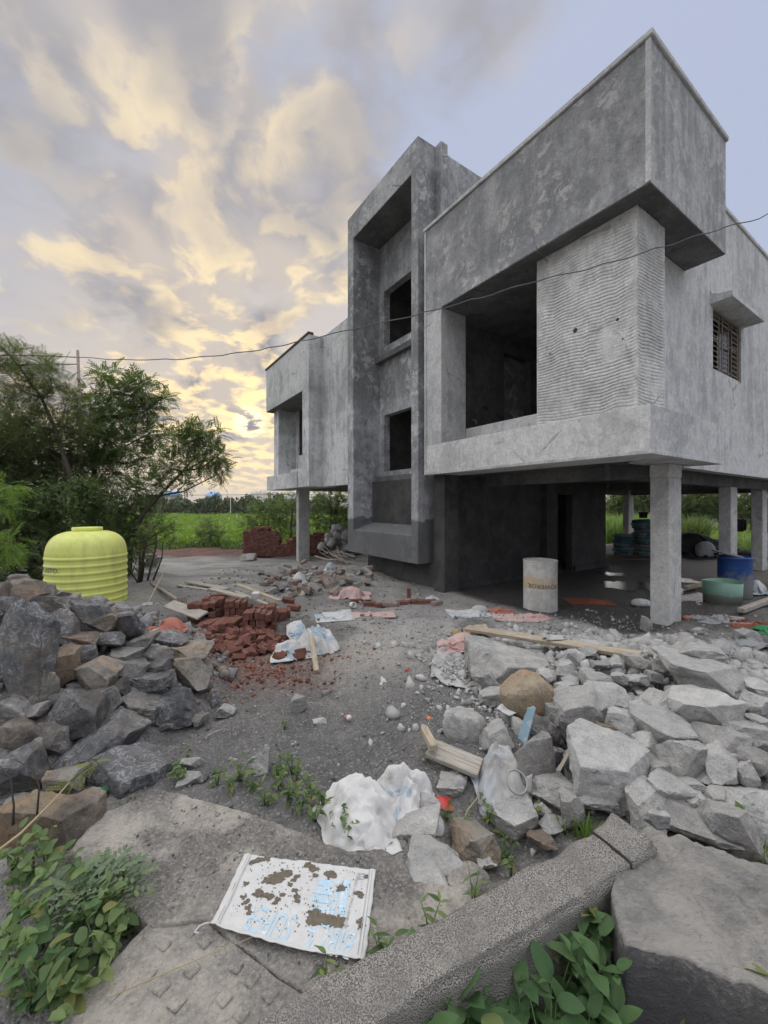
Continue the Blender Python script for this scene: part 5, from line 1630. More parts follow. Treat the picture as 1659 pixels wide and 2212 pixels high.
def drape(name, label, cat, ctr, size, rotz, lumps, mat, seed, compress=0.78, n=34, steps=110, crumple=0.05, group=None, thick=0.0025, z0=None):
    """a sheet let fall over lumps of the ground: distance constraints relaxed step by step"""
    rs_ = np.random.RandomState(seed)
    q_ = g(*ctr)
    nu, nv = n, max(10, int(n * size[1] / size[0]))
    du, dv = size[0] / (nu - 1), size[1] / (nv - 1)
    S, T = np.meshgrid(np.linspace(-.5, .5, nu), np.linspace(-.5, .5, nv), indexing='ij')
    lx, ly = S * size[0] * compress, T * size[1] * compress
    ca, sa = math.cos(rotz), math.sin(rotz)
    X = np.stack([q_.x + lx * ca - ly * sa, q_.y + lx * sa + ly * ca, np.zeros_like(S)], -1)
    qq = np.stack([S * 4, T * 4, np.full_like(S, seed)], -1)
    X[..., 0] += crumple * .5 * fbm(qq, 2, seed)
    X[..., 1] += crumple * .5 * fbm(qq + 7, 2, seed + 1)
    def hf(x, y):
        h_ = gzv(x.ravel(), y.ravel()).reshape(x.shape)
        for (ax, ay, r_, hh_) in lumps:
            d2 = ((x - q_.x - ax) ** 2 + (y - q_.y - ay) ** 2) / (r_ * r_)
            wn_ = fbm(np.stack([x / r_ * 1.3, y / r_ * 1.3, np.full_like(x, seed + ax)], -1), 2, seed)
            d2 = d2 * (1 + 0.9 * wn_)
            h_ = np.maximum(h_, q_.z - .02 + hh_ * np.clip(1 - d2, 0, None) ** 0.75)
        return h_
    X[..., 2] = hf(X[..., 0], X[..., 1]) + 0.03 + crumple * (1 + fbm(qq * 1.3, 3, seed + 5)) * 1.2
    Pv = X.copy()
    fam = []
    def pairs(a, b, L, k):
        fam.append((a, b, L, k))
    A = slice(None)
    for p_ in (0, 1):
        m_ = (nu - 1 - p_ + 1) // 2
        pairs((slice(p_, p_ + 2 * m_, 2), A), (slice(p_ + 1, p_ + 1 + 2 * m_, 2), A), du, 1.0)
        m_ = (nv - 1 - p_ + 1) // 2
        pairs((A, slice(p_, p_ + 2 * m_, 2)), (A, slice(p_ + 1, p_ + 1 + 2 * m_, 2)), dv, 1.0)
    dg = math.hypot(du, dv)
    for p_ in (0, 1):
        m_ = (nu - 1 - p_ + 1) // 2
        pairs((slice(p_, p_ + 2 * m_, 2), slice(0, nv - 1)), (slice(p_ + 1, p_ + 1 + 2 * m_, 2), slice(1, nv)), dg, 0.35)
        pairs((slice(p_, p_ + 2 * m_, 2), slice(1, nv)), (slice(p_ + 1, p_ + 1 + 2 * m_, 2), slice(0, nv - 1)), dg, 0.35)
    fam.append(((slice(0, nu - 2), A), (slice(2, nu), A), 2 * du, 0.05))
    fam.append(((A, slice(0, nv - 2)), (A, slice(2, nv)), 2 * dv, 0.05))
    for st_ in range(steps):
        v = (X - Pv) * 0.94
        Pv = X.copy()
        X = X + v
        X[..., 2] -= 9.8 * 0.012 ** 2
        for it in range(6):
            for (a, b, L, k) in fam:
                d = X[b] - X[a]
                l_ = np.sqrt((d * d).sum(-1)) + 1e-9
                c_ = (0.5 * k * (l_ - L) / l_)[..., None] * d
                X[a] += c_
                X[b] -= c_
        h_ = hf(X[..., 0], X[..., 1]) + 0.006
        below = X[..., 2] < h_
        X[..., 2] = np.where(below, h_, X[..., 2])
        Pv[below] = X[below] * 0.85 + Pv[below] * 0.15
    c0 = np.array((q_.x, q_.y, q_.z))
    o = obj(name, (X - c0).reshape(-1, 3), gridvf(nu, nv), mat, None, True, tuple(c0))
    o.data.set_sharp_from_angle(angle=rad(42))
    o.modifiers.new('thickness', 'SOLIDIFY').thickness = thick
    if label:
        tag(o, label, cat, group)
    return o

def slumped_bag(name, label, cat, ctr, rx, ry, hgt, mat, seed, apex=(0, 0), rotz=0.0, pleat=0.22, nth=150, nt=40):
    """an empty bag slumped in a heap: pleats run down from a gathered top and break into cross folds"""
    q_ = g(*ctr)
    th = np.linspace(0, 2 * math.pi, nth, endpoint=False)
    t_ = np.linspace(0, 1, nt) ** 0.85
    TH, T = np.meshgrid(th, t_, indexing='ij')
    cx, sx = np.cos(TH), np.sin(TH)
    def rn(k, tt, sd):
        return fbm(np.stack([cx * k, sx * k, T * tt + sd * 3.3], -1), 2, sd)
    out = 1 + 0.30 * rn(1.1, 0.0, seed) + 0.10 * rn(3.0, 0.3, seed + 1)
    bx, by = np.cos(TH) * T * rx, np.sin(TH) * T * ry
    rs_ = np.random.RandomState(seed)
    def folds(fa, fb, ang, sd):
        u_, w_ = bx * math.cos(ang) + by * math.sin(ang), -bx * math.sin(ang) + by * math.cos(ang)
        base = np.stack([u_ * fa, w_ * fb, np.full_like(u_, sd * 1.9)], -1)
        wp_ = np.stack([fbm(base * .6 + 3, 2, sd), fbm(base * .6 + 9, 2, sd + 1), np.zeros_like(u_)], -1)
        return np.clip(1 - np.abs(fbm(base + wp_ * 0.9, 2, sd + 2)) * 2.6, 0, 1) - 0.35
    a0 = rs_.rand() * 3.1
    p1 = folds(13, 3.5, a0, seed + 3)
    p2 = folds(17, 6, a0 + 1.0, seed + 8)
    p3 = folds(7, 5, a0 + 2.1, seed + 13)
    env = np.clip(1.15 - T, 0, 1) ** 0.6
    disp = env * pleat * (0.55 * p1 + 0.35 * p2 + 0.75 * p3)
    r = T * out * (1 + 0.25 * disp)
    prof_ = (1 - T ** 2.6) * (0.85 + 0.5 * fbm(np.stack([bx * 5, by * 5, np.full_like(bx, seed)], -1), 2, seed + 6)) - 0.05 * T
    z = hgt * np.clip(prof_ + disp, -0.05, None)
    for it in range(3):
        zs = (np.roll(z, 1, 0) + np.roll(z, -1, 0)) * .25 + z * .5
        zs[:, 1:-1] = zs[:, 1:-1] * .5 + (zs[:, 2:] + zs[:, :-2]) * .25
        zs[:, 0] = zs[:, 0].mean()
        z = zs
    lx = (np.cos(TH) * r) * rx + apex[0] * (1 - T)
    ly = (np.sin(TH) * r) * ry + apex[1] * (1 - T)
    ca, sa = math.cos(rotz), math.sin(rotz)
    X, Y = q_.x + lx * ca - ly * sa, q_.y + lx * sa + ly * ca
    gz_ = gzv(X.ravel(), Y.ravel()).reshape(X.shape)
    Zz = np.maximum(gz_ + 0.006 + 0.018 * np.clip(p1 + .35, 0, 1) * T, gz_ * 0.75 + q_.z * 0.25 + z)
    c0 = np.array((q_.x, q_.y, q_.z))
    V = np.stack([X, Y, Zz], -1).reshape(-1, 3) - c0
    F = []
    for a in range(nth):
        b = (a + 1) % nth
        for k in range(nt - 1):
            F.append((a * nt + k, a * nt + k + 1, b * nt + k + 1, b * nt + k))
    o = obj(name, V, F, mat, None, True, tuple(c0))
    o.data.set_sharp_from_angle(angle=rad(33))
    o.modifiers.new('thickness', 'SOLIDIFY').thickness = 0.002
    return tag(o, label, cat)

# the flat printed cement sack on the slab
SZ = 0.097
def sackpt(s, t_):
    a, b, c_, d = onz(528, 1846, SZ), onz(812, 1882, SZ), onz(788, 2082, SZ), onz(455, 2000, SZ)
    return np.array(a) * (1 - s) * (1 - t_) + np.array(b) * s * (1 - t_) + np.array(c_) * s * t_ + np.array(d) * (1 - s) * t_
def sackh(x, y):
    q = np.stack([x * 8, y * 8, np.full_like(x, 2.0)], -1)
    return SZ + 0.006 * fbm(q, 3, 6) + 0.004 * np.clip(1 - np.abs(fbm(q * 0.8 + 4, 3, 9)) * 5, 0, 1) + 0.004
fs = thing('cement_sack', 'flattened white cement sack with faded blue print lying on the concrete slab', 'sack', (0, 0, 0))
n = 90
S, T = np.meshgrid(np.linspace(0, 1, n), np.linspace(0, 1, n), indexing='ij')
bow = 0.045 * np.sin(np.pi * S) * T * (1 - 0.4 * S)
P2 = np.array([[sackpt(S[i, j], T[i, j] + bow[i, j]) for j in range(n)] for i in range(n)])
P2 = P2 + 0.0035 * np.stack([fbm(np.stack([P2[..., 0] * 30, P2[..., 1] * 30, S * 0], -1), 2, 3), fbm(np.stack([P2[..., 0] * 30, P2[..., 1] * 30, S * 0 + 5], -1), 2, 4)], -1)
Hs = sackh(P2[..., 0], P2[..., 1])
Hs = Hs + 0.006 * np.exp(-((S - 0.03) / 0.012) ** 2) + 0.005 * np.exp(-((S - 0.97) / 0.012) ** 2) + 0.006 * np.exp(-((T - 0.99) / 0.03) ** 2)
def arr_obj(name, Xa, Ya, Za, mat, parent):
    o = obj(name, np.stack([Xa, Ya, Za], -1).reshape(-1, 3), gridvf(*Xa.shape), mat, parent, True)
    if o.data.polygons[0].normal.z < 0:
        o.data.flip_normals()
    o.modifiers.new('thickness', 'SOLIDIFY').thickness = 0.002
    return o
arr_obj('sack_sheet', P2[..., 0], P2[..., 1], Hs, 'sack_print', fs)
for s_ in (0.035, 0.055, 0.955, 0.975):
    pts = []
    for t_ in np.linspace(0.02, 0.98, 40):
        xy = sackpt(s_, t_)
        pts.append((xy[0], xy[1], float(sackh(xy[0:1], xy[1:2])[0]) + 0.004))
    MB().tube(pts, 0.0016, 4).build('stitching', 'sack_dusty', fs)
def print_on(body, size, s0, t0, ang, mat, squash=1.0):
    V, F = text_vf(body, size)
    # subdivide the flat lettering along x so it follows the sack
    c0 = sackpt(s0, t0)
    ex = sackpt(s0 + 0.01, t0) - sackpt(s0 - 0.01, t0); ex = ex / np.linalg.norm(ex)
    ca, sa = math.cos(ang), math.sin(ang)
    e1_ = np.array([ex[0] * ca - ex[1] * sa, ex[0] * sa + ex[1] * ca])
    e2_ = np.array([-e1_[1], e1_[0]])
    XY = c0 + V[:, :1] * e1_ * squash + V[:, 1:2] * e2_
    zz = sackh(XY[:, 0], XY[:, 1]) + 0.0016
    o = obj('lettering', np.column_stack([XY, zz]), F, mat, fs)
    if sum(p_.normal.z for p_ in o.data.polygons) < 0:
        o.data.flip_normals()
print_on('BIRLA', 0.150, 0.77, 0.865, math.pi - 0.02, 'print_blue', 0.52)
print_on('SUPER', 0.150, 0.37, 0.825, math.pi - 0.05, 'print_blue', 0.50)
print_on('ORDINARY PORTLAND CEMENT', 0.017, 0.865, 0.42, math.pi / 2 + 0.02, 'print_grey')
print_on('M', 0.05, 0.90, 0.10, math.pi / 2, 'print_grey')
bl = MB()
for (s0, s1, t0, t1) in ((0.61, 0.72, 0.22, 0.30), (0.745, 0.765, 0.20, 0.62), (0.785, 0.835, 0.18, 0.60), (0.60, 0.73, 0.335, 0.40), (0.60, 0.73, 0.43, 0.50), (0.61, 0.73, 0.54, 0.63), (0.66, 0.70, 0.30, 0.335)):
    k = 10
    ss_, tt_ = np.meshgrid(np.linspace(s0, s1, k), np.linspace(t0, t1, k), indexing='ij')
    pp = np.array([[sackpt(ss_[i, j], tt_[i, j]) for j in range(k)] for i in range(k)])
    zz = sackh(pp[..., 0], pp[..., 1]) + 0.0014
    Fq = gridvf(k, k)[:, ::-1]
    bl.add(np.concatenate([pp, zz[..., None]], -1).reshape(-1, 3), Fq.tolist())
ob = bl.build('printed_panel', 'print_blue', fs)
if ob.data.polygons[0].normal.z < 0:
    ob.data.flip_normals()
rs = np.random.RandomState(31)
cl = MB()
spots = [(0.30, 0.30, 0.036), (0.35, 0.22, 0.03), (0.255, 0.34, 0.02), (0.70, 0.66, 0.040), (0.64, 0.62, 0.03), (0.76, 0.69, 0.035), (0.67, 0.72, 0.03), (0.79, 0.70, 0.03), (0.14, 0.06, 0.02), (0.10, 0.11, 0.018), (0.18, 0.04, 0.015), (0.39, 0.49, 0.012), (0.37, 0.56, 0.012), (0.36, 0.61, 0.010), (0.51, 0.07, 0.018), (0.55, 0.10, 0.02), (0.575, 0.17, 0.012), (0.68, 0.14, 0.024), (0.78, 0.29, 0.022), (0.90, 0.33, 0.016), (0.92, 0.36, 0.012), (0.95, 0.62, 0.018), (0.955, 0.67, 0.014), (0.935, 0.10, 0.012), (0.22, 0.52, 0.022), (0.27, 0.54, 0.014), (0.31, 0.55, 0.018), (0.16, 0.66, 0.013), (0.19, 0.72, 0.013), (0.22, 0.78, 0.012), (0.13, 0.60, 0.010), (0.47, 0.42, 0.012), (0.50, 0.50, 0.014), (0.505, 0.55, 0.010), (0.43, 0.28, 0.012), (0.45, 0.22, 0.014), (0.42, 0.35, 0.010), (0.11, 0.43, 0.012)]
for (s_, t_, r_) in spots:
    for k in range(int(3 + 150 * r_)):
        an, rr = rs.rand() * 6.28, r_ * math.sqrt(rs.rand()) * 1.15
        xy = sackpt(s_, t_) + np.array([math.cos(an) * rr, math.sin(an) * rr * 0.8])
        V, F = ico(1)
        sz = rs.uniform(0.0025, 0.0075)
        cl.add(V * np.array([sz * rs.uniform(.8, 1.5), sz, sz * 0.5]) + np.array([xy[0], xy[1], float(sackh(xy[0:1], xy[1:2])[0]) + 0.002]), F.tolist())
for k in range(240):
    s_, t_ = rs.uniform(0.08, 0.95), rs.uniform(0.05, 0.9)
    xy = sackpt(s_, t_)
    V, F = ico(1)
    sz = rs.uniform(0.001, 0.0035)
    cl.add(V * np.array([sz, sz, sz * .5]) + np.array([xy[0], xy[1], float(sackh(xy[0:1], xy[1:2])[0]) + 0.002]), F.tolist())
struct(cl.build('mud_crumbs', 'dirt_clod', fs), 'stuff')
mp = MB()
for i_, (s_, t_, r_) in enumerate(spots):
    c0_ = sackpt(s_, t_)
    na = 26
    an = np.linspace(0, 2 * math.pi, na, endpoint=False)
    rr = r_ * (1 + 0.9 * fbm(np.stack([np.cos(an) * 1.5, np.sin(an) * 1.5, np.full(na, i_ * 1.3)], 1), 3, i_))
    ring_ = c0_ + np.stack([np.cos(an) * rr * 1.15, np.sin(an) * rr * .7], 1)
    zc0 = float(sackh(c0_[None, 0], c0_[None, 1])[0])
    Vp = [(c0_[0], c0_[1], zc0 + .003)] + [(a_, b_, z_ + .0012) for (a_, b_), z_ in zip(ring_, sackh(ring_[:, 0], ring_[:, 1]))]
    mp.add(Vp, [(0, 1 + k, 1 + (k + 1) % na) for k in range(na)])
struct(mp.build('mud_patches', 'dirt_clod', fs), 'stuff')
e = sackpt(0.0, 0.98)
MB().tube([(e[0], e[1], .103), (e[0] - .02, e[1] - .012, .112), (e[0] - .045, e[1] - .01, .098), (e[0] - .055, e[1] - .03, .095), (e[0] - .035, e[1] - .035, .097)], 0.004, 6).build('drawstring', 'sack_white', fs, True)

# the plastic bag and sacks lying about
slumped_bag('plastic_bag', 'large white translucent plastic bag slumped behind the concrete slab', 'plastic bag', (772, 1772), 0.27, 0.27, 0.135, 'film_white', 11, (-.03, .04), 0.2, 0.58)
drape('plastic_sheet', 'white plastic wrapped over a stone beside the slab edge', 'plastic sheet', (800, 1822), (0.34, 0.26), 0.2, [(0, .02, .11, .12)], 'film_white', 14, .8, 30, crumple=.03)
o = slumped_bag('crumpled_sack', 'crumpled white cement sack with blue print beside the plastic bag', 'sack', (880, 1748), 0.20, 0.21, 0.145, 'sack_white', 23, (.0, .04), 0.4, 0.72)
o = slumped_bag('leaning_sack', 'dirty white printed sack leaning on the stones by the metal ring', 'sack', (1085, 1698), 0.16, 0.26, 0.145, 'sack_dusty', 31, (-.02, .08), -0.25, 0.55)
sheet('sack_strip', 'faded blue-printed strip of sack below the short plank', 'sack', [(1000, 1668), (1035, 1672), (1062, 1730), (1040, 1740)], 'sack_white', .03, 23, 20)
# rubble sack
sheet('rubble_sack', 'open dusty white sack holding stone chippings left of the right heap', 'sack', [(945, 1405), (1018, 1425), (1018, 1500), (930, 1478)], 'sack_dusty', 0.035, 25, 36, lift=0.015)
cc = g(985, 1462)
chips('rubble', 260, samp_gauss(cc.x + .06, cc.y + .02, 0.11, 0.13), (0.015, 0.045), 'chip_pale', 9, 'stone chippings lying in the open sack')
_o = bpy.data.objects[[o_.name for o_ in COL.objects if o_.name.startswith('rubble') and o_.type == 'MESH'][-1]]
_o.location.z += 0.035
drape('dusty_cloth', 'dirty pinkish rag crumpled at the left end of the long plank', 'cloth', (990, 1398), (0.72, 0.45), 0.15, [(.1, .1, .2, .16), (-.15, .05, .12, .08)], 'sack_pink', 27, .66, 44, crumple=.10)
sheet('paper_sack', 'cream torn sack under the left end of the long plank', 'sack', [(1000, 1368), (1050, 1358), (1062, 1378), (1010, 1385)], 'sack_cream', .06, 29, 24, freq=7, lift=.03)
drape('yellow_rag', 'small mustard-yellow rag on the pinkish rag', 'cloth', (985, 1380), (0.24, 0.16), 0.2, [(0, 0, .12, .13)], 'cloth_yellow', 31, .7, 22, crumple=.03)
drape('rag_strip', 'long dusty white rag trailing behind the long plank', 'cloth', (1250, 1386), (0.95, 0.34), -0.35, [(-.2, 0, .15, .08)], 'sack_dusty', 33, .72, 48, crumple=.08)
sheet('grey_paper', 'small grey-white paper scrap before the front column', 'paper', [(1408, 1402), (1450, 1404), (1450, 1420), (1412, 1420)], 'sack_dusty', .02, 35, 14, lift=.03)
drape('printed_sack', 'white printed sack spread on the ground left of the drum', 'sack', (1012, 1326), (0.70, 0.48), 0.1, [(.15, .05, .12, .08)], 'sack_white', 37, .84, 36, crumple=.05)
drape('orange_sack', 'orange-red sack scrap left of the drum', 'sack', (1078, 1322), (0.55, 0.35), -0.2, [(0, .05, .12, .08)], 'sack_salmon', 39, .7, 32, crumple=.07)
drape('dusty_sack', 'dusty pink sack lying just before the drum', 'sack', (1126, 1338), (0.95, 0.48), 0.0, [(-.1, .0, .18, .06)], 'sack_pink', 41, .74, 46, crumple=.09)
bundle('foam_block', 'grey-white lump on the printed sack left of the drum', 'lump', (1018, 1302, 1055, 1326), 'sack_dusty', 43, .1, .13, .7, 4)
drape('flat_sack', 'flat orange sack lying alone on the mud floor', 'sack', (1272, 1298), (0.85, 0.5), -0.15, [(.1, 0, .2, .05)], 'sack_orange', 45, .82, 34, crumple=.05)
bundle('wrapped_packet', 'small white wrapped packet on the mud floor beside the column', 'packet', (1365, 1287, 1405, 1310), 'sack_white', 47, .12, .12, .8, 4, sharp=1.4)
drape('bagged_bricks', 'white sack thrown over bricks near the pier', 'sack', (934, 1306), (0.50, 0.42), 0.1, [(0, .05, .12, .17)], 'sack_white', 49, .8, 30, crumple=.05)
drape('torn_sack', 'flat white printed sack right of the near brick heap', 'sack', (722, 1332), (0.62, 0.46), 0.25, [(.1, .1, .15, .05)], 'sack_white', 51, .9, 36, crumple=.04)
drape('pink_sack', 'long pale pink sack strip right of the torn white sack', 'sack', (806, 1328), (0.78, 0.28), 0.12, [(.1, 0, .1, .04)], 'sack_pink', 53, .80, 40, crumple=.05)
ps = slumped_bag('super_sack', 'white cement sack with blue lettering slumped right of the brick heap', 'sack', (690, 1396), 0.28, 0.22, 0.19, 'sack_white', 41, (-.05, .05), -0.25, 0.48)
V, F = text_vf('SUPER', 0.10)
yy = ps.location.y - 0.145
from mathutils.bvhtree import BVHTree
bvh = BVHTree.FromPolygons([v.co[:] for v in ps.data.vertices], [tuple(p_.vertices) for p_ in ps.data.polygons])
W = []
for v in V:
    loc_, nrm_, _, _ = bvh.ray_cast(Vector((v[0] * .85 + .03, v[1] * .8 - .03, 1.0)), Vector((0, 0, -1)))
    W.append((loc_ + Vector((0, -.004, .006))) if loc_ else Vector((v[0], v[1], .1)))
obj('lettering', np.array([w_[:] for w_ in W]), F, 'print_blue', ps)
drape('sack_tail', 'lower white sack trailing to the ground before the blue-lettered sack', 'sack', (632, 1412), (0.58, 0.42), 0.35, [(-.05, .12, .15, .14)], 'sack_white', 57, .76, 40, crumple=.08)
drape('sack_shred', 'torn white sack shred hanging on the brick heap', 'sack', (640, 1378), (0.30, 0.52), 0.25, [(-.02, .12, .24, .20)], 'sack_white', 59, .72, 30, crumple=.09)
drape('salmon_sack', 'salmon-pink sack over a stone left of the brick heap', 'sack', (360, 1360), (0.50, 0.42), 0.1, [(.03, .05, .12, .12)], 'sack_salmon', 61, .66, 36, crumple=.12)
drape('white_rag', 'white sack on the far grey brick rubble', 'sack', (634, 1268), (0.72, 0.55), 0.2, [(.1, .1, .16, .32)], 'sack_white', 63, .75, 30, crumple=.08)
drape('pink_bundle', 'salmon plastic heap on the rubble before the tower', 'plastic', (758, 1288), (0.95, 0.55), 0.0, [(0, .05, .22, .2)], 'sack_pink', 65, .7, 36, crumple=.1)
drape('white_scrap', 'white scrap on the rubble nearest the tower', 'plastic', (714, 1236), (0.55, 0.45), 0.0, [(0, .05, .15, .28)], 'sack_white', 67, .7, 26, crumple=.1)
drape('cream_scrap', 'cream scrap lying on the grey brick rubble', 'plastic', (664, 1284), (0.40, 0.3), 0.0, [(0, .02, .12, .12)], 'sack_cream', 69, .65, 24, crumple=.08)
drape('black_sheet', 'crumpled grey-black plastic sheet right of the front column', 'plastic sheet', (1558, 1344), (1.05, 0.5), -0.2, [(-.1, 0, .2, .08)], 'sack_grime', 71, .66, 50, crumple=.10)
drape('orange_sheet', 'muddy orange sheet at the right edge', 'plastic sheet', (1650, 1358), (0.9, 0.6), -0.5, [(0, 0, .2, .06)], 'sack_orange', 73, .72, 40, crumple=.08)
drape('green_bag', 'small green plastic bag at the right edge', 'plastic bag', (1655, 1370), (0.42, 0.34), 0.0, [(0, 0, .12, .14)], 'bag_green', 75, .66, 28, crumple=.08)
drape('grey_sheet', 'grey plastic sheet at the right edge below the green bag', 'plastic sheet', (1605, 1394), (0.8, 0.4), -0.1, [(.1, 0, .2, .07)], 'sack_grime', 77, .66, 44, crumple=.09)
sheet('blue_scrap', 'light blue torn scrap standing between stones below the ochre boulder', 'sack', [(1140, 1548, .28), (1158, 1545, .30), (1135, 1640, .02), (1118, 1628, .02)], 'sack_blue', .05, 79, 24, lift=.05)
sheet('curled_board', 'curled strip of pale cardboard between the stones', 'cardboard', [(1238, 1610, .2), (1246, 1606, .22), (1210, 1680, .05), (1200, 1675, .05)], 'sack_cream', .03, 81, 20, lift=.06)
sheet('foil_scrap', 'crumpled green foil wrapper between the stones', 'wrapper', [(1238, 1590, .1), (1280, 1600, .1), (1275, 1620, .06), (1245, 1612, .06)], 'bag_grey', .08, 83, 18, freq=16, lift=.06)
sheet('green_film', 'green plastic film tucked under the flat-topped stone', 'plastic film', [(180, 1716), (245, 1714), (225, 1732), (190, 1734)], 'bag_green', .05, 85, 20, freq=12, lift=.02)
sheet('white_paper', 'white cardboard scrap beside the blue scrap', 'paper', [(1085, 1532, .08), (1115, 1545, .08), (1100, 1562, .04), (1070, 1548, .04)], 'sack_white', .01, 87, 10, lift=.05)

# ------------------------------------------------------------------ timber
def plank(name, label, a, b, width, thick, mat='wood_grey', za=0.0, zb=0.0, roll=0.0, group=None, parent=None, seed=1):
    A, B = g(*a), g(*b)
    A.z = gz(A.x, A.y) + thick / 2 + za
    B.z = gz(B.x, B.y) + thick / 2 + zb
    L = (B - A).length
    V, F = boxvf(-L / 2, L / 2, -width / 2, width / 2, -thick / 2, thick / 2, min(thick, width) * 0.12)
    V = np.array(V)
    V += 0.004 * np.stack([fbm(V * 9 + k, 2, seed + k) for k in range(3)], 1)
    o = obj(name, V, F, mat, parent, False, tuple((A + B) / 2))
    qq = (B - A).to_track_quat('X', 'Z')
    o.rotation_euler = (qq @ Matrix.Rotation(roll, 3, 'X').to_quaternion()).to_euler()
    return tag(o, label, 'plank', group) if label else o
plank('plank', 'longest weathered plank lying across the back of the right heap', (1008, 1376), (1384, 1420), 0.11, 0.045, 'wood_brown', .10, .06, 0.25)
sp = thing('short_plank', 'short wide plank with a cleat nailed across its end', 'plank', (0, 0, 0))
plank('board', None, (928, 1652), (1038, 1690), 0.155, 0.035, 'wood_grey', .09, .06, 0.15, parent=sp)
plank('cleat', None, (916, 1628), (938, 1672), 0.055, 0.05, 'wood_brown', .12, .12, 0, parent=sp)
plank('plank', 'narrow stake standing out of the blue-lettered sack', (672, 1402), (684, 1452), 0.055, 0.04, 'wood_brown', .16, .0)
plank('plank', 'short board propped on the left end of the brick heap', (365, 1335), (438, 1352), 0.20, 0.03, 'wood_grey', .22, .16, 0.35)
plank('plank', 'upper board of the pair behind the brick heap', (512, 1286), (605, 1312), 0.09, 0.03, 'wood_brown', .17, .14)
plank('plank', 'lower board of the pair behind the brick heap', (510, 1294), (598, 1320), 0.08, 0.03, 'wood_grey', .10, .08)
plank('plank', 'pale board lying on top of the brick heap', (455, 1318), (530, 1334), 0.13, 0.03, 'wood_grey', .34, .32)
plank('plank', 'wide pale board beyond the bricks near the tank', (405, 1262), (490, 1278), 0.16, 0.03, 'wood_grey', .05, .03)
plank('plank', 'narrow pale board beside the wide one near the tank', (385, 1265), (455, 1282), 0.10, 0.03, 'wood_grey', .01, .01)
plank('plank', 'thin lath lying left of the salmon sack', (300, 1362), (370, 1350), 0.06, 0.025, 'wood_grey', .03, .03)
plank('plank', 'short dark offcut at the right back of the brick heap', (568, 1330), (605, 1318), 0.07, 0.03, 'wood_grey', .05, .05)
pr = thing('steel_prop', 'rusty steel prop with a square base plate lying beside the tank', 'prop', (0, 0, 0))
A, B = g(325, 1265), g(392, 1312)
A.z += .06; B.z += .09
MB().tube([A, B], 0.032, 10).build('tube', 'rust', pr, True)
dq = (B - A).to_track_quat('Z', 'Y')
pm_ = MB().box(-0.085, 0.085, -0.085, 0.085, 0, 0.012).build('base_plate', 'rust', pr)
pm_.location = B; pm_.rotation_euler = dq.to_euler()
hl = MB().tube([(0, 0, 0.013), (0, 0, 0.016)], 0.022, 12).build('bolt_hole', 'cable_black', pr)
hl.location = B; hl.rotation_euler = dq.to_euler()
hoe = thing('hoe', 'long thin handled hoe leaning beside the steel prop', 'hoe', (0, 0, 0))
A, B = g(352, 1268), g(318, 1312)
MB().tube([A + Vector((0, 0, .28)), (A + B) / 2 + Vector((0, 0, .17)), B + Vector((0, 0, .04))], 0.016, 8).build('handle', 'wood_brown', hoe, True)
MB().add(*prism([(-.09, 0), (.09, 0), (.07, .09), (-.07, .09)], 0, .008)).build('blade', 'steel_grey', hoe, False, tuple(B + Vector((0, 0, .03))), (0.4, 0, .4))
# metal ring
rg = at(1120, 1742, g(1120, 1758).y)
ang = np.linspace(0, 2 * math.pi, 40)
ring = MB().tube([(0.062 * math.cos(a), 0.062 * math.sin(a), 0) for a in ang], 0.006, 8, False).build('metal_ring', 'steel_grey', None, True, (rg.x - .01, rg.y, gz(rg.x, rg.y) + .22), (0.75, 0.15, 0))
tag(ring, 'grey metal ring lying on the leaning sack', 'ring')

# ------------------------------------------------------------------ bricks
bm_ = [mesh('brick', *boxvf(-0.112, 0.112, -0.052, 0.052, -0.036, 0.036, 0.005), 'brick_red')]
V, F = boxvf(-0.112, 0.112, -0.052, 0.052, -0.036, 0.036, 0.006)
# a frog pressed into one face
V = list(V); nf = len(V)
V += [(-.075, -.028, .0365), (.075, -.028, .0365), (.075, .028, .0365), (-.075, .028, .0365), (-.065, -.02, .026), (.065, -.02, .026), (.065, .02, .026), (-.065, .02, .026)]
F = list(F) + [tuple(nf + i for i in (0, 1, 5, 4)), tuple(nf + i for i in (1, 2, 6, 5)), tuple(nf + i for i in (2, 3, 7, 6)), tuple(nf + i for i in (3, 0, 4, 7))]
bm_red = bm_[0]
bm_dusty = mesh('brick', *boxvf(-0.112, 0.112, -0.052, 0.052, -0.036, 0.036, 0.006), 'brick_dusty')
bm_grey = mesh('brick', *boxvf(-0.112, 0.112, -0.052, 0.052, -0.036, 0.036, 0.006), 'brick_grey')
rs = np.random.RandomState(77)
def brick(x, y, z, rot, me, label, group, sc=(1, 1, 1)):
    o = link('brick', me, None, (x, y, z), rot, sc)
    return tag(o, label, 'brick', group)
HB = 'red brick in the near tumbled brick heap'
bc = g(520, 1370)
nb = 0
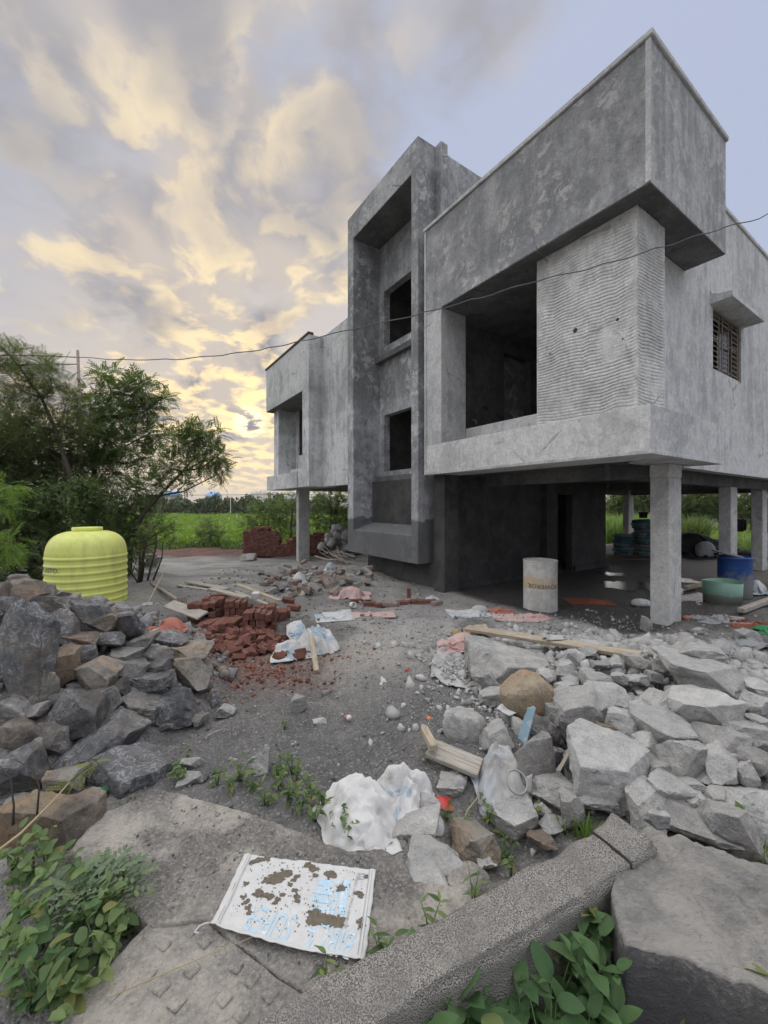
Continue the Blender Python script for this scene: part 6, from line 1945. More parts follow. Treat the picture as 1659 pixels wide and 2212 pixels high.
# the part still stacked: rows set on edge in two steps
for (px, base_py, rows, n_, ang, flip) in ((440, 1345, 4, 4, 0.12, 0), (512, 1345, 3, 4, 0.10, 1), (470, 1374, 2, 5, 0.05, 0), (560, 1372, 3, 5, 0.10, 1), (600, 1350, 2, 3, 0.15, 0), (535, 1392, 1, 5, 0.0, 1)):
    q0 = g(px, base_py)
    for r in range(rows):
        for k in range(n_):
            for dpt in range(2):
                if rs.rand() < 0.10 * r:
                    continue
                if flip:
                    dx, hh_, rot = (k - n_ / 2) * 0.078, 0.112, (math.pi / 2, 0, math.pi / 2)
                    x = q0.x + dx; y = q0.y + 0.10 + dpt * 0.235
                    brick(x + rs.normal(0, .006), y + rs.normal(0, .012), gz(x, y) + 0.05 + r * 0.107, (rad(90) + rs.normal(0, .03), rs.normal(0, .02), rad(90) + ang + rs.normal(0, .05)), bm_red, HB, 'bricks of the near heap')
                else:
                    dx = (k - n_ / 2) * 0.108
                    x = q0.x + dx; y = q0.y + 0.12 + dpt * 0.235
                    brick(x + rs.normal(0, .006), y + rs.normal(0, .012), gz(x, y) + 0.034 + r * 0.0745, (rs.normal(0, .03), rs.normal(0, .03), rad(90) + ang + rs.normal(0, .06)), bm_red, HB, 'bricks of the near heap')
                nb += 1
# tumbled ones
for k in range(75):
    px, py = rs.normal(530, 55), rs.normal(1392, 17)
    q0 = g(px, min(max(py, 1345), 1425))
    hgt_ = max(0, 0.16 - 0.5 * abs(px - 530) / 130 * .3 - max(0, (py - 1385)) * .006) * rs.rand()
    me_, sc = bm_red, (rs.uniform(.45, 1.0), rs.uniform(.7, 1.05), rs.uniform(.8, 1.1))
    brick(q0.x, q0.y, gz(q0.x, q0.y) + 0.03 + hgt_, (rs.uniform(-.6, .6), rs.uniform(-.6, .6), rs.uniform(0, 3.1)), me_, HB, 'bricks of the near heap', sc)
for (px, py) in ((488, 1298), (462, 1302), (620, 1302), (632, 1318)):
    q0 = g(px, py)
    brick(q0.x, q0.y + .1, gz(q0.x, q0.y) + .06, (rs.normal(0, .1), rs.normal(0, .1), rs.uniform(-.4, .4)), bm_red, HB, 'bricks of the near heap')
blk = MB().box(-.06, .06, -.05, .05, -.055, .055, .015).build('white_block', 'rock_white', None, False)
q0 = g(548, 1330); blk.location = (q0.x, q0.y + .1, gz(q0.x, q0.y) + .34); blk.rotation_euler = (0.1, .05, .2)
tag(blk, 'small white foam block sitting on the brick heap', 'block')
GB = 'grey dusty brick in the rubble spread before the tower'
for k in range(125):
    px, py = rs.normal(675, 62), rs.normal(1260, 15)
    if not (555 < px < 800 and 1222 < py < 1296):
        continue
    q0 = g(px, py)
    brick(q0.x, q0.y, gz(q0.x, q0.y) + 0.035 + rs.rand() ** 2 * .14, (rs.uniform(-.5, .5), rs.uniform(-.5, .5), rs.uniform(0, 3.1)), bm_grey if rs.rand() < .6 else bm_dusty, GB, 'bricks of the grey rubble', (rs.uniform(.7, 1.25), rs.uniform(1.0, 1.35), rs.uniform(1.1, 1.5)))
RB = 'loose brick in the row before the pier'
for bk_, (px, py, rz, up) in enumerate(sorted(((870, 1312, .05, 0), (888, 1306, .3, 0), (900, 1310, -.05, 0), (884, 1296, 0, 1), (798, 1308, .1, 0), (822, 1310, .5, 0), (840, 1312, -.5, 0), (858, 1313, .9, 0), (918, 1312, .1, 0), (930, 1311, .2, 0), (945, 1316, .7, 0), (770, 1300, .3, 0), (850, 1306, 1.2, 0)))):
    q0 = g(px, py)
    brick(q0.x, q0.y + .08, gz(q0.x, q0.y) + (.035 if not up else .16), (0 if not up else rad(0), 0 if not up else rad(90), rz), bm_red if rs.rand() < .6 else bm_dusty, '%s brick from the left in the row before the pier' % ORD[bk_], 'bricks before the pier')
# far brick stack: built of bricks on end, the nearest as parts
q0 = g(523, 1203); q1 = g(709, 1201)
st_ = thing('brick_stack', 'long neat stack of red bricks in the yard behind the far column', 'brick stack', (0, 0, 0))
A = np.array((q0.x, q0.y)); B = np.array((q1.x, q1.y))
Lk = float(np.linalg.norm(B - A)); ed = (B - A) / Lk; en = np.array([-ed[1], ed[0]])
rot = math.atan2(ed[1], ed[0])
zb = gz(*A) - 0.02
nk = int(Lk / 0.112)
cells = []
for k in range(nk):
    s_ = (k + .5) / nk
    top_rows = 11 + int(2.2 * math.sin(s_ * 9) + (3 if s_ < .42 else 0) - (3 if .42 < s_ < .52 else 0) + rs.randint(-1, 2))
    for r in range(top_rows):
        for dp in range(3):
            cells.append((k, r, dp, r == top_rows - 1))
head = mesh('brick', *boxvf(-0.054, 0.054, -0.112, 0.112, -0.0365, 0.0365, 0.004), 'brick_red')
front = [c_ for c_ in cells if c_[2] == 0]
front.sort(key=lambda c_: (-c_[1], c_[0]))
parts_set = set(front[:300])
rest = MB()
for c_ in cells:
    k, r, dp, tp = c_
    xy = A + ed * ((k + .5) * 0.112 + (0.05 if r % 2 else 0)) + en * (0.1 + dp * 0.23 + rs.normal(0, .012))
    z_ = zb + 0.037 + r * 0.0745
    if c_ in parts_set:
        link('brick', head, st_, (xy[0], xy[1], z_), (rs.normal(0, .02), rs.normal(0, .02), rot + rs.normal(0, .05)))
    else:
        if dp == 1 and not tp:
            continue
        V, F = boxvf(-0.053, 0.053, -0.112, 0.112, -0.036, 0.036)
        a_ = rot + rs.normal(0, .04)
        V = np.array(V); ca, sa = math.cos(a_), math.sin(a_)
        rest.add(np.stack([V[:, 0] * ca - V[:, 1] * sa + xy[0], V[:, 0] * sa + V[:, 1] * ca + xy[1], V[:, 2] + z_], 1), F)
t, bs = newmat('brick_mass', 0.95, 0.12)
t.put(bs.inputs['Base Color'], t.mix(t.n('ShaderNodeNewGeometry').outputs['Random Per Island'], (0.12, 0.052, 0.042), (0.22, 0.10, 0.078)))
struct(rest.build('lower_bricks', 'brick_mass', st_), 'stuff')
# far heap of quarry stone behind the stack
for k in range(70):
    a_, b_ = rs.rand(), rs.rand()
    px = 692 + 84 * rs.rand()
    hh_ = max(0.05, 1.35 * (1 - abs((px - 732) / 52) ** 1.5)) * math.sqrt(rs.rand())
    q0 = at(px, 1195, 16.7 + rs.uniform(-.3, .8))
    zb_ = -0.35 + hh_
    V, F = rock_vf(5000 + k, 2, 9, 0, .03)
    sz = rs.uniform(.20, .42)
    o = obj('stone', V * np.array([sz * 1.3, sz, sz]), F, 'rock_pale', None, False, (q0.x, q0.y - .35 * (1.3 - hh_), zb_), (rs.uniform(-.4, .4), rs.uniform(-.4, .4), rs.uniform(0, 3)))
    tag(o, 'pale quarry stone in the far heap behind the brick stack', 'stone', 'stones of the far heap')

# ------------------------------------------------------------------ cement bags, tarp and bits under the house
bagm = {}
for nm in ('bag_teal', 'bag_grey'):
    D, F = ico(4)
    V = np.sign(D) * np.abs(D) ** 0.55 * np.array([0.36, 0.23, 0.065])
    V += 0.012 * np.stack([fbm(V * 9 + k, 3, 5 + k) for k in range(3)], 1)
    bagm[nm] = mesh('cement_bag', V, F, nm, True)
q0 = g(1357, 1203)
for (dx, dy, n_, lab) in ((0.0, 0.25, 7, 'lower left'), (0.62, 0.15, 12, 'taller right'), (1.15, 0.25, 10, 'rearmost')):
    for r in range(n_):
        o = link('cement_bag', bagm['bag_teal' if rs.rand() < .55 else 'bag_grey'], None, (q0.x + dx + rs.normal(0, .03), q0.y + dy + rs.normal(0, .03), gz(q0.x + dx, q0.y + dy) + 0.06 + r * 0.108), (rs.normal(0, .03), rs.normal(0, .03), .3 + rs.normal(0, .08)))
        tag(o, 'filled cement bag, %s from the top of the %s pile under the house' % (ORD[n_ - 1 - r], lab), 'cement bag', 'cement bags in the %s pile' % lab)
V, F = lathe([(.11, 0), (.15, .2), (.155, .21), (.14, .2), (.10, .02)], 24)
tag(obj('bucket', V, F, 'cloth_black', None, True, (q0.x + .62, q0.y + .15, gz(q0.x, q0.y) + .06 + 11.6 * .108)), 'black bucket standing on the taller pile of cement bags', 'bucket')
drape('tarpaulin', 'black tarpaulin heaped over goods behind the blue barrel', 'tarpaulin', (1525, 1200), (3.2, 2.2), 0.2, [(-.45, .2, .6, .85), (.45, .2, .6, .6), (0, .1, .5, .75)], 'tarp_black', 91, .72, 46, crumple=.25, thick=.006)
bundle('white_bag', 'white filled bag half under the black tarpaulin', 'bag', (1502, 1166, 1545, 1204), 'sack_dusty', 93, .15, .55, .6, 4, sharp=1.5)
drape('tarpaulin', 'small dark tarpaulin heap right of the second column', 'tarpaulin', (1620, 1205), (1.5, 1.0), 0.2, [(0, .1, .4, .3)], 'tarp_black', 95, .72, 30, crumple=.15, thick=.006)
drape('white_bag', 'crumpled white bag on the ground right of the blue barrel', 'bag', (1640, 1280), (0.60, 0.5), 0.0, [(0, .05, .16, .26)], 'sack_white', 97, .7, 30, crumple=.1)
ang = np.linspace(0, 5.6, 40)
q0 = g(1350, 1206)
tag(MB().tube([(q0.x + .75 * math.cos(a), q0.y - .3 + .55 * math.sin(a), gz(q0.x, q0.y) + .05) for a in ang], 0.018, 6).build('hose', 'hose_brown', None, True), 'brown hose lying in a loop before the cement bags', 'hose')
plank('plank', 'muddy beam lying on wet ground behind the green tub', (1480, 1275), (1560, 1258), 0.1, 0.08, 'wood_brown', .02, .06)
plank('plank', 'dark timber at the right edge beside the green tub', (1600, 1330), (1680, 1300), 0.10, 0.08, 'wood_grey', .05, .08)
stk = g(1375, 1345)
tag(rock_at((1388, 1330, 1410, 1362), 'rock_mid', 'small pale block standing beside the front column base', 8301), 'small pale block standing beside the front column base', 'rock')
rock_at((1600, 1360, 1640, 1388), 'rock_mid', 'grey stone on the mud near the green bag', 8307)
rock_at((1500, 1355, 1525, 1372), 'rock_mid', 'small grey stone on the mud right of the front column', 8311)
bundle('red_scrap', 'small red plastic scrap beside the front column', 'plastic', (1474, 1322, 1492, 1338), 'sack_salmon', 99, .3, .06, .8, 3)
# cup, wrappers and other litter
q0 = g(748, 1566)
cup = thing('paper_cup', 'crushed red and white paper cup on the dark gravel', 'cup', (q0.x, q0.y, gz(q0.x, q0.y) + .02), 0.4, rot=(1.3, 0.3, 0.5))
V, F = lathe([(.016, 0), (.022, .05), (.023, .052)], 20); obj('cup_body', V, F, 'pale_plastic', cup, True)
V, F = lathe([(.0185, .012), (.022, .036)], 20); obj('cup_band', np.array(V) * np.array([1.04, 1.04, 1]), F, 'red_gloss', cup, True)
q0 = g(878, 1462)
tag(MB().box(-.02, .02, -.012, .012, 0, .008, .002).build('wrapper', 'red_gloss', None, False, (q0.x, q0.y, gz(q0.x, q0.y) + .004), (.2, .1, .6)), 'tiny red and white wrapper on the gravel mound', 'wrapper')
q0 = g(958, 1745)
drape('red_wrapper', 'shiny red foil wrapper among the weeds', 'wrapper', (958, 1742), (0.12, 0.08), 0.2, [(0, 0, .03, .03)], 'red_gloss', 101, .7, 16, crumple=.02)
q0 = g(925, 1612)
tag(MB().box(-.022, .022, -.011, .011, 0, .006, .002).build('wrapper', 'orange_paper', None, False, (q0.x, q0.y - .02, gz(q0.x, q0.y) + .17), (.6, .2, .9)), 'small orange and blue wrapper on the short plank', 'wrapper')
V, F = lathe([(.05, 0), (.05, .10), (.04, .10), (.04, .01)], 20)
q0 = g(760, 1315)
tag(obj('plastic_pot', V, F, 'pale_plastic', None, True, (q0.x, q0.y, gz(q0.x, q0.y) + .05), (1.35, 0, .5)), 'small grey pot lying on its side left of the pink strip', 'pot')
for (px, py, sz, ra) in ((1135, 1712, .05, .5),):
    sheet('white_shard', 'white plastic shard standing beside the metal ring', 'plastic', [(1138, 1690, .1), (1150, 1686, .14), (1148, 1728, .0), (1138, 1726, .0)], 'film_white', .01, 103, 8, lift=.05)
sheet('grey_film', 'crumpled silvery film strip between kerb and split stone', 'plastic film', [(1010, 1835), (1050, 1850), (1075, 1885), (1040, 1880)], 'sack_dusty', .05, 105, 22, freq=14, lift=.05)
# thin rods and sticks
for i, (a, b, r, lb) in enumerate((((660, 1215), (690, 1235), .012, 'thin bent rod sticking out of the rubble by the tower'), ((1440, 1395), (1510, 1412), .008, 'thin stick lying on the mud right of the column'), ((480, 1582), (445, 1598), .006, 'white straw lying on the dark gravel'))):
    A, B = g(*a), g(*b)
    tag(MB().tube([A + Vector((0, 0, .05 if i == 0 else .02)), (A + B) / 2 + Vector((0, 0, .06 if i == 0 else .025)), B + Vector((0, 0, .02))], r, 5).build('stick', 'wood_grey' if i else 'rust', None, True), lb, 'stick')
# rods and slats heaped beside the far column
for k in range(14):
    a = g(rs.uniform(680, 730), rs.uniform(1195, 1222)); b = g(a.x * 0 + rs.uniform(735, 770), rs.uniform(1195, 1225))
    tag(MB().tube([a + Vector((0, 0, rs.uniform(0, .5))), (a + b) / 2 + Vector((0, 0, rs.uniform(.05, .3))), b + Vector((0, 0, rs.uniform(0, .2)))], rs.uniform(.012, .03), 5).build('stick', 'wood_grey', None), 'grey batten in the tangle between far column and tower', 'stick', 'battens beside the far column')

# ------------------------------------------------------------------ pole and wires
P0 = at(168, 757, 10.6); P1 = at(186, 1150, 10.6); P1.z = gz(P1.x, P1.y) - .2
pole = MB().tube([P1, P0], [.05, .035], 8).build('utility_pole', 'rust', None, True)
tag(pole, 'thin leaning iron pole rising out of the trees', 'pole')
A = np.array((P0.x, P0.y)); B = np.array((3.9, 3.4))
wp = []
for (px, py) in ((168, 772), (260, 777), (380, 776), (480, 768), (580, 752), (665, 733), (780, 708), (918, 675), (1040, 642), (1160, 608), (1300, 572), (1440, 530), (1550, 498), (1659, 464), (1760, 432)):
    tt = (px - CX) / FPX
    # where the wire's vertical plane meets that bearing
    k = (tt * A[1] - A[0]) / ((B[0] - A[0]) - tt * (B[1] - A[1]))
    q_ = A + (B - A) * k
    wp.append(at(px, py, q_[1]))
wp2 = []
for i in range(len(wp) - 1):
    for s_ in np.linspace(0, 1, 6, endpoint=False):
        a, b = wp[i], wp[i + 1]
        wp2.append(a.lerp(b, s_) + Vector((0, 0, 0.012 * math.sin(i * 2.1 + s_ * 6.0))))
wp2.append(wp[-1])
tag(MB().tube(wp2, [0.010 - 0.0060 * i / len(wp2) for i in range(len(wp2))], 6).build('power_cable', 'cable_black', None, True), 'black service cable slung from the leaning pole across the house front', 'cable')
tag(MB().tube([P0 + Vector((0, 0, -.18)), at(80, 768, 10.2), at(0, 768, 9.8), at(-200, 755, 9)], .013, 5).build('power_cable', 'cable_black', None, True), 'upper black cable running left from the leaning pole', 'cable')
tag(MB().tube([P0 + Vector((0, 0, -.36)), at(140, 787, 10.5), at(100, 786, 10.3), at(0, 790, 9.8), at(-200, 790, 9)], .013, 5).build('power_cable', 'cable_black', None, True), 'lower black cable running left from the leaning pole', 'cable')
tag(MB().tube([at(150, 1072, 60), at(480, 1069, 60), at(640, 1068, 60), at(900, 1070, 60)], .035, 4).build('power_cable', 'cable_black', None, True), 'thin distant wire over the green field', 'cable')

# ------------------------------------------------------------------ plants: materials
def leafmat(name, a, b, trans=0.35, spec=0.3, rough=0.55, tip=(0.22, 0.19, 0.06)):
    m = bpy.data.materials.new(name)
    m.use_nodes = True
    M[name] = m
    t = NT(m.node_tree)
    bs = m.node_tree.nodes['Principled BSDF']
    geo = t.n('ShaderNodeNewGeometry')
    r = geo.outputs['Random Per Island']
    orr = t.n('ShaderNodeObjectInfo').outputs['Random']
    f = t.m('FRACT', t.m('ADD', r, orr))
    c = t.mix(f, a, b)
    n_ = t.noise(pos(t), 26, 3, 0.6)
    c = t.mix(t.m('MULTIPLY', n_, 0.35), c, tuple(x * 0.6 for x in a))
    if tip:
        c = t.mix(t.m('MULTIPLY', t.step(f, 0.92, 0.99), 0.6), c, tip)
    t.put(bs.inputs['Base Color'], c)
    bs.inputs['Roughness'].default_value = rough
    bs.inputs['Specular IOR Level'].default_value = spec
    tr = t.n('ShaderNodeBsdfTranslucent')
    t.put(tr.inputs[0], t.mix(1.0, c, (1.3, 1.35, 0.7), 'MULTIPLY'))
    mx = t.n('ShaderNodeMixShader')
    mx.inputs[0].default_value = trans
    out = m.node_tree.nodes['Material Output']
    m.node_tree.links.new(bs.outputs[0], mx.inputs[1])
    m.node_tree.links.new(tr.outputs[0], mx.inputs[2])
    m.node_tree.links.new(mx.outputs[0], out.inputs[0])
leafmat('leaf_dark', (0.055, 0.092, 0.036), (0.15, 0.205, 0.08))
leafmat('leaf_olive', (0.08, 0.11, 0.04), (0.18, 0.22, 0.085))
leafmat('leaf_neem', (0.075, 0.125, 0.042), (0.185, 0.255, 0.095))
leafmat('leaf_mid', (0.08, 0.13, 0.045), (0.18, 0.25, 0.095))
leafmat('leaf_bright', (0.13, 0.24, 0.05), (0.24, 0.36, 0.09), 0.45)
leafmat('leaf_crop', (0.13, 0.23, 0.035), (0.24, 0.36, 0.07), 0.4)
leafmat('leaf_broad', (0.06, 0.12, 0.05), (0.13, 0.22, 0.09), 0.3, 0.2, 0.65)
leafmat('leaf_weed', (0.075, 0.13, 0.05), (0.24, 0.31, 0.13), 0.35, 0.2, 0.65)
leafmat('leaf_pale', (0.12, 0.20, 0.075), (0.22, 0.31, 0.12), 0.35)
leafmat('leaf_silver', (0.14, 0.20, 0.12), (0.22, 0.29, 0.18), 0.3)
leafmat('leaf_yellow', (0.26, 0.30, 0.05), (0.36, 0.38, 0.08), 0.4)
leafmat('leaf_far', (0.05, 0.075, 0.034), (0.11, 0.145, 0.07), 0.25)
leafmat('cane', (0.14, 0.24, 0.07), (0.28, 0.40, 0.16), 0.4)
t, bs = newmat('bark', 0.95, 0.1)
t.put(bs.inputs['Base Color'], t.mix(t.noise(t.mapv(pos(t), (6, 6, 1.5)), 4, 5, 0.7), (0.035, 0.030, 0.025), (0.12, 0.105, 0.09)))
t, bs = newmat('dry_stem', 0.9, 0.1)
t.put(bs.inputs['Base Color'], t.mix(t.noise(pos(t), 30, 4), (0.30, 0.24, 0.14), (0.48, 0.40, 0.25)))
t, bs = newmat('green_stem', 0.7, 0.2)
bs.inputs['Base Color'].default_value = (0.10, 0.16, 0.055, 1)

def tmpl_pinnate(pairs=8, ll=0.18, lw=0.075, droop=0.25):
    V, F = [], []
    for i in range(pairs):
        s_ = (i + 1) / (pairs + 0.5)
        z_ = -droop * s_ * s_
        l_ = ll * (1 - 0.45 * abs(s_ - 0.45) * 1.6)
        for sg in (-1, 1):
            b = len(V)
            V += [(s_, 0, z_), (s_ + l_ * .35 - lw * .6, sg * l_ * .5, z_ + .01), (s_ + l_ * .6, sg * l_, z_ - .03), (s_ + l_ * .35 + lw * .6, sg * l_ * .5, z_ + .01)]
            F.append((b, b + 1, b + 2, b + 3))
    b = len(V)
    V += [(0, -.006, 0), (0, .006, 0), (1, .003, -droop), (1, -.003, -droop)]
    F.append((b, b + 1, b + 2, b + 3))
    return np.array(V), np.array(F)
def tmpl_feather(pairs=9):
    return tmpl_pinnate(pairs, 0.30, 0.040, 0.3)
def tmpl_clump(n=8, seed=1):
    rs_ = np.random.RandomState(seed)
    V, F = [], []
    for i in range(n):
        c = rs_.normal(0, .33, 3)
        d = rs_.normal(size=3); d /= np.linalg.norm(d)
        e = np.cross(d, rs_.normal(size=3)); e /= np.linalg.norm(e)
        b = len(V)
        V += [c - d * .30, c + e * .14, c + d * .30, c - e * .14]
        F.append((b, b + 1, b + 2, b + 3))
    return np.array(V), np.array(F)
def scatter(tm, P, X, Zn, sc):
    """instances of a template into one array: P places, X forward, Zn up-ish, sc scale"""
    V, F = tm
    X = X / np.linalg.norm(X, axis=1)[:, None]
    Yv = np.cross(Zn, X); Yv /= (np.linalg.norm(Yv, axis=1)[:, None] + 1e-9)
    Zv = np.cross(X, Yv)
    out = P[:, None] + sc[:, None, None] * (V[None, :, :1] * X[:, None] + V[None, :, 1:2] * Yv[:, None] + V[None, :, 2:] * Zv[:, None])
    FF = F[None] + (np.arange(len(P)) * len(V))[:, None, None]
    return out.reshape(-1, 3), FF.reshape(-1, F.shape[1])
def blob_points(rs_, c, r, n, shell=2.0):
    d = rs_.normal(size=(n, 3)); d /= np.linalg.norm(d, axis=1)[:, None]
    rr = rs_.rand(n) ** (1 / shell)
    lumpy = 0.75 + 0.45 * (fbm(d * 1.8 + rs_.rand() * 50, 2, 3) + 0.4)
    return c + d * (rr * lumpy)[:, None] * r, d
def tree(name, label, trunk, blobs, n, fl, tm, mat, seed, group=None, r0=0.08, limbs=True, up=0.25, flat=False, cat='tree'):
    """trunk: world points; blobs: (px, py, rx, ry, depth) clumps of the crown as the photograph shows them"""
    rs_ = np.random.RandomState(seed)
    b0 = Vector(trunk[0])
    root = thing(name, label, cat, b0, 0, group)
    tp = [np.array(p_) - np.array(b0) for p_ in trunk]
    mb = MB()
    nt_ = len(tp)
    mb.tube(tp, [r0 * (1 - 0.75 * i / max(1, nt_ - 1)) for i in range(nt_)], 8)
    AP, AD = [], []
    for (px, py, rx, ry, Y) in blobs:
        c = np.array(at(px, py, Y)) - np.array(b0)
        r = np.array([rx * Y / FPX, 0.5 * (rx + ry) * Y / FPX * 0.9, ry * Y / FPX])
        k = int(n * (rx * ry) / 2500.0) + 12
        p_, d_ = blob_points(rs_, c, r, k)
        AP.append(p_); AD.append(d_)
        if limbs:
            # a limb from the trunk point that lies lower, then twigs
            j = min(range(nt_), key=lambda q_: np.linalg.norm(tp[q_] - c) + (0 if tp[q_][2] < c[2] else 2.0))
            mid_ = (tp[j] + c) / 2 + np.array([rs_.normal(0, .12), rs_.normal(0, .12), -0.12 * np.linalg.norm(c - tp[j])])
            mb.tube([tp[j], mid_, c], [r0 * .38, r0 * .25, r0 * .12], 6)
            for q_ in range(7):
                e = c + (p_[q_] - c) * 0.9
                mb.tube([c, (c + e) / 2 + rs_.normal(0, .04, 3), e], [r0 * .12, r0 * .08, r0 * .03], 4)
    mb.build('trunk', 'bark', root, True)
    P_, D_ = np.concatenate(AP), np.concatenate(AD)
    k = len(P_)
    X = D_ * 0.8 + rs_.normal(0, .7, (k, 3)); X[:, 2] += up - 0.1
    Zn = rs_.normal(0, .35, (k, 3)); Zn[:, 2] += 1
    V, F = scatter(tm, P_, X, Zn, fl * rs_.uniform(.6, 1.25, k))
    obj('crown', V, F, mat, root)
    return root
def gp(px, py):
    q_ = g(px, py)
    return Vector((q_.x, q_.y, gz(q_.x, q_.y) - .05))
def ground_under(px, Y):
    x = (px - CX) / FPX * Y
    return Vector((x, Y, gz(x, Y) - .05))
PIN, FEA, CLU = tmpl_pinnate(), tmpl_feather(), tmpl_clump()
PIN2 = tmpl_pinnate(6, 0.24, 0.115, 0.35)
# ------------------------------------------------------------------ trees left of the yard
tree('thorn_bush', 'dense dark thicket filling the left edge behind the tank', [ground_under(120, 10.2), at(110, 1150, 10.2), at(100, 1060, 10.2)],
     [(20, 1010, 90, 90, 10.2), (110, 1050, 110, 90, 10.4), (60, 1150, 110, 95, 9.8), (190, 1120, 90, 95, 10.2), (240, 1190, 75, 70, 10.0), (-40, 1090, 90, 120, 9.6), (20, 930, 80, 55, 10.4), (150, 970, 90, 60, 10.8), (60, 1240, 120, 50, 9.6), (290, 1130, 55, 60, 10.8), (-60, 980, 80, 80, 9.8)], 220, 0.40, PIN, 'leaf_dark', 1, r0=.10)
tree('acacia_tree', 'feathery acacia with thin arching branches at the upper left', [ground_under(150, 9.6), at(150, 1020, 9.6), at(120, 930, 9.6), at(90, 860, 9.6), at(40, 790, 9.6), at(5, 750, 9.6)],
     [(15, 765, 45, 26, 9.6), (60, 785, 55, 28, 9.6), (110, 815, 50, 30, 9.6), (30, 820, 50, 26, 9.4), (80, 850, 55, 30, 9.6), (145, 865, 45, 35, 9.8), (20, 880, 60, 30, 9.5), (110, 910, 60, 35, 9.6), (60, 940, 70, 35, 9.6), (165, 930, 45, 35, 9.8)], 160, 0.36, FEA, 'leaf_olive', 2, r0=.06)
tree('neem_tree', 'bushy green tree round the leaning pole', [ground_under(205, 11.2), at(200, 1090, 11.2), at(205, 990, 11.2), at(220, 900, 11.2), at(240, 850, 11.2)],
     [(228, 812, 44, 20, 11.2), (262, 848, 50, 36, 11.2), (305, 838, 42, 34, 11.2), (318, 885, 42, 42, 11.4), (250, 905, 62, 42, 11.0), (195, 880, 50, 46, 11.2), (325, 935, 46, 30, 11.3), (262, 965, 66, 40, 11.0), (200, 960, 50, 50, 11.2), (350, 860, 22, 22, 11.2), (225, 1020, 60, 40, 11.0), (330, 985, 40, 26, 11.2)], 230, 0.32, PIN2, 'leaf_neem', 3, r0=.09)
tree('leaning_tree', 'slender tree leaning right over the green field', [ground_under(278, 10.3), at(282, 1170, 10.3), at(305, 1115, 10.3), at(345, 1070, 10.3), at(395, 1018, 10.3), at(440, 965, 10.3)],
     [(395, 955, 42, 34, 10.3), (440, 945, 44, 30, 10.3), (470, 985, 30, 34, 10.3), (430, 1000, 46, 28, 10.3), (372, 1002, 34, 30, 10.3), (418, 930, 34, 18, 10.3), (480, 1020, 18, 24, 10.3), (345, 1040, 34, 26, 10.3), (300, 1060, 40, 34, 10.4), (400, 1045, 26, 14, 10.2)], 310, 0.26, PIN2, 'leaf_neem', 4, r0=.075)
tree('climber', 'vine with small round leaves hanging over the water tank', [ground_under(175, 8.9), at(170, 1120, 8.7), at(165, 1090, 8.6)],
     [(170, 1085, 26, 45, 8.6), (185, 1050, 40, 25, 8.7), (165, 1130, 10, 25, 8.4), (120, 1070, 45, 30, 8.9), (210, 1085, 40, 20, 8.8), (176, 1148, 8, 14, 8.1)], 260, 0.16, tmpl_clump(5, 4), 'leaf_dark', 5, r0=.02, cat='plant')
tree('mimosa_branch', 'bright yellow-green feathery branch at the left edge beside the tank', [ground_under(-60, 6.2), at(-60, 1130, 6.2), at(-20, 1080, 6.2), at(20, 1050, 6.2)],
     [(15, 1050, 38, 14, 6.2), (0, 1085, 30, 18, 6.2), (5, 1165, 38, 18, 6.2), (25, 1190, 20, 20, 6.2)], 120, 0.26, FEA, 'leaf_bright', 6, r0=.02, up=-.1, cat='plant')
# stems and shrubs at the foot of the leaning tree
tree('field_shrub', 'shrub with bare stems between tank and field', [ground_under(300, 9.2), at(312, 1180, 9.2), at(330, 1130, 9.2)],
     [(345, 1130, 32, 24, 9.4), (320, 1165, 30, 24, 9.3), (370, 1150, 22, 18, 9.4), (300, 1195, 22, 30, 9.2)], 110, 0.22, PIN2, 'leaf_mid', 7, r0=.05, cat='shrub')
for i, pts in enumerate([[(300, 1240), (303, 1170), (308, 1125)], [(318, 1238), (335, 1190), (340, 1150)], [(285, 1180), (320, 1165), (378, 1128)], [(330, 1240), (350, 1205), (352, 1170)], [(306, 1242), (312, 1215), (330, 1200)]]):
    P_ = [at(a, b, 9.3) for a, b in pts]
    P_[0].z = gz(P_[0].x, P_[0].y) - .03 if i != 2 else P_[0].z
    tag(MB().tube(P_, [.022, .016, .008], 6).build('bare_stem', 'bark', None, True), ('tallest bare stem right of the tank', 'slanting bare stem second from the tank', 'dark dead branch pointing right over the red soil', 'rightmost thin bare stem near the tank', 'shortest bare stem right of the tank')[i], 'stem')
q0 = g(312, 1228)
for k in range(5):
    o = link('brick', bm_grey, None, (q0.x + .05 * k % .2, q0.y + .3, gz(q0.x, q0.y + .3) + .04 + k * .085), (0, 0, .2 * k), (1.6, 1.5, 1.15))
    tag(o, 'grey block of the small pillar right of the tank, %s from the bottom' % ORD[k], 'block')
tree('field_bush', 'low green bush standing alone in the field', [ground_under(455, 21), at(455, 1165, 21), at(455, 1150, 21)], [(455, 1150, 27, 22, 21), (440, 1165, 18, 14, 21), (470, 1162, 16, 14, 21), (450, 1132, 14, 12, 21)], 330, 0.42, PIN2, 'leaf_mid', 8, r0=.05, cat='bush')
tree('field_bush', 'large rounded green bush left of the far brick stack', [ground_under(575, 24), at(578, 1150, 24), at(580, 1120, 24)], [(555, 1118, 34, 26, 24), (590, 1100, 34, 24, 24), (620, 1115, 26, 30, 24), (545, 1140, 26, 20, 24), (600, 1135, 34, 20, 24)], 330, 0.5, PIN2, 'leaf_mid', 9, r0=.09, cat='bush')
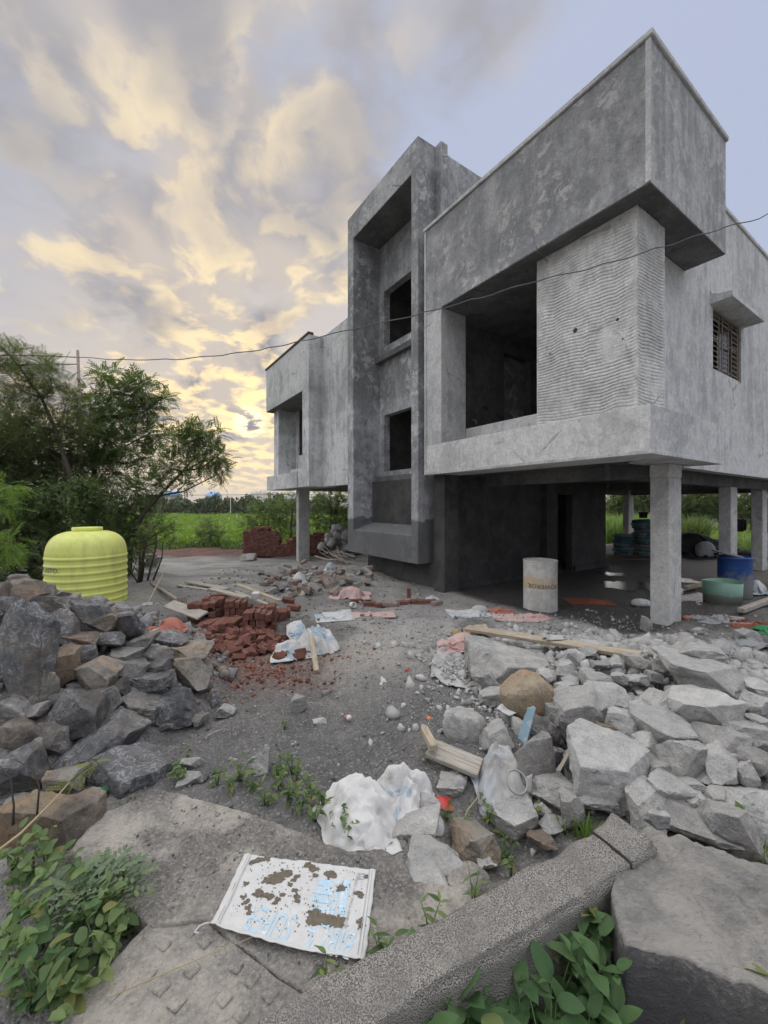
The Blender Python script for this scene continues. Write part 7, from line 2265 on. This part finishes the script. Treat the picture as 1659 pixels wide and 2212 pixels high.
tree('field_tree', 'thin-stemmed tree beside the far column', [ground_under(632, 23), at(628, 1140, 23), at(632, 1100, 23), at(640, 1070, 23)], [(632, 1078, 26, 18, 23), (640, 1105, 24, 22, 23), (615, 1090, 16, 16, 23), (650, 1140, 24, 22, 23)], 150, 0.42, PIN2, 'leaf_neem', 10, r0=.10)
tree('field_tree', 'dark leafy tree between far column and tower', [ground_under(715, 26), at(715, 1140, 26), at(715, 1110, 26)], [(700, 1085, 36, 30, 26), (735, 1080, 36, 34, 26), (715, 1115, 50, 30, 26), (760, 1100, 40, 40, 26), (690, 1130, 24, 24, 26), (745, 1135, 34, 24, 26)], 360, 0.5, PIN2, 'leaf_dark', 11, r0=.12)
# far tree line across the field
rs = np.random.RandomState(5)
for k, px in enumerate(np.linspace(330, 700, 19)):
    Y = 86 + rs.uniform(-6, 10)
    h_ = rs.uniform(18, 34)
    px = px + rs.uniform(-8, 8)
    tree('far_tree', '%s tree from the left in the row beyond the green field' % ORD[k], [ground_under(px, Y), at(px, 1105, Y)], [(px, 1112 - h_ * .6, 15 * rs.uniform(.8, 1.4), h_ * .55, Y), (px + rs.uniform(-10, 10), 1108 - h_ * .3, 17, 10, Y), (px + rs.uniform(-8, 8), 1112 - h_ * .95, 8, 7, Y)], 900, 1.5, CLU, 'leaf_far', 50 + k, 'tree row beyond the field', r0=.25, limbs=False)
# trees and cane beyond the house on the right
for (px, py, rx, ry, Y, lb, sd) in ((1335, 1085, 34, 30, 36, 'dark tree behind the far column under the house', 81), (1392, 1078, 30, 26, 34, 'dark round tree left of the front column under the house', 82),
                                    (1515, 1082, 62, 40, 33, 'broad olive tree seen between the two nearer columns', 83), (1625, 1088, 40, 34, 30, 'leafy tree behind the clothes line', 84), (1570, 1105, 26, 16, 45, 'low far tree behind the second column', 85)):
    tree('field_tree', lb, [ground_under(px, Y), at(px, 1120, Y), at(px, 1095, Y)], [(px, py, rx, ry, Y), (px - rx * .5, py + ry * .5, rx * .6, ry * .6, Y), (px + rx * .5, py + ry * .45, rx * .6, ry * .6, Y), (px + rx * .2, py - ry * .7, rx * .4, ry * .35, Y)], 1000, 0.62, PIN2, 'leaf_mid' if sd != 82 else 'leaf_dark', sd, r0=.15)
def blades(name, label, n, xs, mat, hgt, seed, w=0.035):
    rs_ = np.random.RandomState(seed)
    k = 6
    X0, Y0 = xs(rs_, n)
    z0 = gzv(X0, Y0) - .03
    an = rs_.rand(n) * 6.28
    L = hgt * rs_.uniform(.6, 1.15, n)
    bend = rs_.uniform(.25, .9, n)
    s_ = np.linspace(0, 1, k)
    hx = np.cos(an)[:, None] * (bend * L * .6)[:, None] * s_ ** 2
    hy = np.sin(an)[:, None] * (bend * L * .6)[:, None] * s_ ** 2
    zz = L[:, None] * (s_ - .42 * bend[:, None] * s_ ** 2.6)
    ww = w * (1 - s_ ** 2.5)[None] * rs_.uniform(.7, 1.3, n)[:, None]
    sx, sy = -np.sin(an)[:, None] * ww, np.cos(an)[:, None] * ww
    A_ = np.stack([X0[:, None] + hx - sx, Y0[:, None] + hy - sy, z0[:, None] + zz], -1)
    B_ = np.stack([X0[:, None] + hx + sx, Y0[:, None] + hy + sy, z0[:, None] + zz], -1)
    V = np.stack([A_, B_], 2).reshape(-1, 3)
    i = np.arange(k - 1)
    q_ = np.stack([2 * i, 2 * i + 1, 2 * i + 3, 2 * i + 2], 1)
    F = (q_[None] + (np.arange(n) * 2 * k)[:, None, None]).reshape(-1, 4)
    o = obj(name, V, F, mat)
    return struct(o, 'stuff', label)
def strip(px0, px1, Ya, Yb):
    def f(rs_, n):
        Y = rs_.uniform(Ya, Yb, n)
        px = rs_.uniform(px0, px1, n)
        return (px - CX) / FPX * Y, Y
    return f
blades('sugarcane', 'tall sugarcane grass beyond the house', 1500, strip(1300, 1425, 19.5, 25), 'cane', 1.7, 1, .035)
blades('sugarcane', 'tall sugarcane clump beyond the second column', 700, strip(1470, 1530, 18, 21), 'leaf_mid', 1.6, 2, .03)
blades('sugarcane', 'grass at the edge of the right-hand field', 900, strip(1470, 1700, 14.5, 17), 'cane', 0.75, 3, .022)
blades('weeds', 'rows of low green crop in the right-hand field', 1800, strip(1450, 1720, 19, 40), 'leaf_crop', 0.35, 4, .06)
def field(rs_, n):
    Y = 20.8 * (84 / 20.8) ** (rs_.rand(n) ** .8)
    Y = np.round(Y / 0.55) * 0.55 + rs_.normal(0, .09, n)
    px = rs_.uniform(240, 790, n)
    return (px - CX) / FPX * Y, Y
X0, Y0 = field(np.random.RandomState(8), 15000)
P_ = np.stack([X0, Y0, gzv(X0, Y0) + .10], 1)
rs = np.random.RandomState(9)
Xd = rs.normal(size=(len(P_), 3)); Zn = rs.normal(0, .3, (len(P_), 3)); Zn[:, 2] += 1
V, F = scatter(tmpl_clump(5, 7), P_, Xd, Zn, rs.uniform(.25, .5, len(P_)) * (1 + Y0 / 90))
struct(obj('crop_field', V, F, 'leaf_crop'), 'stuff', 'low leafy green crop covering the field')
blades('verge_grass', 'rough grass along the near edge of the field', 1500, lambda r_, n: ((lambda Y, px: ((px - CX) / FPX * Y, Y))(r_.uniform(20, 22, n), r_.uniform(250, 780, n))), 'leaf_mid', .45, 6, .025)
for k, (px, py) in enumerate(((449, 1127), (494, 1128), (511, 1122))):
    q0 = g(px, py + 4)
    fl_ = thing('field_marker', ('%s white rag tied to a stick in the green field' % ('left', 'middle', 'right')[k]), 'marker', (q0.x, q0.y, gz(q0.x, q0.y)))
    MB().tube([(0, 0, 0), (.02, 0, .7)], .015, 5).build('stick', 'dry_stem', fl_)
    V, F = rock_vf(700 + k, 2, 7)
    obj('rag', V * np.array([.16, .08, .26]) + np.array([.03, 0, .62]), F, 'pale_plastic', fl_, True)
# ------------------------------------------------------------------ leaves that can be told apart
def leaf_vf(kind):
    nl, nw = 8, 5
    V = []
    for i in range(nl):
        s_ = i / (nl - 1)
        if kind == 'oval':
            w_ = 0.26 * math.sin(math.pi * s_ ** 0.85) ** 0.75
        elif kind == 'heart':
            w_ = 0.42 * (math.sin(math.pi * min(1, s_ * .92 + .08)) ** 0.7) * (1 - .35 * s_) + (.06 if i == 0 else 0)
        else:
            w_ = 0.15 * math.sin(math.pi * s_ ** 0.75) ** 0.9
        for j in range(nw):
            c_ = (j / (nw - 1) - .5) * 2
            V.append((s_, c_ * w_, 0.16 * abs(c_) * w_ * 1.6 - 0.22 * s_ * s_ + 0.02 * math.sin(9 * s_ + 2 * c_)))
    return np.array(V), gridvf(nl, nw)
LEAF = {}
def leafmesh(kind, mat):
    if (kind, mat) not in LEAF:
        V, F = leaf_vf(kind)
        LEAF[kind, mat] = mesh('leaf', V, F, mat, True)
    return LEAF[kind, mat]
def plant(label, base, n, hgt, spread, kind, size, mat, seed, group=None, cat='plant', name='weed', lean=(0, 0), stems=3, zmin=0.15):
    rs_ = np.random.RandomState(seed)
    root = thing(name, label, cat, base, 0, group)
    tips = []
    mb = MB()
    for k in range(stems):
        an = rs_.rand() * 6.28
        tx, ty = spread * rs_.uniform(.2, .8) * math.cos(an) + lean[0], spread * rs_.uniform(.2, .8) * math.sin(an) + lean[1]
        hh_ = hgt * rs_.uniform(.7, 1.0)
        pts = [(0, 0, -.02), (tx * .35, ty * .35, hh_ * .55), (tx, ty, hh_)]
        mb.tube(pts, [size * .035 + .001, size * .03 + .001, .001], 5)
        tips.append((tx, ty, hh_))
    mb.build('stem', 'green_stem', root, True)
    lm = leafmesh(kind, mat)
    for k in range(n):
        tx, ty, hh_ = tips[k % stems]
        f = rs_.uniform(zmin, 1.0) if k >= stems else 1.0
        p_ = (tx * f * (0.35 + .65 * f), ty * f * (0.35 + .65 * f), hh_ * f)
        an = k * 2.4 + rs_.uniform(-.5, .5)
        pitch = rs_.uniform(-.55, .35) + (-.5 if f > .9 else 0)
        sz_ = size * rs_.uniform(.45, 1.2)
        link('leaf', lm, root, p_, (rs_.uniform(-.45, .45), pitch, an), (sz_, sz_ * rs_.uniform(.75, 1.15), sz_ * rs_.uniform(.5, 2.0)))
    return root
def gb(px, py, dz=0.0):
    q_ = g(px, py)
    return (q_.x, q_.y, gz(q_.x, q_.y) + dz)
# broad-leaved plants in the pit right of the kerb
WHERE = ['beside the kerb at the bottom edge', 'in the pit middle', 'under the flat rock front', 'nearest the flat rock', 'between kerb and flat rock', 'farthest back in the pit', 'low in the pit centre', 'at the bottom edge of the pit', 'beside the dry twigs', 'at the left end of the pit', 'in the front row of the pit', 'below the flat rock corner']
spots = [(960, 2180), (1060, 2150), (1240, 2060), (1270, 2020), (1200, 2070), (1245, 1995), (1150, 2140), (1080, 2215), (1300, 2150), (900, 2225), (1190, 2200), (1265, 2100), (1010, 2215), (1130, 2220), (1250, 2210), (1320, 2215)]
for k, (px, py) in enumerate(spots):
    q_ = onz(px, py, 0.05)
    zb_ = gz(q_[0], q_[1])
    plant('broad-leaved green plant %s' % (WHERE[k] if k < len(WHERE) else 'on the bottom edge of the picture, %s from the left' % ORD[k - len(WHERE)]), (q_[0], q_[1], zb_), 20, max(.14, .12 - zb_), 0.13, 'oval', 0.108, 'leaf_broad', 200 + k, None, name='broadleaf_plant', stems=3, zmin=.35)
# leafy tangle at the lower left
rs = np.random.RandomState(12)
LL = [(60, 1930), (130, 1945), (200, 1950), (255, 1985), (40, 2000), (110, 2010), (180, 2020), (235, 2050), (270, 2030), (30, 2070), (95, 2080), (160, 2090), (215, 2105), (25, 2140), (85, 2150), (145, 2160), (195, 2160), (20, 2205), (70, 2215), (120, 2215), (165, 2215), (30, 1905)]
rows_ = [(0, 1925), (1925, 1970), (1970, 2010), (2010, 2060), (2060, 2110), (2110, 2170), (2170, 2300)]
TG = []
for (px, py) in LL:
    ri = [i for i, (a, b) in enumerate(rows_) if a <= py < b][0]
    same = sorted(q for q in LL if rows_[ri][0] <= q[1] < rows_[ri][1])
    TG.append((('one', 'two', 'three', 'four', 'five', 'six', 'seven')[ri], ORD[same.index((px, py))]))
for k, (px, py) in enumerate(LL):
    kind, mt = (('heart', 'leaf_weed'), ('oval', 'leaf_pale'), ('heart', 'leaf_broad'), ('heart', 'leaf_weed'))[k % 4]
    plant('leafy weed of the lower left tangle, row %s from the back, %s from left' % TG[k], gb(px, py), 21, 0.17, 0.13, kind, 0.058, mt, 300 + k, 'weeds of the lower left tangle', stems=4)
plant('pale green weed topping the lower left tangle beside the faceted stone', gb(100, 1900), 12, .22, .10, 'oval', .10, 'leaf_pale', 340)
for k, (px, py) in enumerate(((215, 1965), (170, 2000), (250, 1975))):
    q_ = gb(px, py)
    rs_ = np.random.RandomState(60 + k)
    root = thing('parthenium_weed', ('left', 'middle', 'right')[k] + ' grey-green weed with finely cut leaves in the lower left tangle', 'plant', q_)
    P_ = np.zeros((9, 3)); P_[:, 2] = .10
    X = np.stack([np.cos(np.arange(9) * .7), np.sin(np.arange(9) * .7), np.full(9, .35)], 1)
    V, F = scatter(tmpl_pinnate(6, .32, .13, .35), P_, X, np.tile([0, 0, 1.0], (9, 1)), np.full(9, .15))
    obj('cut_leaves', V, F, 'leaf_silver', root)
    MB().tube([(0, 0, -.02), (0, 0, .11)], .004, 5).build('stem', 'green_stem', root)
# weeds along the back of the concrete slab
WB = [(470, 1715), (500, 1735), (520, 1710), (545, 1730), (575, 1755), (600, 1720), (620, 1760), (640, 1700), (650, 1770), (665, 1735), (680, 1790), (700, 1765), (720, 1800), (735, 1822), (600, 1690), (632, 1680), (750, 1830)]
WB.sort()
for k, (px, py) in enumerate(WB):
    plant('%s leafy weed from the left along the back of the concrete slab' % ORD[k], gb(px, py), 17, .12, .09, 'oval', .05, 'leaf_weed', 400 + k, 'weeds behind the concrete slab', stems=4)
SINGLE = [((385, 1690), 'yellowish weed between the slab corner and the flat-topped stone', 'leaf_pale', .05), ((615, 1580), 'small sprig growing alone on the dark gravel', 'leaf_weed', .035), ((405, 1640), 'tiny seedling on the gravel by the dome boulder', 'leaf_weed', .03), ((300, 1665), 'small seedling between dome boulder and flat-topped stone', 'leaf_weed', .04),
          ((965, 1770), 'low weed just right of the crumpled sack', 'leaf_weed', .04), ((1000, 1800), 'low weed in the middle of the gap before the kerb', 'leaf_weed', .04), ((1055, 1775), 'yellow-green weed beside the pointed stone', 'leaf_pale', .045), ((1085, 1800), 'second yellow-green weed beside the pointed stone', 'leaf_pale', .045), ((1095, 1840), 'weed growing against the kerb side', 'leaf_weed', .045), ((1150, 1760), 'weed under the metal ring', 'leaf_weed', .045), ((1105, 1865), 'trailing weed at the kerb behind the split stone', 'leaf_weed', .045), ((1220, 1790), 'weed behind the kerb end among stones', 'leaf_weed', .04), ((1040, 1740), 'weed below the leaning sack', 'leaf_weed', .04),
          ((1630, 1665), 'green plant on the rounded stone at the right edge', 'leaf_weed', .045), ((1600, 1790), 'plant between the stones at the right edge', 'leaf_weed', .07), ((1640, 2200), 'leafy plant in the lower right corner', 'leaf_weed', .08), ((1480, 1740), 'lone leaf sprout under the cracked pale stone', 'leaf_weed', .05), ((390, 1700), 'small weed at the left back corner of the slab', 'leaf_pale', .04), ((925, 1650), 'sprig under the short plank', 'leaf_weed', .035)]
for k, ((px, py), lb, mt, sz) in enumerate(SINGLE):
    plant(lb, gb(px, py), 14, sz * 2.4, sz * 1.6, 'oval', sz, mt, 500 + k, stems=4)
for k, (s_, lb) in enumerate(((.55, 'left'), (.68, 'middle'), (.82, 'right'), (.93, 'rightmost'))):
    q_ = k0 + kd * (KL * (.20 + .13 * k)) - kn * .035
    plant('narrow-leaved weed at the kerb beside the printed sack, %s of the four' % lb, (q_[0], q_[1], .08), 14, .10 + .03 * k, .07, 'lance', .065, 'leaf_weed', 560 + k, stems=3, lean=(0, .02))
# grass tufts
def tuft(label, px, py, n, h_, mat, seed, w=.004):
    q_ = gb(px, py)
    o = blades('grass_tuft', label, n, lambda r_, m_: (q_[0] + r_.normal(0, .03, m_), q_[1] + r_.normal(0, .03, m_)), mat, h_, seed, w)
    del o['kind']
    return tag(o, label, 'grass')
tuft('bright grass tuft behind the end of the kerb', 1265, 1795, 60, .20, 'leaf_bright', 21)
tuft('grass tuft between stones at the lower right edge', 1645, 1850, 50, .16, 'leaf_weed', 22)
tuft('short grass in the angle of kerb and flat rock', 1362, 1838, 60, .08, 'leaf_weed', 23, .003)
tuft('thin grass on the slab below the flat-topped stone', 270, 1750, 60, .06, 'leaf_weed', 24, .003)
tuft('thin grass patch on the slab corner', 255, 1790, 50, .05, 'leaf_weed', 25, .003)
blades('dry_grass', 'dry straw lying along the studded slab', 260, lambda r_, n: (r_.uniform(-1.0, -.45, n), r_.uniform(1.45, 1.95, n)), 'dry_stem', .10, 26, .002)
# dry stems
def stem(label, pts, r, mat='dry_stem', name='dry_stem'):
    tag(MB().tube(pts, [r * (1 - .6 * i / (len(pts) - 1)) for i in range(len(pts))], 6).build(name, mat, None, True), label, 'stem')
def up_(px, py, Y):
    return at(px, py, Y)
stem('long bare stem slanting across the lower left corner', [up_(-20, 1850, 1.75), up_(45, 1800, 1.85), up_(110, 1735, 1.95), up_(150, 1690, 2.05)], .007)
stem('brown bent stem rising at the left edge', [up_(28, 1782, 2.1), up_(30, 1740, 2.1), up_(22, 1680, 2.1), up_(0, 1655, 2.1)], .006, 'bark')
stem('second brown bent stem before the dark boulder', [up_(80, 1760, 2.1), up_(85, 1700, 2.1), up_(70, 1660, 2.1), up_(30, 1640, 2.1)], .005, 'bark')
stem('straight dry stalk across the studded slab', [(-.95, 1.40, .10), (-.66, 1.53, .105), (-.42, 1.64, .098)], .0022)
stem('second dry stalk across the leafy tangle', [up_(-10, 2080, 1.55), up_(110, 2030, 1.65), up_(215, 1985, 1.75)], .004)
stem('yellow dry twig bending over the flat rock front', [up_(1470, 2215, 1.45), up_(1500, 2150, 1.45), up_(1560, 2095, 1.5), up_(1625, 2080, 1.55)], .008)
stem('second yellow twig at the lower right corner', [up_(1490, 2215, 1.45), up_(1540, 2160, 1.45), up_(1570, 2105, 1.5), up_(1659, 2100, 1.55)], .007)
stem('thin dry twig at the lower right corner', [up_(1560, 2215, 1.4), up_(1590, 2170, 1.45), up_(1570, 2120, 1.5)], .006)
stem('bare twig among weeds left of the leaning sack', [up_(975, 1840, 2.3), up_(1010, 1750, 2.45), up_(1050, 1700, 2.55)], .006)
q_ = gb(150, 1725)
root = thing('sprig', 'yellow-green feathery sprig before the tan stone', 'plant', q_)
P_ = np.array([[0.02 * i - .05, 0, .04 + .018 * i] for i in range(12)])
rs = np.random.RandomState(3)
X = rs.normal(0, .6, (12, 3)); X[:, 2] += .5
V, F = scatter(tmpl_pinnate(7, .2, .06, .2), P_, X, np.tile([0, 0, 1.0], (12, 1)) + rs.normal(0, .3, (12, 3)), np.full(12, .10))
obj('leaves', V, F, 'leaf_yellow', root)
MB().tube([(-.08, 0, -.03), (0, 0, .10), (.2, 0, .26)], .004, 5).build('stem', 'green_stem', root)

# ------------------------------------------------------------------ washing on a line, far buildings
A_, B_ = at(1578, 1112, 13.2), at(1665, 1105, 13.2)
cl_ = thing('clothes_line', 'sagging clothes line strung between the right-hand columns', 'clothes line', A_)
def lp(s_):
    p_ = A_.lerp(B_, s_) - A_
    return Vector((p_.x, p_.y, p_.z - .22 * 4 * s_ * (1 - s_)))
MB().tube([lp(s_) for s_ in np.linspace(0, 1, 14)], .008, 5).build('line', 'pale_plastic', cl_, True)
for k, (s_, w_, h_, mt, lb) in enumerate(((.22, .16, .42, 'cloth_black', 'black garment hanging at the left of the clothes line'), (.32, .10, .35, 'cloth_black', 'narrow black garment on the clothes line'), (.58, .12, .42, 'cloth_red', 'left dark red garment on the clothes line'), (.68, .12, .46, 'cloth_red', 'middle dark red garment on the clothes line'), (.77, .10, .50, 'cloth_red', 'right dark red garment on the clothes line'), (.88, .12, .6, 'cloth_black', 'long black garment at the right of the clothes line'))):
    p_ = A_ + lp(s_)
    n = 12
    S, T = np.meshgrid(np.linspace(-1, 1, n), np.linspace(0, 1, n), indexing='ij')
    V = np.stack([S * w_ * (1 - .25 * T) * .8, .04 * np.sin(S * 5 + k) * (0.3 + T), -T * h_], -1).reshape(-1, 3)
    tag(obj('garment', V, gridvf(n, n), mt, None, True, tuple(p_)), lb, 'garment')
    bpy.data.objects[COL.objects[-1].name].modifiers.new('thickness', 'SOLIDIFY').thickness = .008
t, bs = newmat('tower_white', 0.9, 0.1)
p = pos(t)
x_, y_, z_ = t.sep(p)
wn = t.m('MULTIPLY', t.step(t.m('ABSOLUTE', t.m('SUBTRACT', t.m('FRACT', t.m('MULTIPLY', x_, .25)), .5)), .2, .28, 1.0, 0.0), t.step(t.m('ABSOLUTE', t.m('SUBTRACT', t.m('FRACT', t.m('MULTIPLY', z_, .32)), .5)), .2, .28, 1.0, 0.0))
t.put(bs.inputs['Base Color'], t.mix(t.m('MULTIPLY', wn, .7), (0.66, 0.63, 0.60), (0.25, 0.25, 0.28)))
t, bs = newmat('roof_blue', 0.6, 0.3)
bs.inputs['Base Color'].default_value = (0.16, 0.34, 0.62, 1)
for k, (px, top_, w_) in enumerate(((544, 1066, 8), (553, 1064, 8), (562, 1063, 9), (572, 1064, 9), (582, 1065, 9), (592, 1063, 8), (620, 1064, 9), (632, 1063, 9))):
    Y = 1200 + 25 * (k % 3)
    b0 = at(px, 1092, Y); wd = w_ * Y / FPX; ht = (HY - top_) / FPX * Y + EYE
    bt = thing('apartment_tower', 'pale high-rise block on the horizon, %s from the left' % ('first', 'second', 'third', 'fourth', 'fifth', 'sixth', 'seventh', 'eighth')[k], 'building', (b0.x, Y, 0))
    MB().box(-wd / 2, wd / 2, 0, 18, -2, ht).build('walls', 'tower_white', bt)
    MB().box(-wd * .2, wd * .15, 4, 12, ht, ht + 4).build('roof_tank', 'tower_white', bt)
for k, (px, py, w_, lb) in enumerate(((358, 1066, 26, 'shed with a blue roof beyond the trees, left one'), (452, 1067, 16, 'shed with a blue roof beyond the trees, right one'))):
    Y = 150
    b0 = at(px, py, Y); wd = w_ * Y / FPX
    sh_ = thing('blue_shed', lb, 'building', (b0.x, Y, -.4))
    hh_ = b0.z + .4
    MB().box(-wd / 2, wd / 2, 0, 8, 0, hh_ - .8).build('walls', 'tower_white', sh_)
    MB().add([(-wd / 2 - .3, -.4, hh_ - .8), (wd / 2 + .3, -.4, hh_ - .8), (wd / 2 + .3, 8.4, hh_ - .8), (-wd / 2 - .3, 8.4, hh_ - .8), (-wd / 2 - .3, 4, hh_ + .9), (wd / 2 + .3, 4, hh_ + .9)], [(0, 1, 5, 4), (2, 3, 4, 5), (0, 4, 3), (1, 2, 5), (3, 2, 1, 0)]).build('roof', 'roof_blue', sh_)
lp0 = ground_under(498, 80)
lamp = thing('lamp_post', 'thin white lamp post beyond the green field', 'lamp post', lp0)
tz = at(498, 1075, 80).z - lp0.z
MB().tube([(0, 0, 0), (0, 0, tz)], [.10, .07], 6).build('post', 'pale_plastic', lamp)
MB().tube([(0, 0, tz), (-.5, 0, tz + .1), (-.9, 0, tz + .05)], .06, 5).build('arm', 'pale_plastic', lamp)

# ------------------------------------------------------------------ evening haze over the fields
hm = bpy.data.materials.new('haze')
hm.use_nodes = True
hn = hm.node_tree
hn.nodes.clear()
pv = hn.nodes.new('ShaderNodeVolumePrincipled')
pv.inputs['Color'].default_value = (0.90, 0.87, 0.84, 1)
pv.inputs['Density'].default_value = 0.0004
ho_ = hn.nodes.new('ShaderNodeOutputMaterial')
hn.links.new(pv.outputs[0], ho_.inputs['Volume'])
hv_ = MB().box(-2505, 2505, -65, 4005, -4, 56).build('haze', hm)
struct(hv_, 'stuff', 'thin evening haze over the fields')
